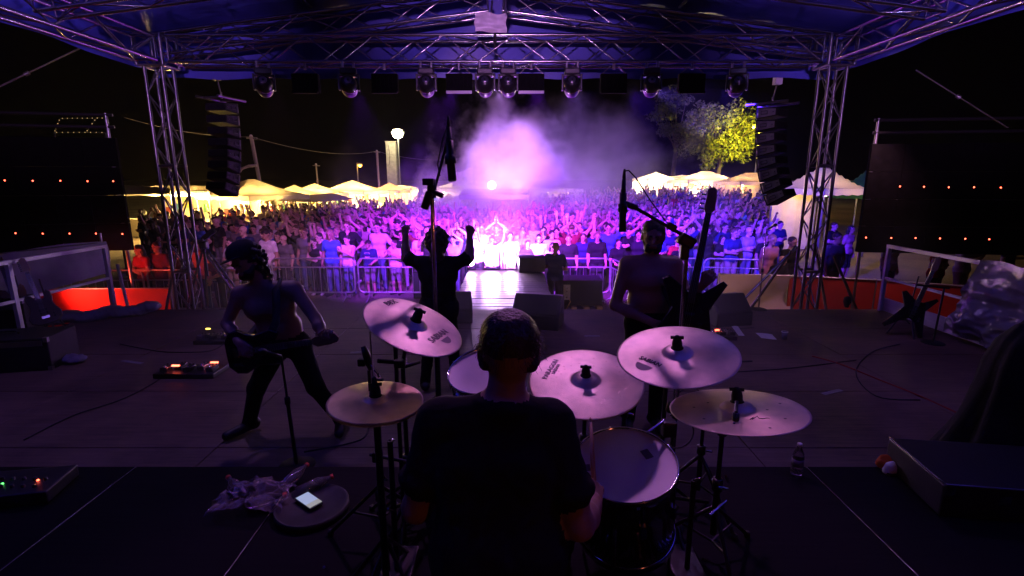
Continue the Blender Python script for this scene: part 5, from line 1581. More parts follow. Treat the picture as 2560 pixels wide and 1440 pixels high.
spot('tree_lamp_beam', tuple(P(1905, 345, 42.5)), tuple(P(1825, 340, 50)), 16000 * LIGHT_K, (1.0, 0.78, 0.04), 70, 0.9, 0.1)
spot('tree_blue_beam', (2.2, BEAM_Y + 0.2, BEAM_Z), tuple(P(1775, 272, 50)), 260000 * LIGHT_K, (0.20, 0.10, 1.0), 8, 0.8, 0.05)

# red light on the left of the field
M_redlamp = mat('red_flood_lens', (0.4, 0.05, 0.04), 0.3, emit=(1.0, 0.06, 0.03), estr=5.0)
c = Vector((-8.6, 8.9, -0.2))
t = thing('red_floodlight', 'small red floodlight on the ground below the left screen', 'floodlight', (c.x, c.y, GZ))
o = MB().box(c, (0.3, 0.14, 0.22)).build('housing', M_black, t); bevel(o, 0.02, 2)
block('lens', c + Vector((0, 0.075, 0)), (0.26, 0.01, 0.18), M_redlamp, t)
rod('stand', (c.x, c.y, GZ), c, 0.02, M_black, t)
spot('red_flood', tuple(c + Vector((0, 0.12, 0.05))), (-6.2, 12.4, 0.0), 170 * LIGHT_K, (1.0, 0.07, 0.04), 110, 0.8, 0.1)
spot('red_flood_low', (-8.0, 8.7, 0.3), (-8.3, 9.8, -0.7), 9 * LIGHT_K, (1.0, 0.08, 0.03), 120, 0.9, 0.1)
# pinkish spot added unseen on the right to tint the banners
c = P(2290, 560, 13.5)
spot('banner_tint_light', (6.5, 9.1, 3.2), (6.3, 10.4, -0.6), 210 * LIGHT_K, (1.0, 0.42, 0.55), 100, 0.9, 0.1)
point('right_field_lamp', tuple(P(2300, 470, 18)), 28 * LIGHT_K, (1.0, 0.62, 0.25), 0.1)

# ------------------------------------------------------------------ smoke
def volume_mat(name, density, col, scale, lo, hi, ctr, rad, detail=5, rough=0.6, aniso=0.2):
    m = bpy.data.materials.new(name); m.use_nodes = True
    nt = m.node_tree; nt.nodes.clear()
    out = nt.nodes.new('ShaderNodeOutputMaterial'); pv = nt.nodes.new('ShaderNodeVolumePrincipled')
    pv.inputs['Color'].default_value = (*col, 1); pv.inputs['Anisotropy'].default_value = aniso
    nt.links.new(pv.outputs[0], out.inputs['Volume'])
    g = nt.nodes.new('ShaderNodeNewGeometry')
    nz = nt.nodes.new('ShaderNodeTexNoise'); nz.inputs['Scale'].default_value = scale; nz.inputs['Detail'].default_value = detail; nz.inputs['Roughness'].default_value = rough
    nt.links.new(g.outputs['Position'], nz.inputs['Vector'])
    mp = nt.nodes.new('ShaderNodeMapping')
    mp.vector_type = 'POINT'
    mp.inputs['Location'].default_value = tuple(-c / r_ for c, r_ in zip(ctr, rad)); mp.inputs['Scale'].default_value = tuple(1 / r_ for r_ in rad)
    nt.links.new(g.outputs['Position'], mp.inputs['Vector'])
    ln = nt.nodes.new('ShaderNodeVectorMath'); ln.operation = 'LENGTH'
    nt.links.new(mp.outputs[0], ln.inputs[0])
    # (1 - r) + (noise - 0.5) * k, clipped
    a = nt.nodes.new('ShaderNodeMath'); a.operation = 'MULTIPLY_ADD'; a.inputs[1].default_value = 2.6; a.inputs[2].default_value = -1.3 + 0.74
    nt.links.new(nz.outputs['Fac'], a.inputs[0])
    s_ = nt.nodes.new('ShaderNodeMath'); s_.operation = 'SUBTRACT'
    nt.links.new(a.outputs[0], s_.inputs[0]); nt.links.new(ln.outputs['Value'], s_.inputs[1])
    mr = nt.nodes.new('ShaderNodeMapRange'); mr.inputs['From Min'].default_value = lo; mr.inputs['From Max'].default_value = hi
    mr.inputs['To Min'].default_value = 0; mr.inputs['To Max'].default_value = density
    nt.links.new(s_.outputs[0], mr.inputs['Value']); nt.links.new(mr.outputs[0], pv.inputs['Density'])
    return m
def smoke(name, ctr, rad, m, label):
    b = MB()
    n = 24
    prof = [(math.sin(math.pi * k / 12) + 1e-4, -math.cos(math.pi * k / 12)) for k in range(13)]
    b.lathe(prof, Matrix.Translation(ctr) @ Matrix.Diagonal((rad[0], rad[1], rad[2], 1)), n)
    o = b.build(name, m)
    setp(o, label, 'smoke', None, 'stuff')
    return o
sc_ = P(1255, 420, 25.0)
ctr, rad = (sc_.x, sc_.y, sc_.z - 0.6), (4.3, 3.2, 4.6)
smoke('smoke', ctr, tuple(r_ * 1.15 for r_ in rad), volume_mat('smoke_plume', 0.50, (0.92, 0.9, 0.94), 0.55, 0.0, 0.30, ctr, rad, 6), 'billowing purple lit smoke cloud rising over the crowd at the centre')
c = P(1480, 400, 30.0)
ctr, rad = (c.x, c.y, c.z), (7.0, 4.5, 4.2)
smoke('smoke', ctr, tuple(r_ * 1.15 for r_ in rad), volume_mat('smoke_veil', 0.22, (0.9, 0.88, 0.92), 0.4, 0.0, 0.7, ctr, rad, 4), 'thin violet smoke veil drifting right of the main cloud')
ctr, rad = (0.6, 21.0, 0.9), (12.0, 8.0, 2.6)
smoke('smoke', ctr, tuple(r_ * 1.15 for r_ in rad), volume_mat('smoke_crowd', 0.05, (0.9, 0.88, 0.95), 0.25, 0.0, 0.7, ctr, rad, 3), 'thin violet haze lying over the heads of the crowd')
ctr, rad = (-0.8, 5.6, 0.7), (6.0, 2.2, 1.5)
smoke('smoke', ctr, tuple(r_ * 1.15 for r_ in rad), volume_mat('smoke_stage', 0.05, (0.9, 0.88, 0.95), 0.6, 0.0, 0.7, ctr, rad, 4), 'faint purple haze drifting low across the stage')
ctr, rad = (-0.25, 11.75, 0.55), (1.5, 0.9, 1.0)  # fog volume added to imitate the glare round the lamps
smoke('smoke', ctr, tuple(r_ * 1.15 for r_ in rad), volume_mat('lamp_glare_fog', 0.30, (0.95, 0.93, 0.97), 0.9, 0.0, 0.6, ctr, rad, 4), 'fog added as glare around the lamps at the catwalk end')
c = P(1240, 610, 14.5)
ctr, rad = (c.x, 15.0, 0.7), (4.6, 3.6, 2.2)
smoke('smoke', ctr, tuple(r_ * 1.15 for r_ in rad), volume_mat('smoke_low', 0.16, (0.92, 0.9, 0.95), 0.7, 0.0, 0.7, ctr, rad, 4), 'low violet smoke over the front rows behind the catwalk end')
point('smoke_backlight', (-0.95, 24.2, 1.75), 190 * LIGHT_K, (0.66, 0.28, 1.0), 0.3)
point('smoke_backlight', (0.25, 24.2, 1.7), 120 * LIGHT_K, (0.62, 0.22, 1.0), 0.3)
spot('added_smoke_beam', (1.0, BEAM_Y + 0.15, BEAM_Z), tuple(P(1470, 400, 30)), 60000 * LIGHT_K, (0.42, 0.20, 1.0), 20, 0.9, 0.05)  # two spots added at truss height to brighten the smoke
spot('added_smoke_beam', (-0.2, BEAM_Y + 0.15, BEAM_Z), tuple(P(1270, 405, 25)), 240000 * LIGHT_K, (0.58, 0.24, 1.0), 17, 0.9, 0.05)
t = thing('mixing_lamp', 'bright violet lamp inside the smoke above the mixing shelter', 'stage lamp', (-0.95, 24.6, 1.5))
q = Vector((-0.95, 24.6, 1.72))
MB().lathe([(0, -0.2), (0.15, -0.2), (0.2, 0), (0.2, 0.04)], Matrix.Translation(q) @ Matrix.Rotation(R(90), 4, 'X'), 20).build('can', M_black, t)
MB().lathe([(0, 0.03), (0.19, 0.03)], Matrix.Translation(q) @ Matrix.Rotation(R(90), 4, 'X'), 20).build('lens', mat('mixing_lamp_lens', (0.8, 0.7, 0.9), 0.2, emit=(0.7, 0.4, 1.0), estr=6.0), t)
rod('post', (q.x, q.y, 1.3), q, 0.03, M_black, t)

# under-stage work lamps warming the sand in front of the stage
for (x, lab) in ((-3.4, 'left'), (3.0, 'right')):
    t = thing('stage_edge_lamp', 'small warm work lamp below the stage front, %s of the catwalk' % lab, 'work lamp', (x, SY1 + 0.12, GZ + 0.55), 'work lamps below the stage front')
    o = MB().box((x, SY1 + 0.06, GZ + 0.55), (0.2, 0.06, 0.1)).build('housing', M_black, t)
    block('lens', (x, SY1 + 0.095, GZ + 0.55), (0.17, 0.008, 0.07), mat('edge_lamp_lens', (0.8, 0.6, 0.3), 0.3, emit=(1.0, 0.55, 0.2), estr=3.0), t)
    spot('edge_glow', (x, SY1 + 0.14, GZ + 0.58), (x, 12.5, GZ), 60 * LIGHT_K, (1.0, 0.55, 0.22), 130, 0.9, 0.06)
# evening haze in the air
hz = MB().box((0, 40, 12), (160, 130, 29)).build('haze', M_black)
m = bpy.data.materials.new('haze_air'); m.use_nodes = True
nt = m.node_tree; nt.nodes.clear()
ou = nt.nodes.new('ShaderNodeOutputMaterial'); pv = nt.nodes.new('ShaderNodeVolumePrincipled')
pv.inputs['Color'].default_value = (0.92, 0.92, 0.95, 1); pv.inputs['Density'].default_value = HAZE; pv.inputs['Anisotropy'].default_value = 0.3
nt.links.new(pv.outputs[0], ou.inputs['Volume'])
hz.data.materials.clear(); hz.data.materials.append(m)
setp(hz, 'thin smoky evening air over the whole site', 'haze', None, 'stuff')

# ------------------------------------------------------------------ drum kit
M_bronze = None
def bronze(name, col, rough):
    m = bpy.data.materials.new(name); m.use_nodes = True
    nt = m.node_tree; b = nt.nodes['Principled BSDF']
    b.inputs['Metallic'].default_value = 0.8; b.inputs['Roughness'].default_value = rough
    tc = nt.nodes.new('ShaderNodeTexCoord')
    ln = nt.nodes.new('ShaderNodeVectorMath'); ln.operation = 'LENGTH'; nt.links.new(tc.outputs['Object'], ln.inputs[0])
    n1 = nt.nodes.new('ShaderNodeTexNoise'); n1.noise_dimensions = '1D'; n1.inputs['Scale'].default_value = 420; n1.inputs['Detail'].default_value = 3
    nt.links.new(ln.outputs['Value'], n1.inputs['W'])
    n2 = nt.nodes.new('ShaderNodeTexNoise'); n2.inputs['Scale'].default_value = 7; n2.inputs['Detail'].default_value = 5
    nt.links.new(tc.outputs['Object'], n2.inputs['Vector'])
    rp = nt.nodes.new('ShaderNodeValToRGB'); rp.color_ramp.elements[0].position = 0.35; rp.color_ramp.elements[1].position = 0.65
    rp.color_ramp.elements[0].color = (*[c * 0.62 for c in col], 1); rp.color_ramp.elements[1].color = (*col, 1)
    nt.links.new(n2.outputs['Fac'], rp.inputs[0]); nt.links.new(rp.outputs[0], b.inputs['Base Color'])
    rr = nt.nodes.new('ShaderNodeMapRange'); rr.inputs['To Min'].default_value = rough - 0.08; rr.inputs['To Max'].default_value = rough + 0.1
    nt.links.new(n2.outputs['Fac'], rr.inputs['Value']); nt.links.new(rr.outputs[0], b.inputs['Roughness'])
    tg = nt.nodes.new('ShaderNodeTangent'); tg.direction_type = 'RADIAL'; tg.axis = 'Z'
    nt.links.new(tg.outputs[0], b.inputs['Tangent']); b.inputs['Anisotropic'].default_value = 0.75
    bp = nt.nodes.new('ShaderNodeBump'); bp.inputs['Strength'].default_value = 0.22; bp.inputs['Distance'].default_value = 0.002
    nt.links.new(n1.outputs['Fac'], bp.inputs['Height']); nt.links.new(bp.outputs[0], b.inputs['Normal'])
    return m
M_br1 = bronze('bronze_bright', (0.90, 0.76, 0.62), 0.50)
M_br2 = bronze('bronze_warm', (0.80, 0.60, 0.34), 0.30)
M_br3 = bronze('bronze_worn', (0.78, 0.62, 0.48), 0.42)
M_ink = mat('cymbal_ink', (0.05, 0.04, 0.045), 0.6)
M_inkp = mat('cymbal_ink_pale', (0.22, 0.17, 0.18), 0.6)
def cym_z(r, Rr):
    b = Rr * 0.25
    if r < b: return 0.030 * Rr / 0.2 * math.sqrt(max(0, 1 - (r / (b * 1.12)) ** 2)) - 0.006
    k = (r - b) / (Rr - b)
    return 0.0085 * Rr / 0.2 * (1 - k ** 1.4) - 0.004
def cymbal(u, v, a_px, ratio, tilt, dia, mt, label, name='crash_cymbal', stand=True, foot=None, cluster=None):
    Rr = dia / 2; d = Rr * FPX / a_px
    c = P(u, v, d)
    r_ = ray(u, v).normalized(); toward = -r_
    cx = Vector((1, 0, 0)); cyv = Vector((0, SP, CP))      # camera axes
    ta = R(tilt)
    mj = cx * math.cos(ta) - cyv * math.sin(ta)
    mj = (mj - toward * mj.dot(toward)).normalized()
    mn = toward.cross(mj).normalized()
    if mn.z < 0: mn = -mn
    n = (mn * math.sqrt(1 - ratio * ratio) + toward * ratio).normalized()
    M = frame_mat(c, n, mj)
    t = thing(name, label, 'cymbal', (0, 0, 0), 'cymbals of the drum kit', matrix=M)
    prof = [(0.006, cym_z(0.006, Rr))]
    for k in range(1, 29): prof.append((Rr * k / 28, cym_z(Rr * k / 28, Rr)))
    prof += [(Rr, cym_z(Rr, Rr) - 0.0015)]
    for k in range(27, 0, -1): prof.append((Rr * k / 28, cym_z(Rr * k / 28, Rr) - 0.0018))
    MB().lathe(prof, None, 72).build('plate', mt, t, False)
    zb = cym_z(0.0, Rr)
    MB().lathe([(0, zb + 0.052), (0.008, zb + 0.05), (0.012, zb + 0.042), (0.016, zb + 0.034), (0.019, zb + 0.02), (0.019, zb + 0.004), (0.024, zb - 0.002), (0, zb - 0.002)], None, 18).build('felt_and_nut', M_blackm, t, False)
    for g in (-1, 1): MB().box((g * 0.016, 0, zb + 0.043), (0.016, 0.006, 0.012)).build('wing_nut', M_black, t, False)
    # stand below, with tripod
    if stand:
        under = c - n * 0.03
        f = Vector(foot) if foot else Vector((c.x, c.y + 0.25, RZ))
        s_ = thing('cymbal_stand', 'black tripod stand under the ' + label, 'cymbal stand', tuple(f), 'cymbal stands')
        j = Vector((f.x, f.y, max(0.75, under.z - 0.25)))
        rod('tilter_rod', under - n * 0.05, under, 0.007, M_chrome, s_)
        rod('boom', j, under - n * 0.05, 0.010, M_black, s_)
        rod('upper_tube', (f.x, f.y, 0.66), j, 0.011, M_black, s_, 10)
        rod('lower_tube', (f.x, f.y, RZ + 0.12), (f.x, f.y, 0.67), 0.0145, M_black, s_, 10)
        MB().lathe([(0.013, -0.03), (0.023, -0.028), (0.023, 0.028), (0.013, 0.03)], Matrix.Translation((f.x, f.y, 0.67)), 12).build('collar', M_black, s_)
        rod('wing_bolt', (f.x, f.y - 0.02, 0.67), (f.x + 0.03, f.y - 0.045, 0.675), 0.006, M_chrome, s_)
        MB().lathe([(0.013, -0.02), (0.02, -0.018), (0.02, 0.018), (0.013, 0.02)], Matrix.Translation(j), 12).build('tilter', M_chrome, s_)
        rod('wing_bolt', j, j + Vector((0.05, -0.03, 0.01)), 0.006, M_chrome, s_)
        for k in range(3):
            a = R(30 + 120 * k)
            e = Vector((f.x + 0.26 * math.cos(a), f.y + 0.26 * math.sin(a), RZ + 0.015))
            rod('leg', (f.x, f.y, 0.56), e, 0.009, M_black, s_)
            rod('leg_strut', (f.x, f.y, 0.38), Vector((f.x, f.y, 0.56)).lerp(e, 0.55), 0.006, M_black, s_, 6)
            MB().lathe([(0, -0.012), (0.014, -0.012), (0.014, 0.014), (0, 0.016)], Matrix.Translation(e), 8).build('rubber_foot', M_rubber, s_)
    return t, M, Rr
def put_text(t, txt, size, Rr, pos, ang, m, bold=0.0, name='lettering', lift=0.0016, arc=0.0):
    """pos in cymbal plane (x, y); the letters follow the bow of the plate"""
    me = text_mesh(txt, size, bold)
    ca, sa = math.cos(ang), math.sin(ang)
    for v_ in me.vertices:
        x, y = v_.co.x, v_.co.y
        X, Y_ = pos[0] + x * ca - y * sa, pos[1] + x * sa + y * ca
        v_.co = Vector((X, Y_, cym_z(math.hypot(X, Y_), Rr) + lift + v_.co.z))
    me.materials.append(m)
    return link_mesh(name, me, t)
def half_disc(t, Rr, pos, r_, ang, m, name='logo_mark', lift=0.0009):
    b = MB(); n = 18
    vs = [(pos[0], pos[1])] + [(pos[0] + r_ * math.cos(ang + math.pi * k / n), pos[1] + r_ * math.sin(ang + math.pi * k / n)) for k in range(n + 1)]
    vs = [(x, y, cym_z(math.hypot(x, y), Rr) + lift) for x, y in vs]
    b.add(vs, [(0, k, k + 1) for k in range(1, n + 1)])
    return b.build(name, m, t, False)
def local_xy(M, u, v):
    """point of the cymbal plane seen at pixel (u, v)"""
    o = Vector((0, 0, CAM_Z)); r_ = ray(u, v); n = M.col[2].xyz; c = M.translation
    k = (c - o).dot(n) / r_.dot(n)
    q = M.inverted() @ (o + r_ * k)
    return q.x, q.y
def text_dir(M, u0, v0, u1, v1):
    a, b = local_xy(M, u0, v0), local_xy(M, u1, v1)
    return ((a[0] + b[0]) / 2, (a[1] + b[1]) / 2), math.atan2(b[1] - a[1], b[0] - a[0]), math.hypot(b[0] - a[0], b[1] - a[1])
# left crash
t, M, Rr = cymbal(1035, 812, 129, 0.47, 21, 0.406, M_br1, 'tilted crash cymbal left of the drummer head', foot=(P(985, 900, 2.2).x, 2.25, RZ))
p, a, L = text_dir(M, 1075, 855, 1115, 828); put_text(t, 'SABIAN', L * 0.30, Rr, p, a, M_inkp, 0.0004)
p2 = local_xy(M, 1110, 847); half_disc(t, Rr, p2, 0.030, a + math.pi, M_inkp)
p, a, L = text_dir(M, 962, 762, 992, 752); put_text(t, 'B8X', L * 0.5, Rr, p, a, M_ink, 0.0004)
# right crash
t, M, Rr = cymbal(1693, 884, 148, 0.52, 2, 0.457, M_br1, 'large crash cymbal right of the drummer, nearest the bass player', foot=(P(1690, 980, 2.3).x, 2.3, RZ))
p, a, L = text_dir(M, 1600, 895, 1652, 917); put_text(t, 'SABIAN', L * 0.30, Rr, p, a, M_ink, 0.0006)
p2 = local_xy(M, 1613, 913); half_disc(t, Rr, p2, 0.036, a + math.pi, M_inkp)
# ride
t, M, Rr = cymbal(1464, 952, 143, 0.60, 3, 0.508, M_br1, 'ride cymbal in the middle right of the drummer head', 'ride_cymbal', foot=(P(1480, 1100, 2.4).x, 2.45, RZ))
p, a, L = text_dir(M, 1365, 942, 1388, 905); put_text(t, 'PARAGON', L * 0.28, Rr, p, a, M_inkp, 0.0004)
p, a, L = text_dir(M, 1378, 945, 1402, 905); put_text(t, 'SABIAN', L * 0.18, Rr, p, a, M_inkp, 0.0002)
for k in range(34):        # hammer marks
    an = k * 2.399; r_ = Rr * (0.42 + 0.33 * ((k * 0.37) % 1))
    q = (r_ * math.cos(an), r_ * math.sin(an))
    MB().lathe([(0, 0), (0.0055, 0.0003)], Matrix.Translation((q[0], q[1], cym_z(r_, Rr) + 0.0006)), 8).build('hammer_mark', M_br3, t, False)
# china / crash low right
t, M, Rr = cymbal(1843, 1022, 162, 0.345, 4, 0.457, M_br3, 'low worn crash cymbal at the right end of the kit', foot=(P(1838, 1120, 2.1).x, 2.05, RZ))
sq = [local_xy(M, u_, v_) for u_, v_ in ((1875, 1052), (1884, 1047), (1881, 1052), (1893, 1044), (1897, 1049), (1908, 1050), (1916, 1048), (1924, 1048))]
MB().tube([(x_, y_, cym_z(math.hypot(x_, y_), Rr) + 0.0012) for x_, y_ in sq], 0.0012, 5).build('pen_scribble', M_ink, t, False)
for (u_, v_) in ((1770, 1010), (1735, 1020), (1760, 1048), (1918, 1028), (1925, 1070), (1963, 1048), (1950, 1010)):
    q = local_xy(M, u_, v_); MB().lathe([(0, 0.0002), (0.005, 0.0001)], Matrix.Translation((q[0], q[1], cym_z(math.hypot(*q), Rr) + 0.0008)), 8).build('dirt_spot', M_ink, t, False)
mk = local_xy(M, 1838, 1048)
# hi-hat
t, M, Rr = cymbal(939, 1000, 118, 0.44, -4, 0.356, M_br2, 'golden hi-hat cymbals left of the drummer', 'hi_hat', stand=False)
prof = [(0.01, -cym_z(0.01, Rr) - 0.02)] + [(Rr * k / 20, -cym_z(Rr * k / 20, Rr) - 0.02) for k in range(1, 21)]
MB().lathe(prof, None, 64).build('bottom_plate', M_br2, t, False)
c = M.translation; f = Vector((c.x, c.y + 0.02, RZ))
s_ = thing('hi_hat_stand', 'hi-hat stand with a thin rod and clutch', 'cymbal stand', tuple(f), 'cymbal stands')
rod('pull_rod', (c.x, c.y, c.z - 0.1), (c.x - 0.012, c.y + 0.02, c.z + 0.26), 0.0035, M_chrome, s_)
MB().lathe([(0, 0.075), (0.010, 0.07), (0.011, 0.045), (0.018, 0.04), (0.018, 0.02), (0.022, 0.012), (0.022, 0.0), (0, 0)], Matrix.Translation((c.x, c.y, c.z + 0.02)), 14).build('clutch', M_black, s_)
rod('wing_bolt', (c.x, c.y, c.z + 0.08), (c.x + 0.035, c.y - 0.01, c.z + 0.085), 0.006, M_black, s_)
rod('tube', (c.x, c.y, RZ + 0.1), (c.x, c.y, c.z - 0.03), 0.0145, M_black, s_)
for k in range(3):
    a = R(80 + 120 * k); e = Vector((f.x + 0.24 * math.cos(a), f.y + 0.24 * math.sin(a), RZ + 0.012))
    rod('leg', (f.x, f.y, 0.58), e, 0.009, M_black, s_)
# ---- drums
M_shell = mat('drum_shell', (0.02, 0.018, 0.022), 0.22, 0.1, 0.2, 8, coat=0.6)
M_skin_d = mat('drum_head', (0.70, 0.66, 0.68), 0.45, 0, 0.07, 5, 0.05, 30)
def drum(u, v, a_px, ratio, tilt, dia, depth, label, name, cat='drum', lugs=6):
    Rr = dia / 2; d = Rr * FPX / a_px; c = P(u, v, d)
    r_ = ray(u, v).normalized(); toward = -r_
    ta = R(tilt); cx = Vector((1, 0, 0)); cyv = Vector((0, SP, CP))
    mj = cx * math.cos(ta) - cyv * math.sin(ta); mj = (mj - toward * mj.dot(toward)).normalized()
    mn = toward.cross(mj).normalized()
    if mn.z < 0: mn = -mn
    n = (mn * math.sqrt(1 - ratio * ratio) + toward * ratio).normalized()
    M = frame_mat(c, n, mj)
    t = thing(name, label, cat, (0, 0, 0), 'drums of the kit', matrix=M)
    MB().lathe([(Rr * 0.985, -0.012), (Rr * 0.985, -depth), (Rr * 0.9, -depth)], None, 48).build('shell', M_shell, t, False)
    MB().lathe([(0.0, -0.006), (Rr * 0.5, -0.006), (Rr * 0.955, -0.006), (Rr * 0.985, -0.003)], None, 48).build('batter_head', M_skin_d, t, False)
    for z in (0.0, -depth):
        MB().lathe([(Rr * 0.985, z - 0.028), (Rr * 1.03, z - 0.028), (Rr * 1.03, z + 0.0), (Rr * 1.018, z + 0.008), (Rr * 0.995, z + 0.006), (Rr * 0.985, z - 0.004)], None, 56).build('hoop', M_chrome, t, False)
    for k in range(lugs):
        a = 2 * math.pi * (k + 0.4) / lugs
        p = Vector((Rr * 1.02 * math.cos(a), Rr * 1.02 * math.sin(a), 0))
        rod('tension_rod', p + Vector((0, 0, 0.01)), p + Vector((0, 0, -depth * 0.35)), 0.0045, M_chrome, t, 6, False)
        block('lug', p + Vector((0, 0, -depth * 0.4)), (0.022, 0.022, 0.06), M_chrome, t, Matrix.Rotation(a, 3, 'Z'), False)
    return t, M, Rr
t, M, Rr = drum(1563, 1157, 126, 0.70, 4, 0.406, 0.36, 'floor tom with a white head and tape patches right of the drummer', 'floor_tom', lugs=8)
M_tape = mat('grey_tape', (0.12, 0.10, 0.14), 0.7)
for (u_, v_, an, sz) in ((1617, 1133, 0.5, (0.034, 0.05)), (1457, 1168, 0.2, (0.06, 0.035))):
    q = local_xy(M, u_, v_); o = MB().box((q[0], q[1], -0.0042), (sz[0], sz[1], 0.0012), Matrix.Rotation(an, 3, 'Z')).build('tape_patch', M_tape, t, False)
q = local_xy(M, 1462, 1182); MB().box((q[0], q[1], -0.0035), (0.06, 0.022, 0.001), Matrix.Rotation(0.2, 3, 'Z')).build('tape_patch', M_paper, t, False)
Mw = M
for k in range(3):
    a = R(20 + 120 * k); p = Mw @ Vector((Rr * 1.07 * math.cos(a), Rr * 1.07 * math.sin(a), -0.12))
    rod('leg', Mw.inverted() @ p, Mw.inverted() @ Vector((p.x, p.y, RZ)), 0.008, M_chrome, t, 8, False)
t, M, Rr = drum(1216, 924, 96, 0.58, -12, 0.330, 0.22, 'rack tom half hidden behind the drummer head', 'rack_tom')
t, M, Rr = drum(1180, 1130, 105, 0.62, 0, 0.356, 0.14, 'snare drum hidden in front of the drummer', 'snare_drum', lugs=8)
rod('stand_tube', (0, 0, -0.14), M.inverted() @ Vector((M.translation.x, M.translation.y, RZ)), 0.013, M_chrome, t, 8, False)
# bass drum, axis along Y
bc = Vector((-0.02, 2.35, RZ + 0.285))
t = thing('bass_drum', 'black bass drum behind the drummer under the toms', 'drum', tuple(bc), 'drums of the kit')
Mb = Matrix.Translation(bc) @ Matrix.Rotation(R(-90), 4, 'X')
MB().lathe([(0.26, -0.2), (0.275, -0.2), (0.275, 0.2), (0.26, 0.2)], Mb, 48).build('shell', M_shell, t)
MB().lathe([(0, -0.19), (0.27, -0.19)], Mb, 48).build('batter_head', M_skin_d, t)
MB().lathe([(0, 0.19), (0.27, 0.19)], Mb, 48).build('front_head', M_black, t)
for z in (-0.2, 0.2): MB().lathe([(0.27, z - 0.02), (0.285, z - 0.02), (0.285, z + 0.02), (0.27, z + 0.02)], Mb, 48).build('hoop', M_black, t)
for s2 in (-1, 1): rod('spur', bc + Vector((s2 * 0.26, 0.1, -0.05)), (bc.x + s2 * 0.4, bc.y + 0.22, RZ), 0.008, M_chrome, t)
MB().tube([bc + Vector((0, 0, 0.28)), bc + Vector((-0.02, -0.02, 0.42)), bc + Vector((-0.08, -0.05, 0.50))], 0.011, 8).build('tom_holder', M_chrome, t)
# throne
t = thing('drum_throne', 'round black drum stool under the drummer', 'stool', (-0.04, 1.30, RZ))
MB().lathe([(0, 0.50), (0.15, 0.50), (0.165, 0.48), (0.165, 0.42), (0.15, 0.41), (0, 0.41)], Matrix.Translation((-0.04, 1.30, RZ)), 28).build('seat', M_rubber, t)
rod('post', (-0.04, 1.30, RZ + 0.05), (-0.04, 1.30, RZ + 0.42), 0.016, M_chrome, t)
for k in range(3):
    a = R(90 + 120 * k); rod('leg', (-0.04, 1.30, RZ + 0.3), (-0.04 + 0.24 * math.cos(a), 1.3 + 0.24 * math.sin(a), RZ + 0.01), 0.010, M_chrome, t)

# ---- overhead microphones and their stands
def round_base(t, x, y, z): MB().lathe([(0, 0.02), (0.11, 0.016), (0.125, 0.008), (0.125, 0), (0, 0)], Matrix.Translation((x, y, z)), 28).build('base', M_blackm, t)
def cable(pts, r_, name, m, t): return MB().tube(pts, r_, 6).build(name, m, t)
d = 2.45
t = thing('microphone_stand', 'tall black stand holding the overhead microphone left of centre', 'microphone stand', tuple(P(1095, 1000, d)))
b0 = P(1096, 985, d); b0.z = RZ; b1 = P(1093, 640, d); b2 = P(1088, 470, d)
b1 = Vector((b0.x, b0.y, b1.z)); b2 = Vector((b0.x, b0.y, b2.z))
rod('lower_tube', b0, (b0.x, b0.y, P(1093, 820, d).z), 0.014, M_black, t, 10)
rod('upper_tube', (b0.x, b0.y, P(1093, 820, d).z), b2, 0.009, M_chrome, t, 10)
for k in range(3):
    a = R(90 + 120 * k); rod('leg', (b0.x, b0.y, RZ + 0.12), (b0.x + 0.3 * math.cos(a), b0.y + 0.3 * math.sin(a), RZ + 0.01), 0.009, M_black, t)
MB().lathe([(0, 0.045), (0.018, 0.04), (0.022, 0.0), (0.018, -0.04), (0, -0.045)], Matrix.Translation(b2) , 14).build('clutch', M_black, t)
o = MB().box(b2 + Vector((-0.012, -0.01, 0.03)), (0.05, 0.04, 0.03)).build('clamp', M_black, t); bevel(o, 0.006, 2)
o = MB().box(b2 + Vector((-0.02, -0.015, -0.05)), (0.035, 0.03, 0.08), Matrix.Rotation(0.35, 3, 'Y')).build('counter_grip', M_black, t); bevel(o, 0.008, 2)
rod('wing_bolt', b2 + Vector((0.0, -0.01, -0.01)), b2 + Vector((0.05, -0.02, -0.03)), 0.011, M_black, t)
tip = P(1120, 345, d)
rod('boom', P(1080, 500, d), tip, 0.007, M_black, t)
MB().tube([P(1100, 440, d - .01), P(1094, 410, d - .01), P(1106, 350, d - .01), P(1119, 312, d - .01)], 0.0035, 6).build('cable', M_rubber, t)
mp_ = [P(1121, 296, d), P(1122, 318, d), P(1122, 345, d), P(1124, 352, d), P(1126, 400, d), P(1131, 450, d)]
def pencil_mic(pts, label, rr):
    t = thing('microphone', label, 'microphone', tuple(pts[-1]), 'overhead drum microphones')
    b = MB().tube(pts[3:], 0.02, 14, rads=[rr * 0.95, rr, rr * 0.96][:len(pts[3:])]).build('body', M_black, t)
    MB().tube([pts[-1], pts[-1] + (pts[-1] - pts[-2]).normalized() * 0.004], rr * 0.9, 14).build('grille_cap', M_grille, t)
    MB().tube(pts[1:4], 0.01, 12, rads=[rr * 0.55, rr * 0.62, rr * 0.8]).build('plug', M_black, t)
    MB().tube([pts[1], pts[0], pts[0] + (pts[0] - pts[1]) * 0.3], 0.006, 8, rads=[0.009, 0.006, 0.004]).build('strain_relief', M_rubber, t)
    MB().lathe([(rr * 1.02, -0.02), (rr * 1.3, -0.018), (rr * 1.3, 0.018), (rr * 1.02, 0.02)], frame_mat(pts[4], pts[-1] - pts[4], (1, 0, 0)), 16).build('clip', M_black, t)
    MB().tube([pts[4] + Vector((-0.004, -rr - 0.0005, -0.01)), pts[4] + Vector((-0.004, -rr - 0.0005, -0.014))], 0.002, 6).build('led', M_amberled, t)
    return t
pencil_mic(mp_, 'black pencil microphone pointing down above the singer', 0.021)
d = 2.3
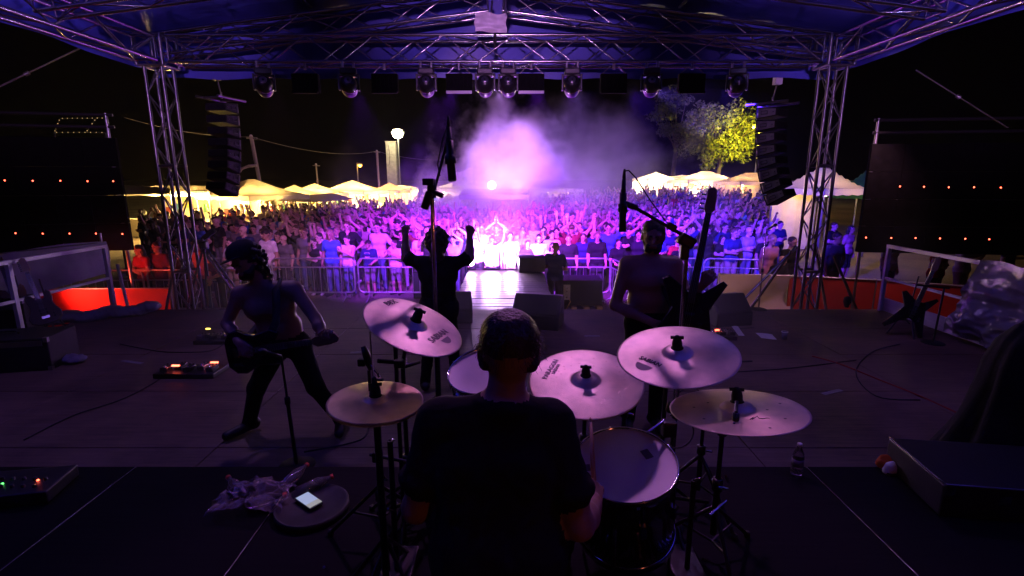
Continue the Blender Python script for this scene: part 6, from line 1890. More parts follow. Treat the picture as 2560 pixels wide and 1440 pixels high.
pr_ = [P(1561, 428, d), P(1560, 446, d), P(1559, 470, d), P(1558, 482, d), P(1557, 520, d), P(1556, 577, d)]
pencil_mic(pr_, 'black pencil microphone pointing down left of the bass player head', 0.0165)
t = thing('microphone_stand', 'chrome stand with a slanting boom right of the bass player head', 'microphone stand', tuple(P(1700, 1000, d)))
jb = P(1718, 602, d); f0 = Vector((jb.x - 0.0, jb.y, RZ))
rod('lower_tube', f0, (jb.x, jb.y, P(1700, 850, d).z), 0.015, M_chrome, t, 10)
rod('upper_tube', (jb.x, jb.y, P(1700, 850, d).z), jb, 0.010, M_chrome, t, 10)
rod('boom', P(1575, 512, d), P(1740, 606, d), 0.0085, M_black, t, 10)
rod('mic_adapter', P(1560, 508, d), P(1592, 520, d), 0.014, M_black, t, 10)
o = MB().box(P(1678, 567, d), (0.045, 0.04, 0.03), Matrix.Rotation(0.5, 3, 'Y')).build('weight_clip', M_black, t); bevel(o, 0.006, 2)
o = MB().box(jb + Vector((-0.005, 0, 0.0)), (0.075, 0.05, 0.055), Matrix.Rotation(0.5, 3, 'Y')).build('swivel', M_black, t); bevel(o, 0.012, 2)
o = MB().box(jb + Vector((-0.01, 0, -0.05)), (0.04, 0.04, 0.07)).build('swivel_neck', M_black, t); bevel(o, 0.01, 2)
MB().tube([P(1561, 428, d), P(1572, 426, d), P(1590, 445, d), P(1625, 500, d), P(1660, 548, d), P(1672, 562, d)], 0.0032, 6).build('cable', M_rubber, t)
for k in range(3):
    a = R(30 + 120 * k); rod('leg', (f0.x, f0.y, RZ + 0.14), (f0.x + 0.3 * math.cos(a), f0.y + 0.3 * math.sin(a), RZ + 0.01), 0.010, M_black, t)
# hi-hat microphone on a short stand
d = 2.0
t = thing('microphone_stand', 'short stand with clamp arm between hi-hat and left crash', 'microphone stand', tuple(P(990, 1100, 2.3)))
q = P(988, 860, 2.25); rod('tube', (q.x, q.y, RZ), q, 0.010, M_black, t)
MB().tube([P(945, 902, 2.2), P(985, 905, 2.25), P(1015, 915, 2.25), P(1048, 905, 2.3)], 0.010, 8).build('clamp_arm', M_black, t)
o = MB().box(P(1000, 908, 2.24), (0.05, 0.04, 0.035)).build('clamp', M_black, t); bevel(o, 0.008, 2)
for k in range(3):
    a = R(10 + 120 * k); rod('leg', (q.x, q.y, RZ + 0.2), (q.x + 0.28 * math.cos(a), q.y + 0.28 * math.sin(a), RZ + 0.01), 0.009, M_black, t)
t = thing('microphone', 'dark hi-hat microphone slanting above the hi-hat', 'microphone', tuple(P(920, 900, 1.97)), 'close drum microphones')
MB().tube([P(908, 866, 1.98), P(915, 885, 1.98), P(922, 905, 1.97), P(928, 925, 1.97)], 0.012, 12, rads=[0.010, 0.015, 0.016, 0.010]).build('body', M_black, t)
MB().tube([P(928, 912, 1.96), P(950, 945, 1.95)], 0.006, 8).build('gooseneck', M_chrome, t)
o = MB().box(P(905, 905, 1.98), (0.03, 0.03, 0.03)).build('clip', M_black, t); bevel(o, 0.006, 2)
rod('mount_rod', P(922, 925, 1.98), P(930, 1040, 2.02), 0.007, M_black, t)
# tom mic and black loop at the floor tom
t = thing('microphone', 'small clip microphone on the far rim of the floor tom', 'microphone', tuple(P(1650, 1070, 2.2)), 'close drum microphones')
rod('body', P(1622, 1080, 2.12), P(1660, 1052, 2.2), 0.007, M_chrome, t)
o = MB().box(P(1672, 1070, 2.2), (0.06, 0.05, 0.07)).build('clip', M_black, t); bevel(o, 0.01, 2)
MB().tube([P(1690 + 44 * math.cos(R(a)), 1078 + 42 * math.sin(R(a)), 2.25) for a in range(-110, 130, 15)], 0.0035, 6).build('cable_loop', M_rubber, t)
# boom clamp hanging in front of the low right cymbal
t = thing('rod_end_cap', 'black chrome-tipped boom end in front of the low right cymbal', 'cymbal stand', tuple(P(1838, 1050, 1.70)))
MB().tube([P(1840, 1032, 1.70), P(1838, 1064, 1.70)], 0.011, 14).build('sleeve', M_head, t)
MB().lathe([(0, 0.004), (0.004, 0.003), (0.005, 0)], Matrix.Translation(P(1835, 1059, 1.68)) @ Matrix.Rotation(R(90), 4, 'X'), 8).build('chrome_tip', M_chrome, t)
rod('boom', P(1840, 1032, 1.70), P(1842, 1000, 1.80), 0.006, M_black, t)
# bass pedal plates and chrome hardware glinting low at both sides
def hardware(name, label, spots, d0):
    t = thing(name, label, 'drum hardware', tuple(P(spots[0][0], spots[0][1], d0)), 'low drum hardware')
    for k, (u, v, u2, v2) in enumerate(spots):
        rod('bolt' if k % 2 else 'lever', P(u, v, d0), P(u2, v2, d0 + 0.05), 0.006, M_chrome, t)
    c0 = P(spots[0][0], spots[0][1], d0)
    o = MB().box((c0.x, c0.y, RZ + 0.02), (0.14, 0.3, 0.04)).build('base_plate', M_black, t); bevel(o, 0.008, 2)
    rod('post', (c0.x, c0.y, RZ + 0.03), c0, 0.012, M_black, t)
    return t
hardware('tripod_hardware', 'chrome stand joints low under the low right cymbal', [(1735, 1202, 1752, 1196), (1690, 1265, 1697, 1268), (1815, 1190, 1822, 1206), (1776, 1288, 1816, 1252), (1758, 1398, 1785, 1408), (1792, 1352, 1797, 1356)], 2.15)
hardware('pedal_hardware', 'chrome pedal joints low between hi-hat and drummer', [(975, 1102, 985, 1100), (1028, 1147, 1040, 1143), (1012, 1155, 1020, 1160), (955, 1190, 966, 1200), (948, 1276, 958, 1270), (970, 1272, 985, 1278), (810, 1418, 820, 1428)], 2.1)
# floor-tom side stand with round tray and phone
c = PZ(780, 1262, RZ + 0.03)
t = thing('round_tray', 'round black practice pad lying on the riser', 'practice pad', (c.x, c.y, RZ))
MB().lathe([(0, 0.028), (0.165, 0.028), (0.175, 0.036), (0.185, 0.034), (0.188, 0.0), (0, 0.0)], Matrix.Translation((c.x, c.y, RZ)), 40).build('pad', M_rubber, t)
MB().lathe([(0.176, 0.0365), (0.182, 0.0365)], Matrix.Translation((c.x, c.y, RZ)), 40).build('rim', M_black, t)
pc = PZ(772, 1252, RZ + 0.045)
t = thing('smartphone', 'smartphone with a lit pale screen lying on the round pad', 'phone', tuple(pc))
rz = R(-38)
def pb_(name, dx, dy, sx, sy, z, m): 
    M = Matrix.Rotation(rz, 3, 'Z'); o = MB().box(pc + M @ Vector((dx, dy, z)), (sx, sy, 0.002 if z > 0 else 0.008), M).build(name, m, t); return o
M_scrw = mat('screen_lit', (0.2, 0.2, 0.22), 0.3, emit=(0.55, 0.68, 1.0), estr=0.55)
bevel(pb_('case', 0, 0, 0.155, 0.078, 0, M_phone), 0.003, 2)
pb_('screen', -0.018, 0.0, 0.095, 0.07, 0.0065, M_scrw); pb_('screen_panel', 0.05, 0.0, 0.036, 0.07, 0.0065, mat('screen_lit2', (0.2, 0.2, 0.2), 0.3, emit=(0.62, 0.66, 0.60), estr=0.45))
# water bottle
M_pet = mat('clear_bottle', (0.85, 0.85, 0.9), 0.06, 0, 0.02, 5, trans=0.9)
c = PZ(1990, 1188, RZ)
t = thing('water_bottle', 'clear half-litre water bottle standing on the riser edge', 'bottle', tuple(c))
MB().lathe([(0, 0.002), (0.028, 0.0), (0.032, 0.012), (0.032, 0.05), (0.030, 0.055), (0.032, 0.06), (0.032, 0.12), (0.028, 0.145), (0.014, 0.175), (0.012, 0.19)], Matrix.Translation(c), 24).build('bottle', M_pet, t)
MB().lathe([(0, 0.205), (0.014, 0.204), (0.0145, 0.19), (0.012, 0.188)], Matrix.Translation(c), 16).build('cap', M_white, t)
MB().lathe([(0.0322, 0.065), (0.0324, 0.065), (0.0324, 0.11), (0.0322, 0.11)], Matrix.Translation(c), 24).build('wrapper', M_plast, t)
# crumpled plastic bag
c = PZ(640, 1262, RZ)
t = thing('plastic_bag', 'crumpled thin plastic bag with bottles left of the round pad', 'bag', (c.x, c.y, RZ))
def fn(a, b):
    x, y = (a - .5) * .36, (b - .5) * .26
    r2 = (x / .20) ** 2 + (y / .14) ** 2
    q = Vector((x * 11, y * 11, 3.1)); n1 = mnoise.noise(q); n2 = abs(mnoise.noise(q * 2.3)); n3 = abs(mnoise.noise(q * 5.1))
    z = max(0.004, 0.115 * math.exp(-r2 * 0.75) + 0.05 * n1 * math.exp(-r2 * .4) + 0.055 * (0.4 - n2) * math.exp(-r2 * .5) + 0.008 * (.3 - n3))
    return (c.x + x + 0.03 * mnoise.noise(q * 1.7 + Vector((5, 0, 0))), c.y + y + 0.03 * mnoise.noise(q * 1.7 + Vector((0, 7, 0))), RZ + z)
sheet(fn, 110, 80).build('film', mat('thin_bag', (0.26, 0.23, 0.29), 0.22, 0, 0.2, 14, 0.5, 40, spec=0.9, alpha=0.42, coat=0.5), t)
for (dx, dy, a) in ((0.20, 0.05, 0.6), (0.1, 0.1, 1.2), (-0.08, 0.02, 2.4), (-0.02, -0.05, 0.2)):
    MM = Matrix.Translation((c.x + dx, c.y + dy, RZ + 0.035)) @ Matrix.Rotation(a, 4, 'Z') @ Matrix.Rotation(R(80), 4, 'Y')
    MB().lathe([(0, 0), (0.03, 0), (0.032, 0.06), (0.032, 0.12), (0.012, 0.17), (0.012, 0.19)], MM, 16).build('bottle', M_pet, t)
    MB().lathe([(0, 0.20), (0.014, 0.2), (0.014, 0.185)], MM, 12).build('cap', mat('red_cap', (0.5, 0.04, 0.03), 0.5), t)

# more boom and clamp stands crowding round the kit
def boom_stand(x, y, h, bx, by, bz, label):
    t = thing('boom_stand', label, 'stand', (x, y, RZ), 'small boom stands round the kit')
    rod('lower_tube', (x, y, RZ + .1), (x, y, RZ + h * .55), .014, M_black, t); rod('upper_tube', (x, y, RZ + h * .55), (x, y, RZ + h), .010, M_black, t)
    MB().lathe([(.012, -.025), (.022, -.022), (.022, .022), (.012, .025)], Matrix.Translation((x, y, RZ + h * .55)), 12).build('collar', M_black, t)
    rod('wing_bolt', (x, y, RZ + h * .55), (x + .04, y - .04, RZ + h * .55 + .01), .006, M_chrome, t)
    rod('boom', (x - bx * .25, y - by * .25, RZ + h - bz * .25), (x + bx, y + by, RZ + h + bz), .008, M_black, t)
    o = MB().box((x, y, RZ + h), (.045, .04, .05)).build('swivel', M_black, t); bevel(o, .008, 2)
    rod('wing_bolt', (x, y - .02, RZ + h), (x + .035, y - .05, RZ + h + .015), .006, M_chrome, t)
    q = Vector((x + bx, y + by, RZ + h + bz))
    MB().lathe([(0, .05), (.014, .045), (.02, .02), (.018, 0), (0, -.01)], frame_mat(q, (bx, by, bz - .4), (0, 1, .2)), 12).build('microphone', M_grille, t)
    for k in range(3):
        a = R(50 + 120 * k); e = Vector((x + .27 * math.cos(a), y + .27 * math.sin(a), RZ + .012))
        rod('leg', (x, y, RZ + .30), e, .009, M_black, t); rod('leg_strut', (x, y, RZ + .13), Vector((x, y, RZ + .30)).lerp(e, .55), .006, M_black, t, 6)
        MB().lathe([(0, -.010), (.014, -.010), (.014, .014), (0, .016)], Matrix.Translation(e), 8).build('rubber_foot', M_rubber, t)
boom_stand(-.42, 2.30, .62, .14, -.12, .05, 'short boom stand between hi-hat and rack tom')
boom_stand(.98, 2.42, .60, -.22, -.16, .06, 'short boom stand behind the floor tom')
boom_stand(.62, 2.62, .80, -.10, -.2, .04, 'boom stand between ride and large crash')
boom_stand(-.62, 2.15, .45, .16, -.1, .03, 'low boom stand left of the hi-hat legs')

# ------------------------------------------------------------------ guitars
M_gbody = mat('guitar_black', (0.02, 0.016, 0.018), 0.18, 0, 0.2, 5, coat=0.5)
M_gneck = mat('guitar_maple', (0.30, 0.17, 0.08), 0.35, 0, 0.2, 12)
M_gdark = mat('fretboard', (0.035, 0.022, 0.016), 0.45, 0, 0.25, 20)
M_gpale = mat('guitar_cream', (0.10, 0.08, 0.07), 0.5, 0, 0.1, 5, spec=0.2)
M_gwood = mat('guitar_sunburst', (0.20, 0.08, 0.035), 0.25, 0, 0.3, 5, coat=0.4)
STRAT = [(0.0, -0.20), (0.10, -0.195), (0.155, -0.14), (0.165, -0.07), (0.13, 0.0), (0.115, 0.06), (0.13, 0.13), (0.125, 0.20), (0.10, 0.235), (0.075, 0.20), (0.05, 0.13), (-0.03, 0.13), (-0.06, 0.19), (-0.105, 0.215), (-0.13, 0.17), (-0.12, 0.10), (-0.11, 0.04), (-0.13, -0.03), (-0.165, -0.09), (-0.15, -0.16), (-0.09, -0.20)]
VSHP = [(0.0, -0.12), (0.07, -0.16), (0.17, -0.32), (0.21, -0.30), (0.15, -0.10), (0.12, 0.02), (0.20, 0.20), (0.17, 0.22), (0.06, 0.12), (-0.03, 0.12), (-0.16, 0.20), (-0.20, 0.17), (-0.11, 0.0), (-0.15, -0.10), (-0.25, -0.30), (-0.21, -0.33), (-0.07, -0.17)]
def guitar(label, c, neck, front, shape, nlen, mbody, bass=False, group=None, name='electric_guitar'):
    z = Vector(neck).normalized(); f = Vector(front); f = (f - z * f.dot(z)).normalized(); y = -f; x = y.cross(z)
    M = Matrix((x, y, z)).transposed().to_4x4(); M.translation = Vector(c)
    t = thing(name, label, 'guitar', (0, 0, 0), group, matrix=M)
    RX = Matrix.Rotation(R(90), 4, 'X')
    k = 1.12 if bass else 1.0
    bd = MB().prism([(a * k, b * k) for a, b in shape], 0.042, RX, bev=0.010).build('body', mbody, t, False)
    top = 0.13 * k + nlen
    MB().prism([(-0.026, 0.08), (0.026, 0.08), (0.021, top), (-0.021, top)], 0.022, Matrix.Translation((0, -0.022, 0)) @ RX, bev=0.004).build('neck', M_gneck, t, False)
    fb = MB().prism([(-0.027, 0.05), (0.027, 0.05), (0.0215, top), (-0.0215, top)], 0.006, Matrix.Translation((0, -0.036, 0)) @ RX).build('fretboard', M_gdark, t, False)
    for q in range(16):
        zz = top - (top - 0.08) * (1 - 2 ** (-(q + 1) / 12.0)) * 1.45
        if zz < 0.06: break
        block('fret', (0, -0.0395, zz), (0.05, 0.0012, 0.002), M_chrome, fb, None, False)
    hs = MB().prism([(-0.021, top), (0.021, top), (0.042, top + 0.035), (0.038, top + 0.13), (0.028, top + 0.185), (0.0, top + 0.20), (-0.036, top + 0.175), (-0.030, top + 0.12), (-0.034, top + 0.03)], 0.016, Matrix.Translation((0, -0.020, 0)) @ RX, bev=0.003).build('headstock', M_gneck, t, False)
    for q in range(4 if bass else 6):
        zz = top + 0.035 + q * (0.034 if bass else 0.024)
        rod('tuner', (-0.036, -0.02, zz), (-0.062 if bass else -0.052, -0.018, zz), 0.006, M_chrome, hs, 8, False)
        MB().lathe([(0, -0.003), (0.011, -0.003), (0.011, 0.003), (0, 0.003)], Matrix.Translation((-0.064 if bass else -0.054, -0.018, zz)) @ Matrix.Rotation(R(90), 4, 'Y'), 8).build('tuner_key', M_chrome, hs, False)
    for zz in ((-0.02, -0.06) if not bass else (-0.03,)): block('pickup', (0, -0.024, zz), (0.08, 0.012, 0.025), M_blackm, t, None, False)
    block('bridge', (0, -0.026, -0.115), (0.075, 0.014, 0.03), M_chrome, t, None, False)
    n = 4 if bass else 6
    for q in range(n):
        xx = (q / (n - 1) - 0.5) * 0.038
        rod('string', (xx, -0.040, -0.11), (xx * 0.9, -0.0405, top + 0.02), 0.0007, M_alud, t, 4, False)
    for q in range(2): MB().lathe([(0, 0.016), (0.011, 0.016), (0.013, 0)], Matrix.Translation((0.09, -0.021, -0.09 - 0.035 * q)) @ Matrix.Rotation(R(90), 4, 'X'), 12).build('knob', M_black, t, False)
    return t, M
def rest_stand(c, label, lean, face):
    t = thing('guitar_stand', label, 'guitar stand', tuple(c), 'guitar stands at the stage sides')
    c = Vector(c); lean = Vector(lean); lt = Vector((lean.y, -lean.x, 0)).normalized()
    for g in (-1, 1):
        rod('leg', c + lt * g * 0.16 - lean * 0.5 , c + Vector((0, 0, 0.42)) + lean * 0.1, 0.010, M_black, t)
        rod('yoke', c + Vector((0, 0, 0.22)) - lean * 0.2, c + lt * g * 0.09 + Vector((0, 0, 0.20)) - lean * 0.6, 0.010, M_rubber, t)
    rod('leg', c + lean * 0.9, c + Vector((0, 0, 0.42)) + lean * 0.1, 0.010, M_black, t)
    rod('mast', c + Vector((0, 0, 0.42)) + lean * 0.1, c + Vector((0, 0, 0.78)) + lean * 0.45, 0.009, M_black, t)
    return t

# ------------------------------------------------------------------ performers
def performer(J, o, label, mats_, root=(0, 0, 0), hb=0.013, hh=0.0065, hhand=0.0055):
    me = mesh_person(J, o, 'person', hb, hh, hhand)
    rt = Vector(root)
    for v_ in me.vertices: v_.co -= rt
    ob = link_mesh('person', me); ob.location = rt
    dress(ob, *mats_)
    setp(ob, label, 'person', 'band members on stage')
    return ob
M_tee = cloth('band_black', (0.020, 0.019, 0.024))
M_jeans = cloth('band_jeans', (0.010, 0.010, 0.012))
M_sk = mat('skin_band', (0.34, 0.20, 0.14), 0.5, 0, 0.12, 14, 0.05, 60)
# drummer, seated, back to the camera
J = dict(pel=V3(-.04, 1.30, .93), chest=V3(-.048, 1.36, 1.19), neck=V3(-.02, 1.37, 1.375), head=V3(-.008, 1.375, 1.515),
         shL=V3(-.215, 1.375, 1.31), shR=V3(.118, 1.375, 1.305), elL=V3(-.285, 1.36, 1.04), wrL=V3(-.215, 1.62, 1.02), elR=V3(.195, 1.31, 1.02), wrR=V3(.268, 1.50, .955),
         hipL=V3(-.13, 1.33, .88), hipR=V3(.05, 1.33, .88), knL=V3(-.29, 1.74, .86), knR=V3(.24, 1.76, .85), anL=V3(-.27, 1.90, .42), anR=V3(.20, 1.92, .42), toL=V3(-.29, 2.08, .36), toR=V3(.20, 2.10, .36),
         hL=(V3(.3, 1, -.2), V3(.4, 0, -1), .85, -1), hR=(V3(.15, .9, .25), V3(-.6, 0, -.8), .95, 1), hf=V3(.05, 1, -.12), hu=V3(.03, .1, 1))
dm = performer(J, dict(sleeve=.66, cloth=.005, girth=1.0, hem=.1, hair='short', rings=True), 'drummer in a black shirt seen from behind at the kit',
               (M_sk, M_tee, M_jeans, hairs[1], M_shoe[0]), (-.04, 1.30, RZ), .010)
# loose hair catching the light
b = MB(); rh = random.Random(3)
hc = Vector((-.008, 1.375, 1.552))
for k in range(420):
    th = rh.uniform(0, 2 * math.pi); ph = rh.uniform(-0.5, 1.35)
    dr = Vector((math.cos(ph) * math.cos(th), math.cos(ph) * math.sin(th), math.sin(ph)))
    if dr.y > 0.75: continue
    p = hc + Vector((dr.x * 0.082, dr.y * 0.088 - 0.015, dr.z * 0.086))
    out = Vector((dr.x, dr.y, dr.z * 0.6)) * rh.uniform(0.004, 0.016 if dr.x < 0.55 else 0.036)
    dn = Vector((rh.uniform(-.008, .008), 0, -rh.uniform(0.006, 0.03)))
    b.tube([p - dr * 0.006, p + out * 0.6 + dn * 0.3, p + out + dn], 0.0006, 3, rads=[0.0010, 0.0008, 0.0003])
o = b.build('loose_hair', hairs[2]); o.parent = dm; o.matrix_parent_inverse = Matrix.Translation((.04, -1.30, -RZ))
# sticks
M_stick = mat('drum_stick_wood', (0.42, 0.26, 0.14), 0.5, 0, 0.15, 20)
def stick(p0, p1, label):
    t = thing('drum_stick', label, 'drum stick', tuple(p0), 'drum sticks')
    p0, p1 = Vector(p0), Vector(p1)
    MB().tube([p0, p0.lerp(p1, .6), p0.lerp(p1, .92)], .0088, 10, rads=[.009, .0088, .0055]).build('shaft', M_stick, t)
    d_ = (p1 - p0).normalized()
    MB().lathe([(0, .012), (.004, .008), (.0055, 0), (.004, -.008), (.003, -.012)], frame_mat(p0.lerp(p1, .94), d_, (1, 0, 0)), 10).build('tip', M_stick, t)
hR = P(1482, 1300, 1.72)
stick(P(1490, 1318, 1.72), P(1476, 1035, 1.88), 'drum stick held upright in the right hand over the floor tom')
stick((-.205, 1.66, .975), (-.03, 2.02, 1.02), 'drum stick in the left hand over the hidden snare')
# guitarist, wide stance, bare chest, facing the drums
J = dict(pel=V3(-1.77, 3.86, .73), chest=V3(-1.85, 3.80, 1.05), neck=V3(-1.89, 3.77, 1.235), head=V3(-1.955, 3.73, 1.395),
         shL=V3(-1.645, 3.79, 1.185), shR=V3(-2.06, 3.78, 1.15), elL=V3(-1.47, 3.70, .98), wrL=V3(-1.37, 3.58, .855), elR=V3(-2.16, 3.74, .93), wrR=V3(-1.98, 3.56, .83),
         hipL=V3(-1.68, 3.86, .70), hipR=V3(-1.86, 3.86, .70), knL=V3(-1.53, 3.74, .42), knR=V3(-1.99, 3.74, .41), anL=V3(-1.40, 3.86, .09), anR=V3(-2.11, 3.80, .09), toL=V3(-1.36, 3.70, .045), toR=V3(-2.22, 3.66, .045),
         hL=(V3(.4, -.5, .3), V3(0, .6, .7), .75, 1), hR=(V3(.7, -.3, -.5), V3(0, .9, -.3), .5, -1), hf=V3(-.35, -.85, -.28), hu=V3(-.35, -.15, .92))
gm = performer(J, dict(bare=True, girth=.95, hair='mop', beard=True), 'bare-chested guitar player with a beard in a wide stance', (M_sk, M_tee, M_jeans, hairs[0], M_shoe[0]), (-1.77, 3.8, 0))
hu_ = Vector((-.35, -.15, .92)).normalized(); hf_ = Vector((-.35, -.85, -.28)); hf_ = (hf_ - hu_ * hf_.dot(hu_)).normalized()
Mc = frame_mat(Vector((-1.955, 3.73, 1.395)) + hu_ * .075 - hf_ * .01 - Vector((-1.77, 3.8, 0)), hu_, hf_)
b = MB(); b.lathe([(.108, -.01), (.110, .02), (.100, .055), (.070, .085), (.03, .098), (0, .10)], Mc, 24, sx=1.04, sy=.92)
b.prism([(.09, -.075), (.13, -.07), (.17, -.045), (.182, 0), (.17, .045), (.13, .07), (.09, .075)], .008, Mc)
b.build('cap', cloth('dark_cap', (0.03, 0.03, 0.035)), gm, False)
guitar('dark electric guitar slung low on the bare-chested guitar player', (-1.90, 3.575, .775), (.96, -.05, .16), (0, -1, .15), STRAT, .34, M_gbody)
def strap_band(pts, wdt, m, parent_obj, name='guitar_strap', label='black guitar strap across the bare shoulder'):
    t = thing(name, label, 'strap', tuple(pts[0]), 'guitar straps')
    b = MB(); vs = []; n = len(pts)
    pts = [Vector(p) for p in pts]
    for i, p in enumerate(pts):
        tg = (pts[min(n - 1, i + 1)] - pts[max(0, i - 1)]).normalized()
        sd = tg.cross(Vector((0, -1, 0.25))).normalized() * wdt / 2
        vs += [p - sd, p + sd, p + sd + Vector((0, .004, 0)), p - sd + Vector((0, .004, 0))]
    fs = []
    for i in range(n - 1):
        for k in range(4): fs.append((i * 4 + k, i * 4 + (k + 1) % 4, (i + 1) * 4 + (k + 1) % 4, (i + 1) * 4 + k))
    b.add(vs, fs, True).build('band', m, t)
    return t
strap_band([(-1.79, 3.55, .82), (-1.73, 3.62, 0.98), (-1.735, 3.66, 1.10), (-1.745, 3.70, 1.20), (-1.755, 3.78, 1.262), (-1.80, 3.87, 1.22), (-1.90, 3.94, 1.06), (-2.0, 3.92, .88), (-2.05, 3.75, .78), (-2.08, 3.60, .76)], .06, M_rubber, gm)
# bass player, bare chest, facing the drums
J = stand()
s = .97
for k in list(J):
    if k in ('hL', 'hR', 'hf', 'hu'): continue
    J[k] = J[k] * s + V3(1.06, 3.86, 0)
J['elR'] = V3(.795, 3.84, 1.05); J['wrR'] = V3(1.05, 3.64, .96); J['hR'] = (V3(.9, -.25, -.3), V3(0, .8, -.5), .5, -1)
J['elL'] = V3(1.325, 3.78, 1.12); J['wrL'] = V3(1.375, 3.60, 1.265); J['hL'] = (V3(.25, -.5, .7), V3(.5, .6, .0), .8, 1)
J['hf'] = V3(-.22, -.95, -.08)
performer(J, dict(bare=True, girth=.95, hair='short', beard=True, shorts=False), 'bare-chested bass player facing the drums', (M_sk, M_tee, M_jeans, hairs[0], M_shoe[0]), (1.06, 3.86, 0))
a, b_ = P(1722, 775, 3.66), P(1772, 520, 3.70)
guitar('dark angular bass guitar held upright by the bare-chested bass player', a, b_ - a, (-.25, -1, .1), VSHP, .56, M_gbody, True, None, 'bass_guitar')
strap_band([(1.22, 3.70, 1.02), (1.15, 3.735, 1.18), (1.13, 3.76, 1.30), (1.14, 3.84, 1.395), (1.13, 3.95, 1.33), (1.08, 4.0, 1.1), (1.1, 3.97, .95), (1.22, 3.85, .9)], .055, M_rubber, None, label='thin dark strap on the bass player chest')
# singer, back to the camera, fists up
J = stand('fist', 'fist')
for q, g in (('L', 1), ('R', -1)):
    J['el' + q] = V3(g * .335, -.02, 1.46); J['wr' + q] = V3(g * .335, -.06, 1.685)
    J['h' + q] = (V3(0, -.05, 1), V3(-g * .3, -1, 0), 1.0, g)
    J['kn' + q] = V3(g * .13, -.05, .5); J['an' + q] = V3(g * .17, .03, .09); J['to' + q] = V3(g * .2, -.13, .045)
s = .885
for k in list(J):
    if k in ('hf', 'hu'): J[k] = J[k] * V3(-1, -1, 1)
    elif k in ('hL', 'hR'): h = J[k]; J[k] = (h[0] * V3(-1, -1, 1), h[1] * V3(-1, -1, 1), h[2], h[3])
    else: J[k] = J[k] * V3(-s, -s, s) + V3(-.685, 4.66, 0)
performer(J, dict(sleeve=.75, girth=1.02, s=.92, cloth=.006, hem=-.1, hair='mop', rings=True), 'curly haired singer in a black shirt raising both fists to the crowd', (M_sk, M_tee, M_jeans, hairs[1], M_shoe[0]), (-.685, 4.66, 0))

# ------------------------------------------------------------------ stage clutter
def mic_on(t, p, d_, nm='microphone_head'):
    d_ = Vector(d_).normalized()
    MB().tube([p, p + d_ * .13], .011, 12, rads=[.010, .016]).build('microphone_body', M_black, t)
    MB().lathe([(0, .06), (.016, .054), (.025, .035), (.026, .018), (.018, 0)], frame_mat(p + d_ * .125, d_, (1, 0, 0.1)), 16).build(nm, M_grille, t)
t = thing('microphone_stand', 'thin chrome microphone stand in front of the pale banner', 'microphone stand', tuple(PZ(1895, 772, 0)))
q0 = PZ(1896, 774, 0); qt = PY(1916, 575, q0.y)
rod('lower_tube', q0, q0.lerp(qt, .5), .012, M_chrome, t); rod('upper_tube', q0.lerp(qt, .5), qt, .008, M_chrome, t)
MB().lathe([(.01, -.03), (.02, -.025), (.02, .025), (.01, .03)], Matrix.Translation(q0.lerp(qt, .5)), 12).build('clutch', M_black, t)
round_base(t, q0.x, q0.y, 0); mic_on(t, qt, (.35, -.5, .4))
t = thing('microphone_stand', 'black microphone stand between the guitar player legs', 'microphone stand', tuple(PZ(738, 1150, 0)))
q0 = PZ(742, 1165, 0); qt = PY(703, 890, q0.y + .1)
rod('lower_tube', q0, q0.lerp(qt, .6), .014, M_black, t); rod('upper_tube', q0.lerp(qt, .6), qt, .009, M_black, t)
MB().lathe([(.01, -.03), (.02, -.025), (.02, .025), (.01, .03)], Matrix.Translation(q0.lerp(qt, .6)), 12).build('clutch', M_black, t)
round_base(t, q0.x, q0.y, 0); mic_on(t, qt, (-.3, -.5, .3))
# light stand with braces at left front
t = thing('tripod_stand', 'tripod stand with slanting chrome legs right of the left tower', 'tripod', tuple(PZ(520, 772, 0)))
c = PY(510, 612, 8.0)
for (u, v) in ((519, 765), (612, 752), (470, 760)):
    e = PY(u, v, 8.15); rod('leg', c, e, .017, M_alu, t)
rod('mast', (c.x, c.y, c.z - .5), (c.x - .02, c.y, c.z + .12), .02, M_black, t)
o = MB().box(c, (.11, .1, .12)).build('hub', M_black, t); bevel(o, .02, 2)
o = MB().box(c + Vector((.12, -.03, .17)), (.22, .07, .07), Matrix.Rotation(-.6, 3, 'Y')).build('arm', M_black, t); bevel(o, .01, 2)
# braces of the right tower
t = thing('brace_pole', 'slanting steel brace left of the right tower', 'pole', tuple(PY(1850, 756, 8.1)), 'steel braces by the right tower')
rod('tube', PY(1850, 758, 8.08), PY(1985, 622, 8.25), .020, M_alu, t); rod('clamp', PY(1980, 628, 8.2), PY(1992, 616, 8.2), .035, M_alud, t)
t = thing('brace_pole', 'slanting dark brace right of the right tower', 'pole', tuple(PY(2140, 770, 8.3)), 'steel braces by the right tower')
rod('tube', PY(2142, 776, 8.3), PY(2085, 640, 8.3), .024, M_alud, t); MB().lathe([(0, .1), (.05, .08), (.06, 0), (.03, -.09)], Matrix.Translation(PY(2118, 755, 8.32)), 10).build('sandbag_knob', M_blackm, t)
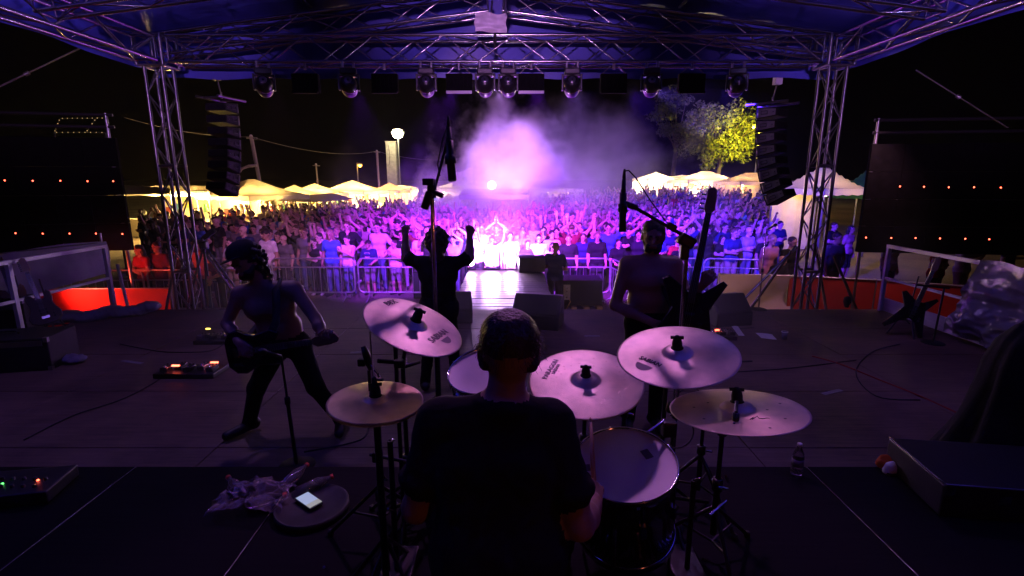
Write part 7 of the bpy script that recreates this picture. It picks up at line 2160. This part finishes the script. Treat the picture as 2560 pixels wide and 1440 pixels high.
# pedalboards, set lists, cables
def pedalboard(u, v, label, leds, wdt=.55):
    c = PZ(u, v, .02)
    t = thing('pedalboard', label, 'pedalboard', (c.x, c.y, 0), 'guitar pedals on the floor')
    o = MB().box((c.x, c.y, .03), (wdt, .3, .05)).build('board', M_black, t); bevel(o, .008, 2)
    for k in range(5):
        x = c.x + (k - 2) * wdt * .19
        o = MB().box((x, c.y - .03 + .05 * (k % 2), .075), (.075, .12, .045)).build('pedal', (M_alud, M_black, M_head)[k % 3], t); bevel(o, .006, 2)
        MB().lathe([(0, .014), (.009, .012), (.01, 0)], Matrix.Translation((x, c.y - .06 + .05 * (k % 2), .097)), 10).build('footswitch', M_chrome, t)
        for g in (-1, 1): MB().lathe([(0, .014), (.007, .012), (.008, 0)], Matrix.Translation((x + g * .02, c.y + .02 + .05 * (k % 2), .097)), 8).build('knob', M_black, t)
    for (u2, v2, w_, m) in leds:
        q = PZ(u2, v2, .105)
        o = MB().box(q, (w_, .02, .014)).build('display', m, t)
    return t
pedalboard(480, 930, 'pedalboard with two red displays left of the guitar player', [(439, 914, .075, M_redled), (536, 906, .075, M_redled)], .62)
pedalboard(540, 850, 'small pedalboard with an amber light behind the guitar player', [(520, 822, .05, M_amberled)], .4)
pedalboard(660, 842, 'small pedal with a red light behind the guitar player knee', [(648, 829, .028, M_redled)], .3)
pedalboard(1800, 840, 'small pedal with a red light beside the large crash cymbal', [(1793, 825, .05, M_redled)], .32)
def paper(pts, label):
    pp = [PZ(u, v, .006) for u, v in pts]
    c = sum(pp, Vector()) / 4
    t = thing('set_list', label, 'paper', tuple(c), 'paper sheets on the stage floor')
    sheet(lambda a, b: tuple(pp[0].lerp(pp[1], a).lerp(pp[3].lerp(pp[2], a), b) + Vector((0, 0, .006 * math.sin(3 * a + 2 * b)))), 6, 6).build('sheet', M_paper, t)
paper([(595, 888), (638, 890), (606, 914), (573, 912)], 'white set list sheet left of the guitar player')
paper([(1888, 832), (1930, 836), (1943, 848), (1903, 846)], 'white sheet of paper right of the bass player')
paper([(1828, 815), (1845, 816), (1862, 838), (1846, 840)], 'small crumpled paper behind the large crash cymbal')
t = thing('paper_cup', 'small white cup standing right of the paper sheets', 'cup', tuple(PZ(1960, 850, 0)))
MB().lathe([(0, .0), (.028, 0), (.038, .1), (.036, .1), (.026, .005)], Matrix.Translation(PZ(1960, 848, 0)), 18).build('cup', M_plast, t)
MB().lathe([(.034, .1), (.04, .102), (.04, .096)], Matrix.Translation(PZ(1960, 848, 0)), 18).build('rim', M_white, t)
def floor_cable(pts, label, r_=.006, m=None):
    t = thing('cable', label, 'cable', tuple(PZ(*pts[0], .01)), 'cables on the stage floor')
    pp = [PZ(u, v, .008) for u, v in pts]
    # smooth through the points
    out = []
    for i in range(len(pp) - 1):
        p0, p1, p2, p3 = pp[max(0, i - 1)], pp[i], pp[i + 1], pp[min(len(pp) - 1, i + 2)]
        for k in range(6):
            s_ = k / 6
            out.append(.5 * ((2 * p1) + (p2 - p0) * s_ + (2 * p0 - 5 * p1 + 4 * p2 - p3) * s_ ** 2 + (3 * p1 - p0 - 3 * p2 + p3) * s_ ** 3))
    out.append(pp[-1])
    MB().tube(out, r_, 6).build('sheath', m or M_rubber, t)
M_redcab = mat('red_cable', (0.35, 0.03, 0.02), 0.5)
floor_cable([(2030, 890), (2100, 910), (2200, 950), (2300, 990), (2410, 1040)], 'red cable running across the right stage floor', .008, M_redcab)
floor_cable([(420, 930), (380, 960), (300, 1000), (180, 1040), (60, 1100)], 'black cable from the pedalboard towards the left')
floor_cable([(560, 830), (590, 826), (640, 830), (690, 836)], 'thin pale cable behind the guitar player', .004, M_strap)
floor_cable([(1170, 790), (1178, 830), (1182, 870), (1184, 905)], 'black microphone cable hanging down towards the rack tom')
floor_cable([(1840, 905), (1880, 903)], 'short black cable end right of the large crash cymbal', .012)
floor_cable([(1850, 822), (1885, 818)], 'pale cable end behind the small crumpled paper', .006, M_strap)
# left side: guitars, amp and boxes
def amp(c, sz, rz, label, m=M_blackm):
    t = thing('amplifier', label, 'amplifier', (c[0], c[1], 0), 'amplifiers and boxes at the stage sides')
    Rz = Matrix.Rotation(rz, 3, 'Z'); c = Vector(c)
    o = MB().box(c + Vector((0, 0, sz[2] / 2)), sz, Rz).build('cabinet', m, t); bevel(o, .015, 2)
    o = MB().box(c + Rz @ Vector((0, sz[1] / 2 + .004, sz[2] * .42)), (sz[0] * .9, .012, sz[2] * .7), Rz).build('grille', M_grille, t)
    o = MB().box(c + Rz @ Vector((0, -sz[1] / 2 - .003, sz[2] * .85)), (sz[0] * .9, .012, sz[2] * .16), Rz).build('panel', M_alud, t)
    MB().tube([c + Rz @ Vector((-.1, 0, sz[2])), c + Rz @ Vector((-.08, 0, sz[2] + .03)), c + Rz @ Vector((.08, 0, sz[2] + .03)), c + Rz @ Vector((.1, 0, sz[2]))], .01, 6).build('handle', M_rubber, t)
    for g in (-1, 1):
        for z in (.02, sz[2] - .02):
            o = MB().box(c + Rz @ Vector((g * (sz[0] / 2 - .015), -sz[1] / 2 + .01, z)), (.04, .04, .05), Rz).build('corner_guard', M_alud, t)
    return t
a0 = PZ(40, 935, 0)
amp((a0.x - .25, a0.y + .25, 0), (1.0, .5, .36), R(12), 'low black case at the left stage edge')
a1 = PZ(30, 860, 0)
amp((a1.x - .4, a1.y + .35, 0), (.7, .4, .5), R(15), 'black amplifier behind the low case at left')
gb = PZ(140, 850, 0)
rest_stand((gb.x, gb.y, 0), 'guitar stand at the left edge holding the pale edged guitar', (-.25, .12, 0), 1)
guitar('pale edged electric guitar leaning on a stand at the left', (gb.x - .04, gb.y - .05, .42), (-.42, .22, .9), (.55, -.8, .25), STRAT, .36, M_gpale, group='guitars resting on stands')
gb2 = PZ(60, 842, 0)
rest_stand((gb2.x, gb2.y + .1, 0), 'guitar stand at the left edge holding the dark guitar', (-.25, .12, 0), 1)
guitar('dark electric guitar leaning behind the pale edged guitar', (gb2.x - .05, gb2.y + .05, .44), (-.40, .22, .9), (.5, -.8, .25), STRAT, .36, M_gwood, group='guitars resting on stands')
o_ = PZ(150, 905, 0)
t = thing('folded_cloth', 'grey folded cloth on the floor beside the low case', 'cloth', tuple(o_))
S = Sdf(.03)
for k in range(5): S.ell(V3(-.2 + .1 * k, .03 * math.sin(k), .04), (.1, .1, .045), None, 0, .03, .008)
me = join_np([S.mesh(.012)], 'cloth', 1); me.materials[0] = cloth('dull', (0.16, 0.15, 0.22)); link_mesh('cloth', me, t)
o_ = PZ(230, 800, 0)
t = thing('folded_tarpaulin', 'heap of grey tarpaulin lying along the left railing', 'cloth', tuple(o_))
S = Sdf(.05)
for k in range(8): S.ell(V3(-.35 + .13 * k, -.22 + .09 * k, .07 + .03 * math.sin(k * 2)), (.16, .15, .08), None, 0, .05, .012)
me = join_np([S.mesh(.016)], 'cloth', 1); me.materials[0] = M_gtarp; link_mesh('cloth', me, t)
# right side guitar on a stand
gr = PZ(2262, 838, 0)
rest_stand((gr.x, gr.y, 0), 'guitar stand in front of the white railing on the right', (.2, .1, 0), 1)
guitar('dark electric guitar leaning on a stand before the white railing', (gr.x + .02, gr.y - .05, .36), (.38, .12, .9), (-.4, -.9, .25), VSHP, .40, M_gbody, group='guitars resting on stands')
rod_t = thing('music_stand', 'thin black stand beside the right guitar stand', 'stand', tuple(PZ(2330, 858, 0)))
q0 = PZ(2332, 858, 0); rod('tube', q0, q0 + Vector((.02, 0, .72)), .012, M_black, rod_t); round_base(rod_t, q0.x, q0.y, 0)
rod('crossbar', q0 + Vector((-.32, .02, .74)), q0 + Vector((.08, 0, .70)), .014, M_black, rod_t)
# black cloth draped over equipment on the right
cx_, cy_ = P(2600, 800, 3.1).x, P(2600, 800, 3.1).y
t = thing('draped_cloth', 'black cloth draped over tall equipment at the right edge', 'cloth', (cx_, cy_, 0))
n = 48
prof_z = [1.14, 1.12, 1.02, .88, .72, .55, .36, .18, .01]
prof_r = [.02, .10, .16, .19, .20, .23, .28, .34, .40]
vs = []; fs = []
for j, (z, r_) in enumerate(zip(prof_z, prof_r)):
    for k in range(n):
        a = 2 * math.pi * k / n
        rr_ = r_ * (1 + .10 * math.sin(a * 7 + z * 3) * min(1, j / 4) + .05 * math.sin(a * 13 + 1))
        vs.append((cx_ + .12 * (1 - z) * -.6 + rr_ * math.cos(a) * 1.05, cy_ + rr_ * math.sin(a), z + .015 * math.sin(a * 5)))
for j in range(len(prof_z) - 1):
    for k in range(n): fs.append((j * n + k, j * n + (k + 1) % n, (j + 1) * n + (k + 1) % n, (j + 1) * n + k)[::-1])
fs.append(tuple(range(n)))
MB().add(vs, fs, True).build('cloth', cloth('drape', (0.012, 0.012, 0.014)), t)
rod('stand_pole', (cx_, cy_, 0), (cx_, cy_, 1.1), .02, M_black, t)
# equipment case bottom right with small things on it
c = PZ(2390, 1250, RZ)
t = thing('equipment_case', 'black flight case with metal edges at the bottom right', 'case', (c.x + .3, c.y, RZ))
o = MB().box((c.x + .25, c.y + .05, RZ + .09), (.85, .5, .18), Matrix.Rotation(R(-8), 3, 'Z')).build('body', M_black, t); bevel(o, .012, 2)
Rz = Matrix.Rotation(R(-8), 3, 'Z')
for sx in (-1, 1):
    p = Vector((c.x + .25, c.y + .05, RZ)) + Rz @ Vector((sx * .425, 0, .183)); rod('edge_strip', p - Rz @ Vector((0, .24, 0)), p + Rz @ Vector((0, .24, 0)), .006, M_alu, t)
    p2 = Vector((c.x + .25, c.y + .05, RZ + .15)) + Rz @ Vector((sx * .4, -.252, 0)); block('corner', p2, (.05, .012, .06), M_alu, t)
rod('edge_strip', Vector((c.x + .25, c.y + .05, RZ + .183)) + Rz @ Vector((-.42, -.25, 0)), Vector((c.x + .25, c.y + .05, RZ + .183)) + Rz @ Vector((.42, -.25, 0)), .005, M_alud, t)
block('latch', Vector((c.x + .25, c.y + .05, RZ + .12)) + Rz @ Vector((-.15, -.256, 0)), (.06, .012, .05), M_chrome, t)
M_orange = cloth('orange', (0.45, 0.09, 0.02))
c2 = PZ(2248, 1172, RZ)
t = thing('orange_cloth', 'crumpled orange cloth beside the flight case', 'cloth', tuple(c2))
S = Sdf(.02)
for k in range(6): S.ell(V3(-.09 + .036 * k, .02 * math.sin(k * 2.2), .03 + .012 * (k % 2)), (.05, .045, .035), None, 0, .015, .008)
me = join_np([S.mesh(.008)], 'cloth', 1); me.materials[0] = M_orange; link_mesh('cloth', me, t)
t = thing('orange_strap', 'short orange strap end behind the flight case', 'strap', tuple(PZ(2340, 1170, RZ)))
rod('webbing', PZ(2310, 1168, RZ + .01), PZ(2382, 1172, RZ + .01), .012, mat('orange_plastic', (0.5, 0.1, 0.03), 0.5), t)
c3 = PZ(2262, 1182, RZ)
t = thing('shoe', 'white shoe lying in front of the orange cloth', 'shoe', tuple(c3))
S = Sdf(.02); S.cap((-.09, 0, .035), (.05, .02, .045), .032, .038, 0).cap((.05, .02, .045), (.09, .03, .06), .036, .03, 0); S.cap((-.10, 0, .012), (.10, .03, .012), .03, .028, 0)
me = join_np([S.mesh(.008)], 'upper', 1); me.materials[0] = M_white; link_mesh('upper', me, t)
MB().box((0, .012, .008), (.25, .07, .014), Matrix.Rotation(.15, 3, 'Z')).build('sole', M_rubber, t, False)
# small mixer at the bottom left with green and red lights
c = PZ(45, 1235, RZ)
t = thing('small_mixer', 'small black mixer with a green and a red light at bottom left', 'mixer', (c.x, c.y, RZ))
o = MB().box((c.x, c.y, RZ + .04), (.45, .28, .07), Matrix.Rotation(.2, 3, 'Z')).build('body', M_black, t); bevel(o, .01, 2)
for (u, v, m) in ((6, 1210, M_greenled), (95, 1201, M_redled)):
    q = PZ(u, v, RZ + .08); MB().lathe([(0, .006), (.005, .005), (.007, 0)], Matrix.Translation(q), 8).build('led', m, t)
for k in range(12):
    q = Vector((c.x - .15 + .06 * (k % 6), c.y - .05 + .07 * (k // 6), RZ + .075)); MB().lathe([(0, .016), (.009, .014), (.01, 0)], Matrix.Translation(q), 8).build('knob', M_head, t)

floor_cable([(1096, 985), (1060, 1010), (1010, 1030), (930, 1060), (900, 1100), (760, 1130)], 'black cable from the overhead microphone stand to the left')
floor_cable([(300, 860), (360, 872), (420, 880), (520, 878), (560, 860)], 'looping black cable between the two left pedalboards')
floor_cable([(1700, 980), (1760, 940), (1840, 930), (1980, 920), (2140, 900)], 'black cable crossing the floor behind the low right cymbal')
floor_cable([(2250, 860), (2180, 880), (2140, 930), (2190, 990), (2300, 1000)], 'coiled black cable below the right guitar stand')
M_gaff = mat('gaffer_tape', (0.25, 0.25, 0.26), 0.7, 0, 0.2, 30)
for (u, v, w_, a_, lab) in ((900, 880, .22, .2, 'left of the left crash'), (330, 905, .3, -.3, 'left of the pedalboard'), (2080, 980, .26, .4, 'beside the red cable'), (1480, 840, .2, 0, 'behind the ride cymbal')):
    q = PZ(u, v, .004)
    t = thing('tape_strip', 'strip of grey tape on the stage floor ' + lab, 'tape', tuple(q), 'tape strips on the stage floor')
    MB().box((q.x, q.y, .0045), (w_, .05, .0015), Matrix.Rotation(a_, 3, 'Z')).build('strip', M_gaff, t)
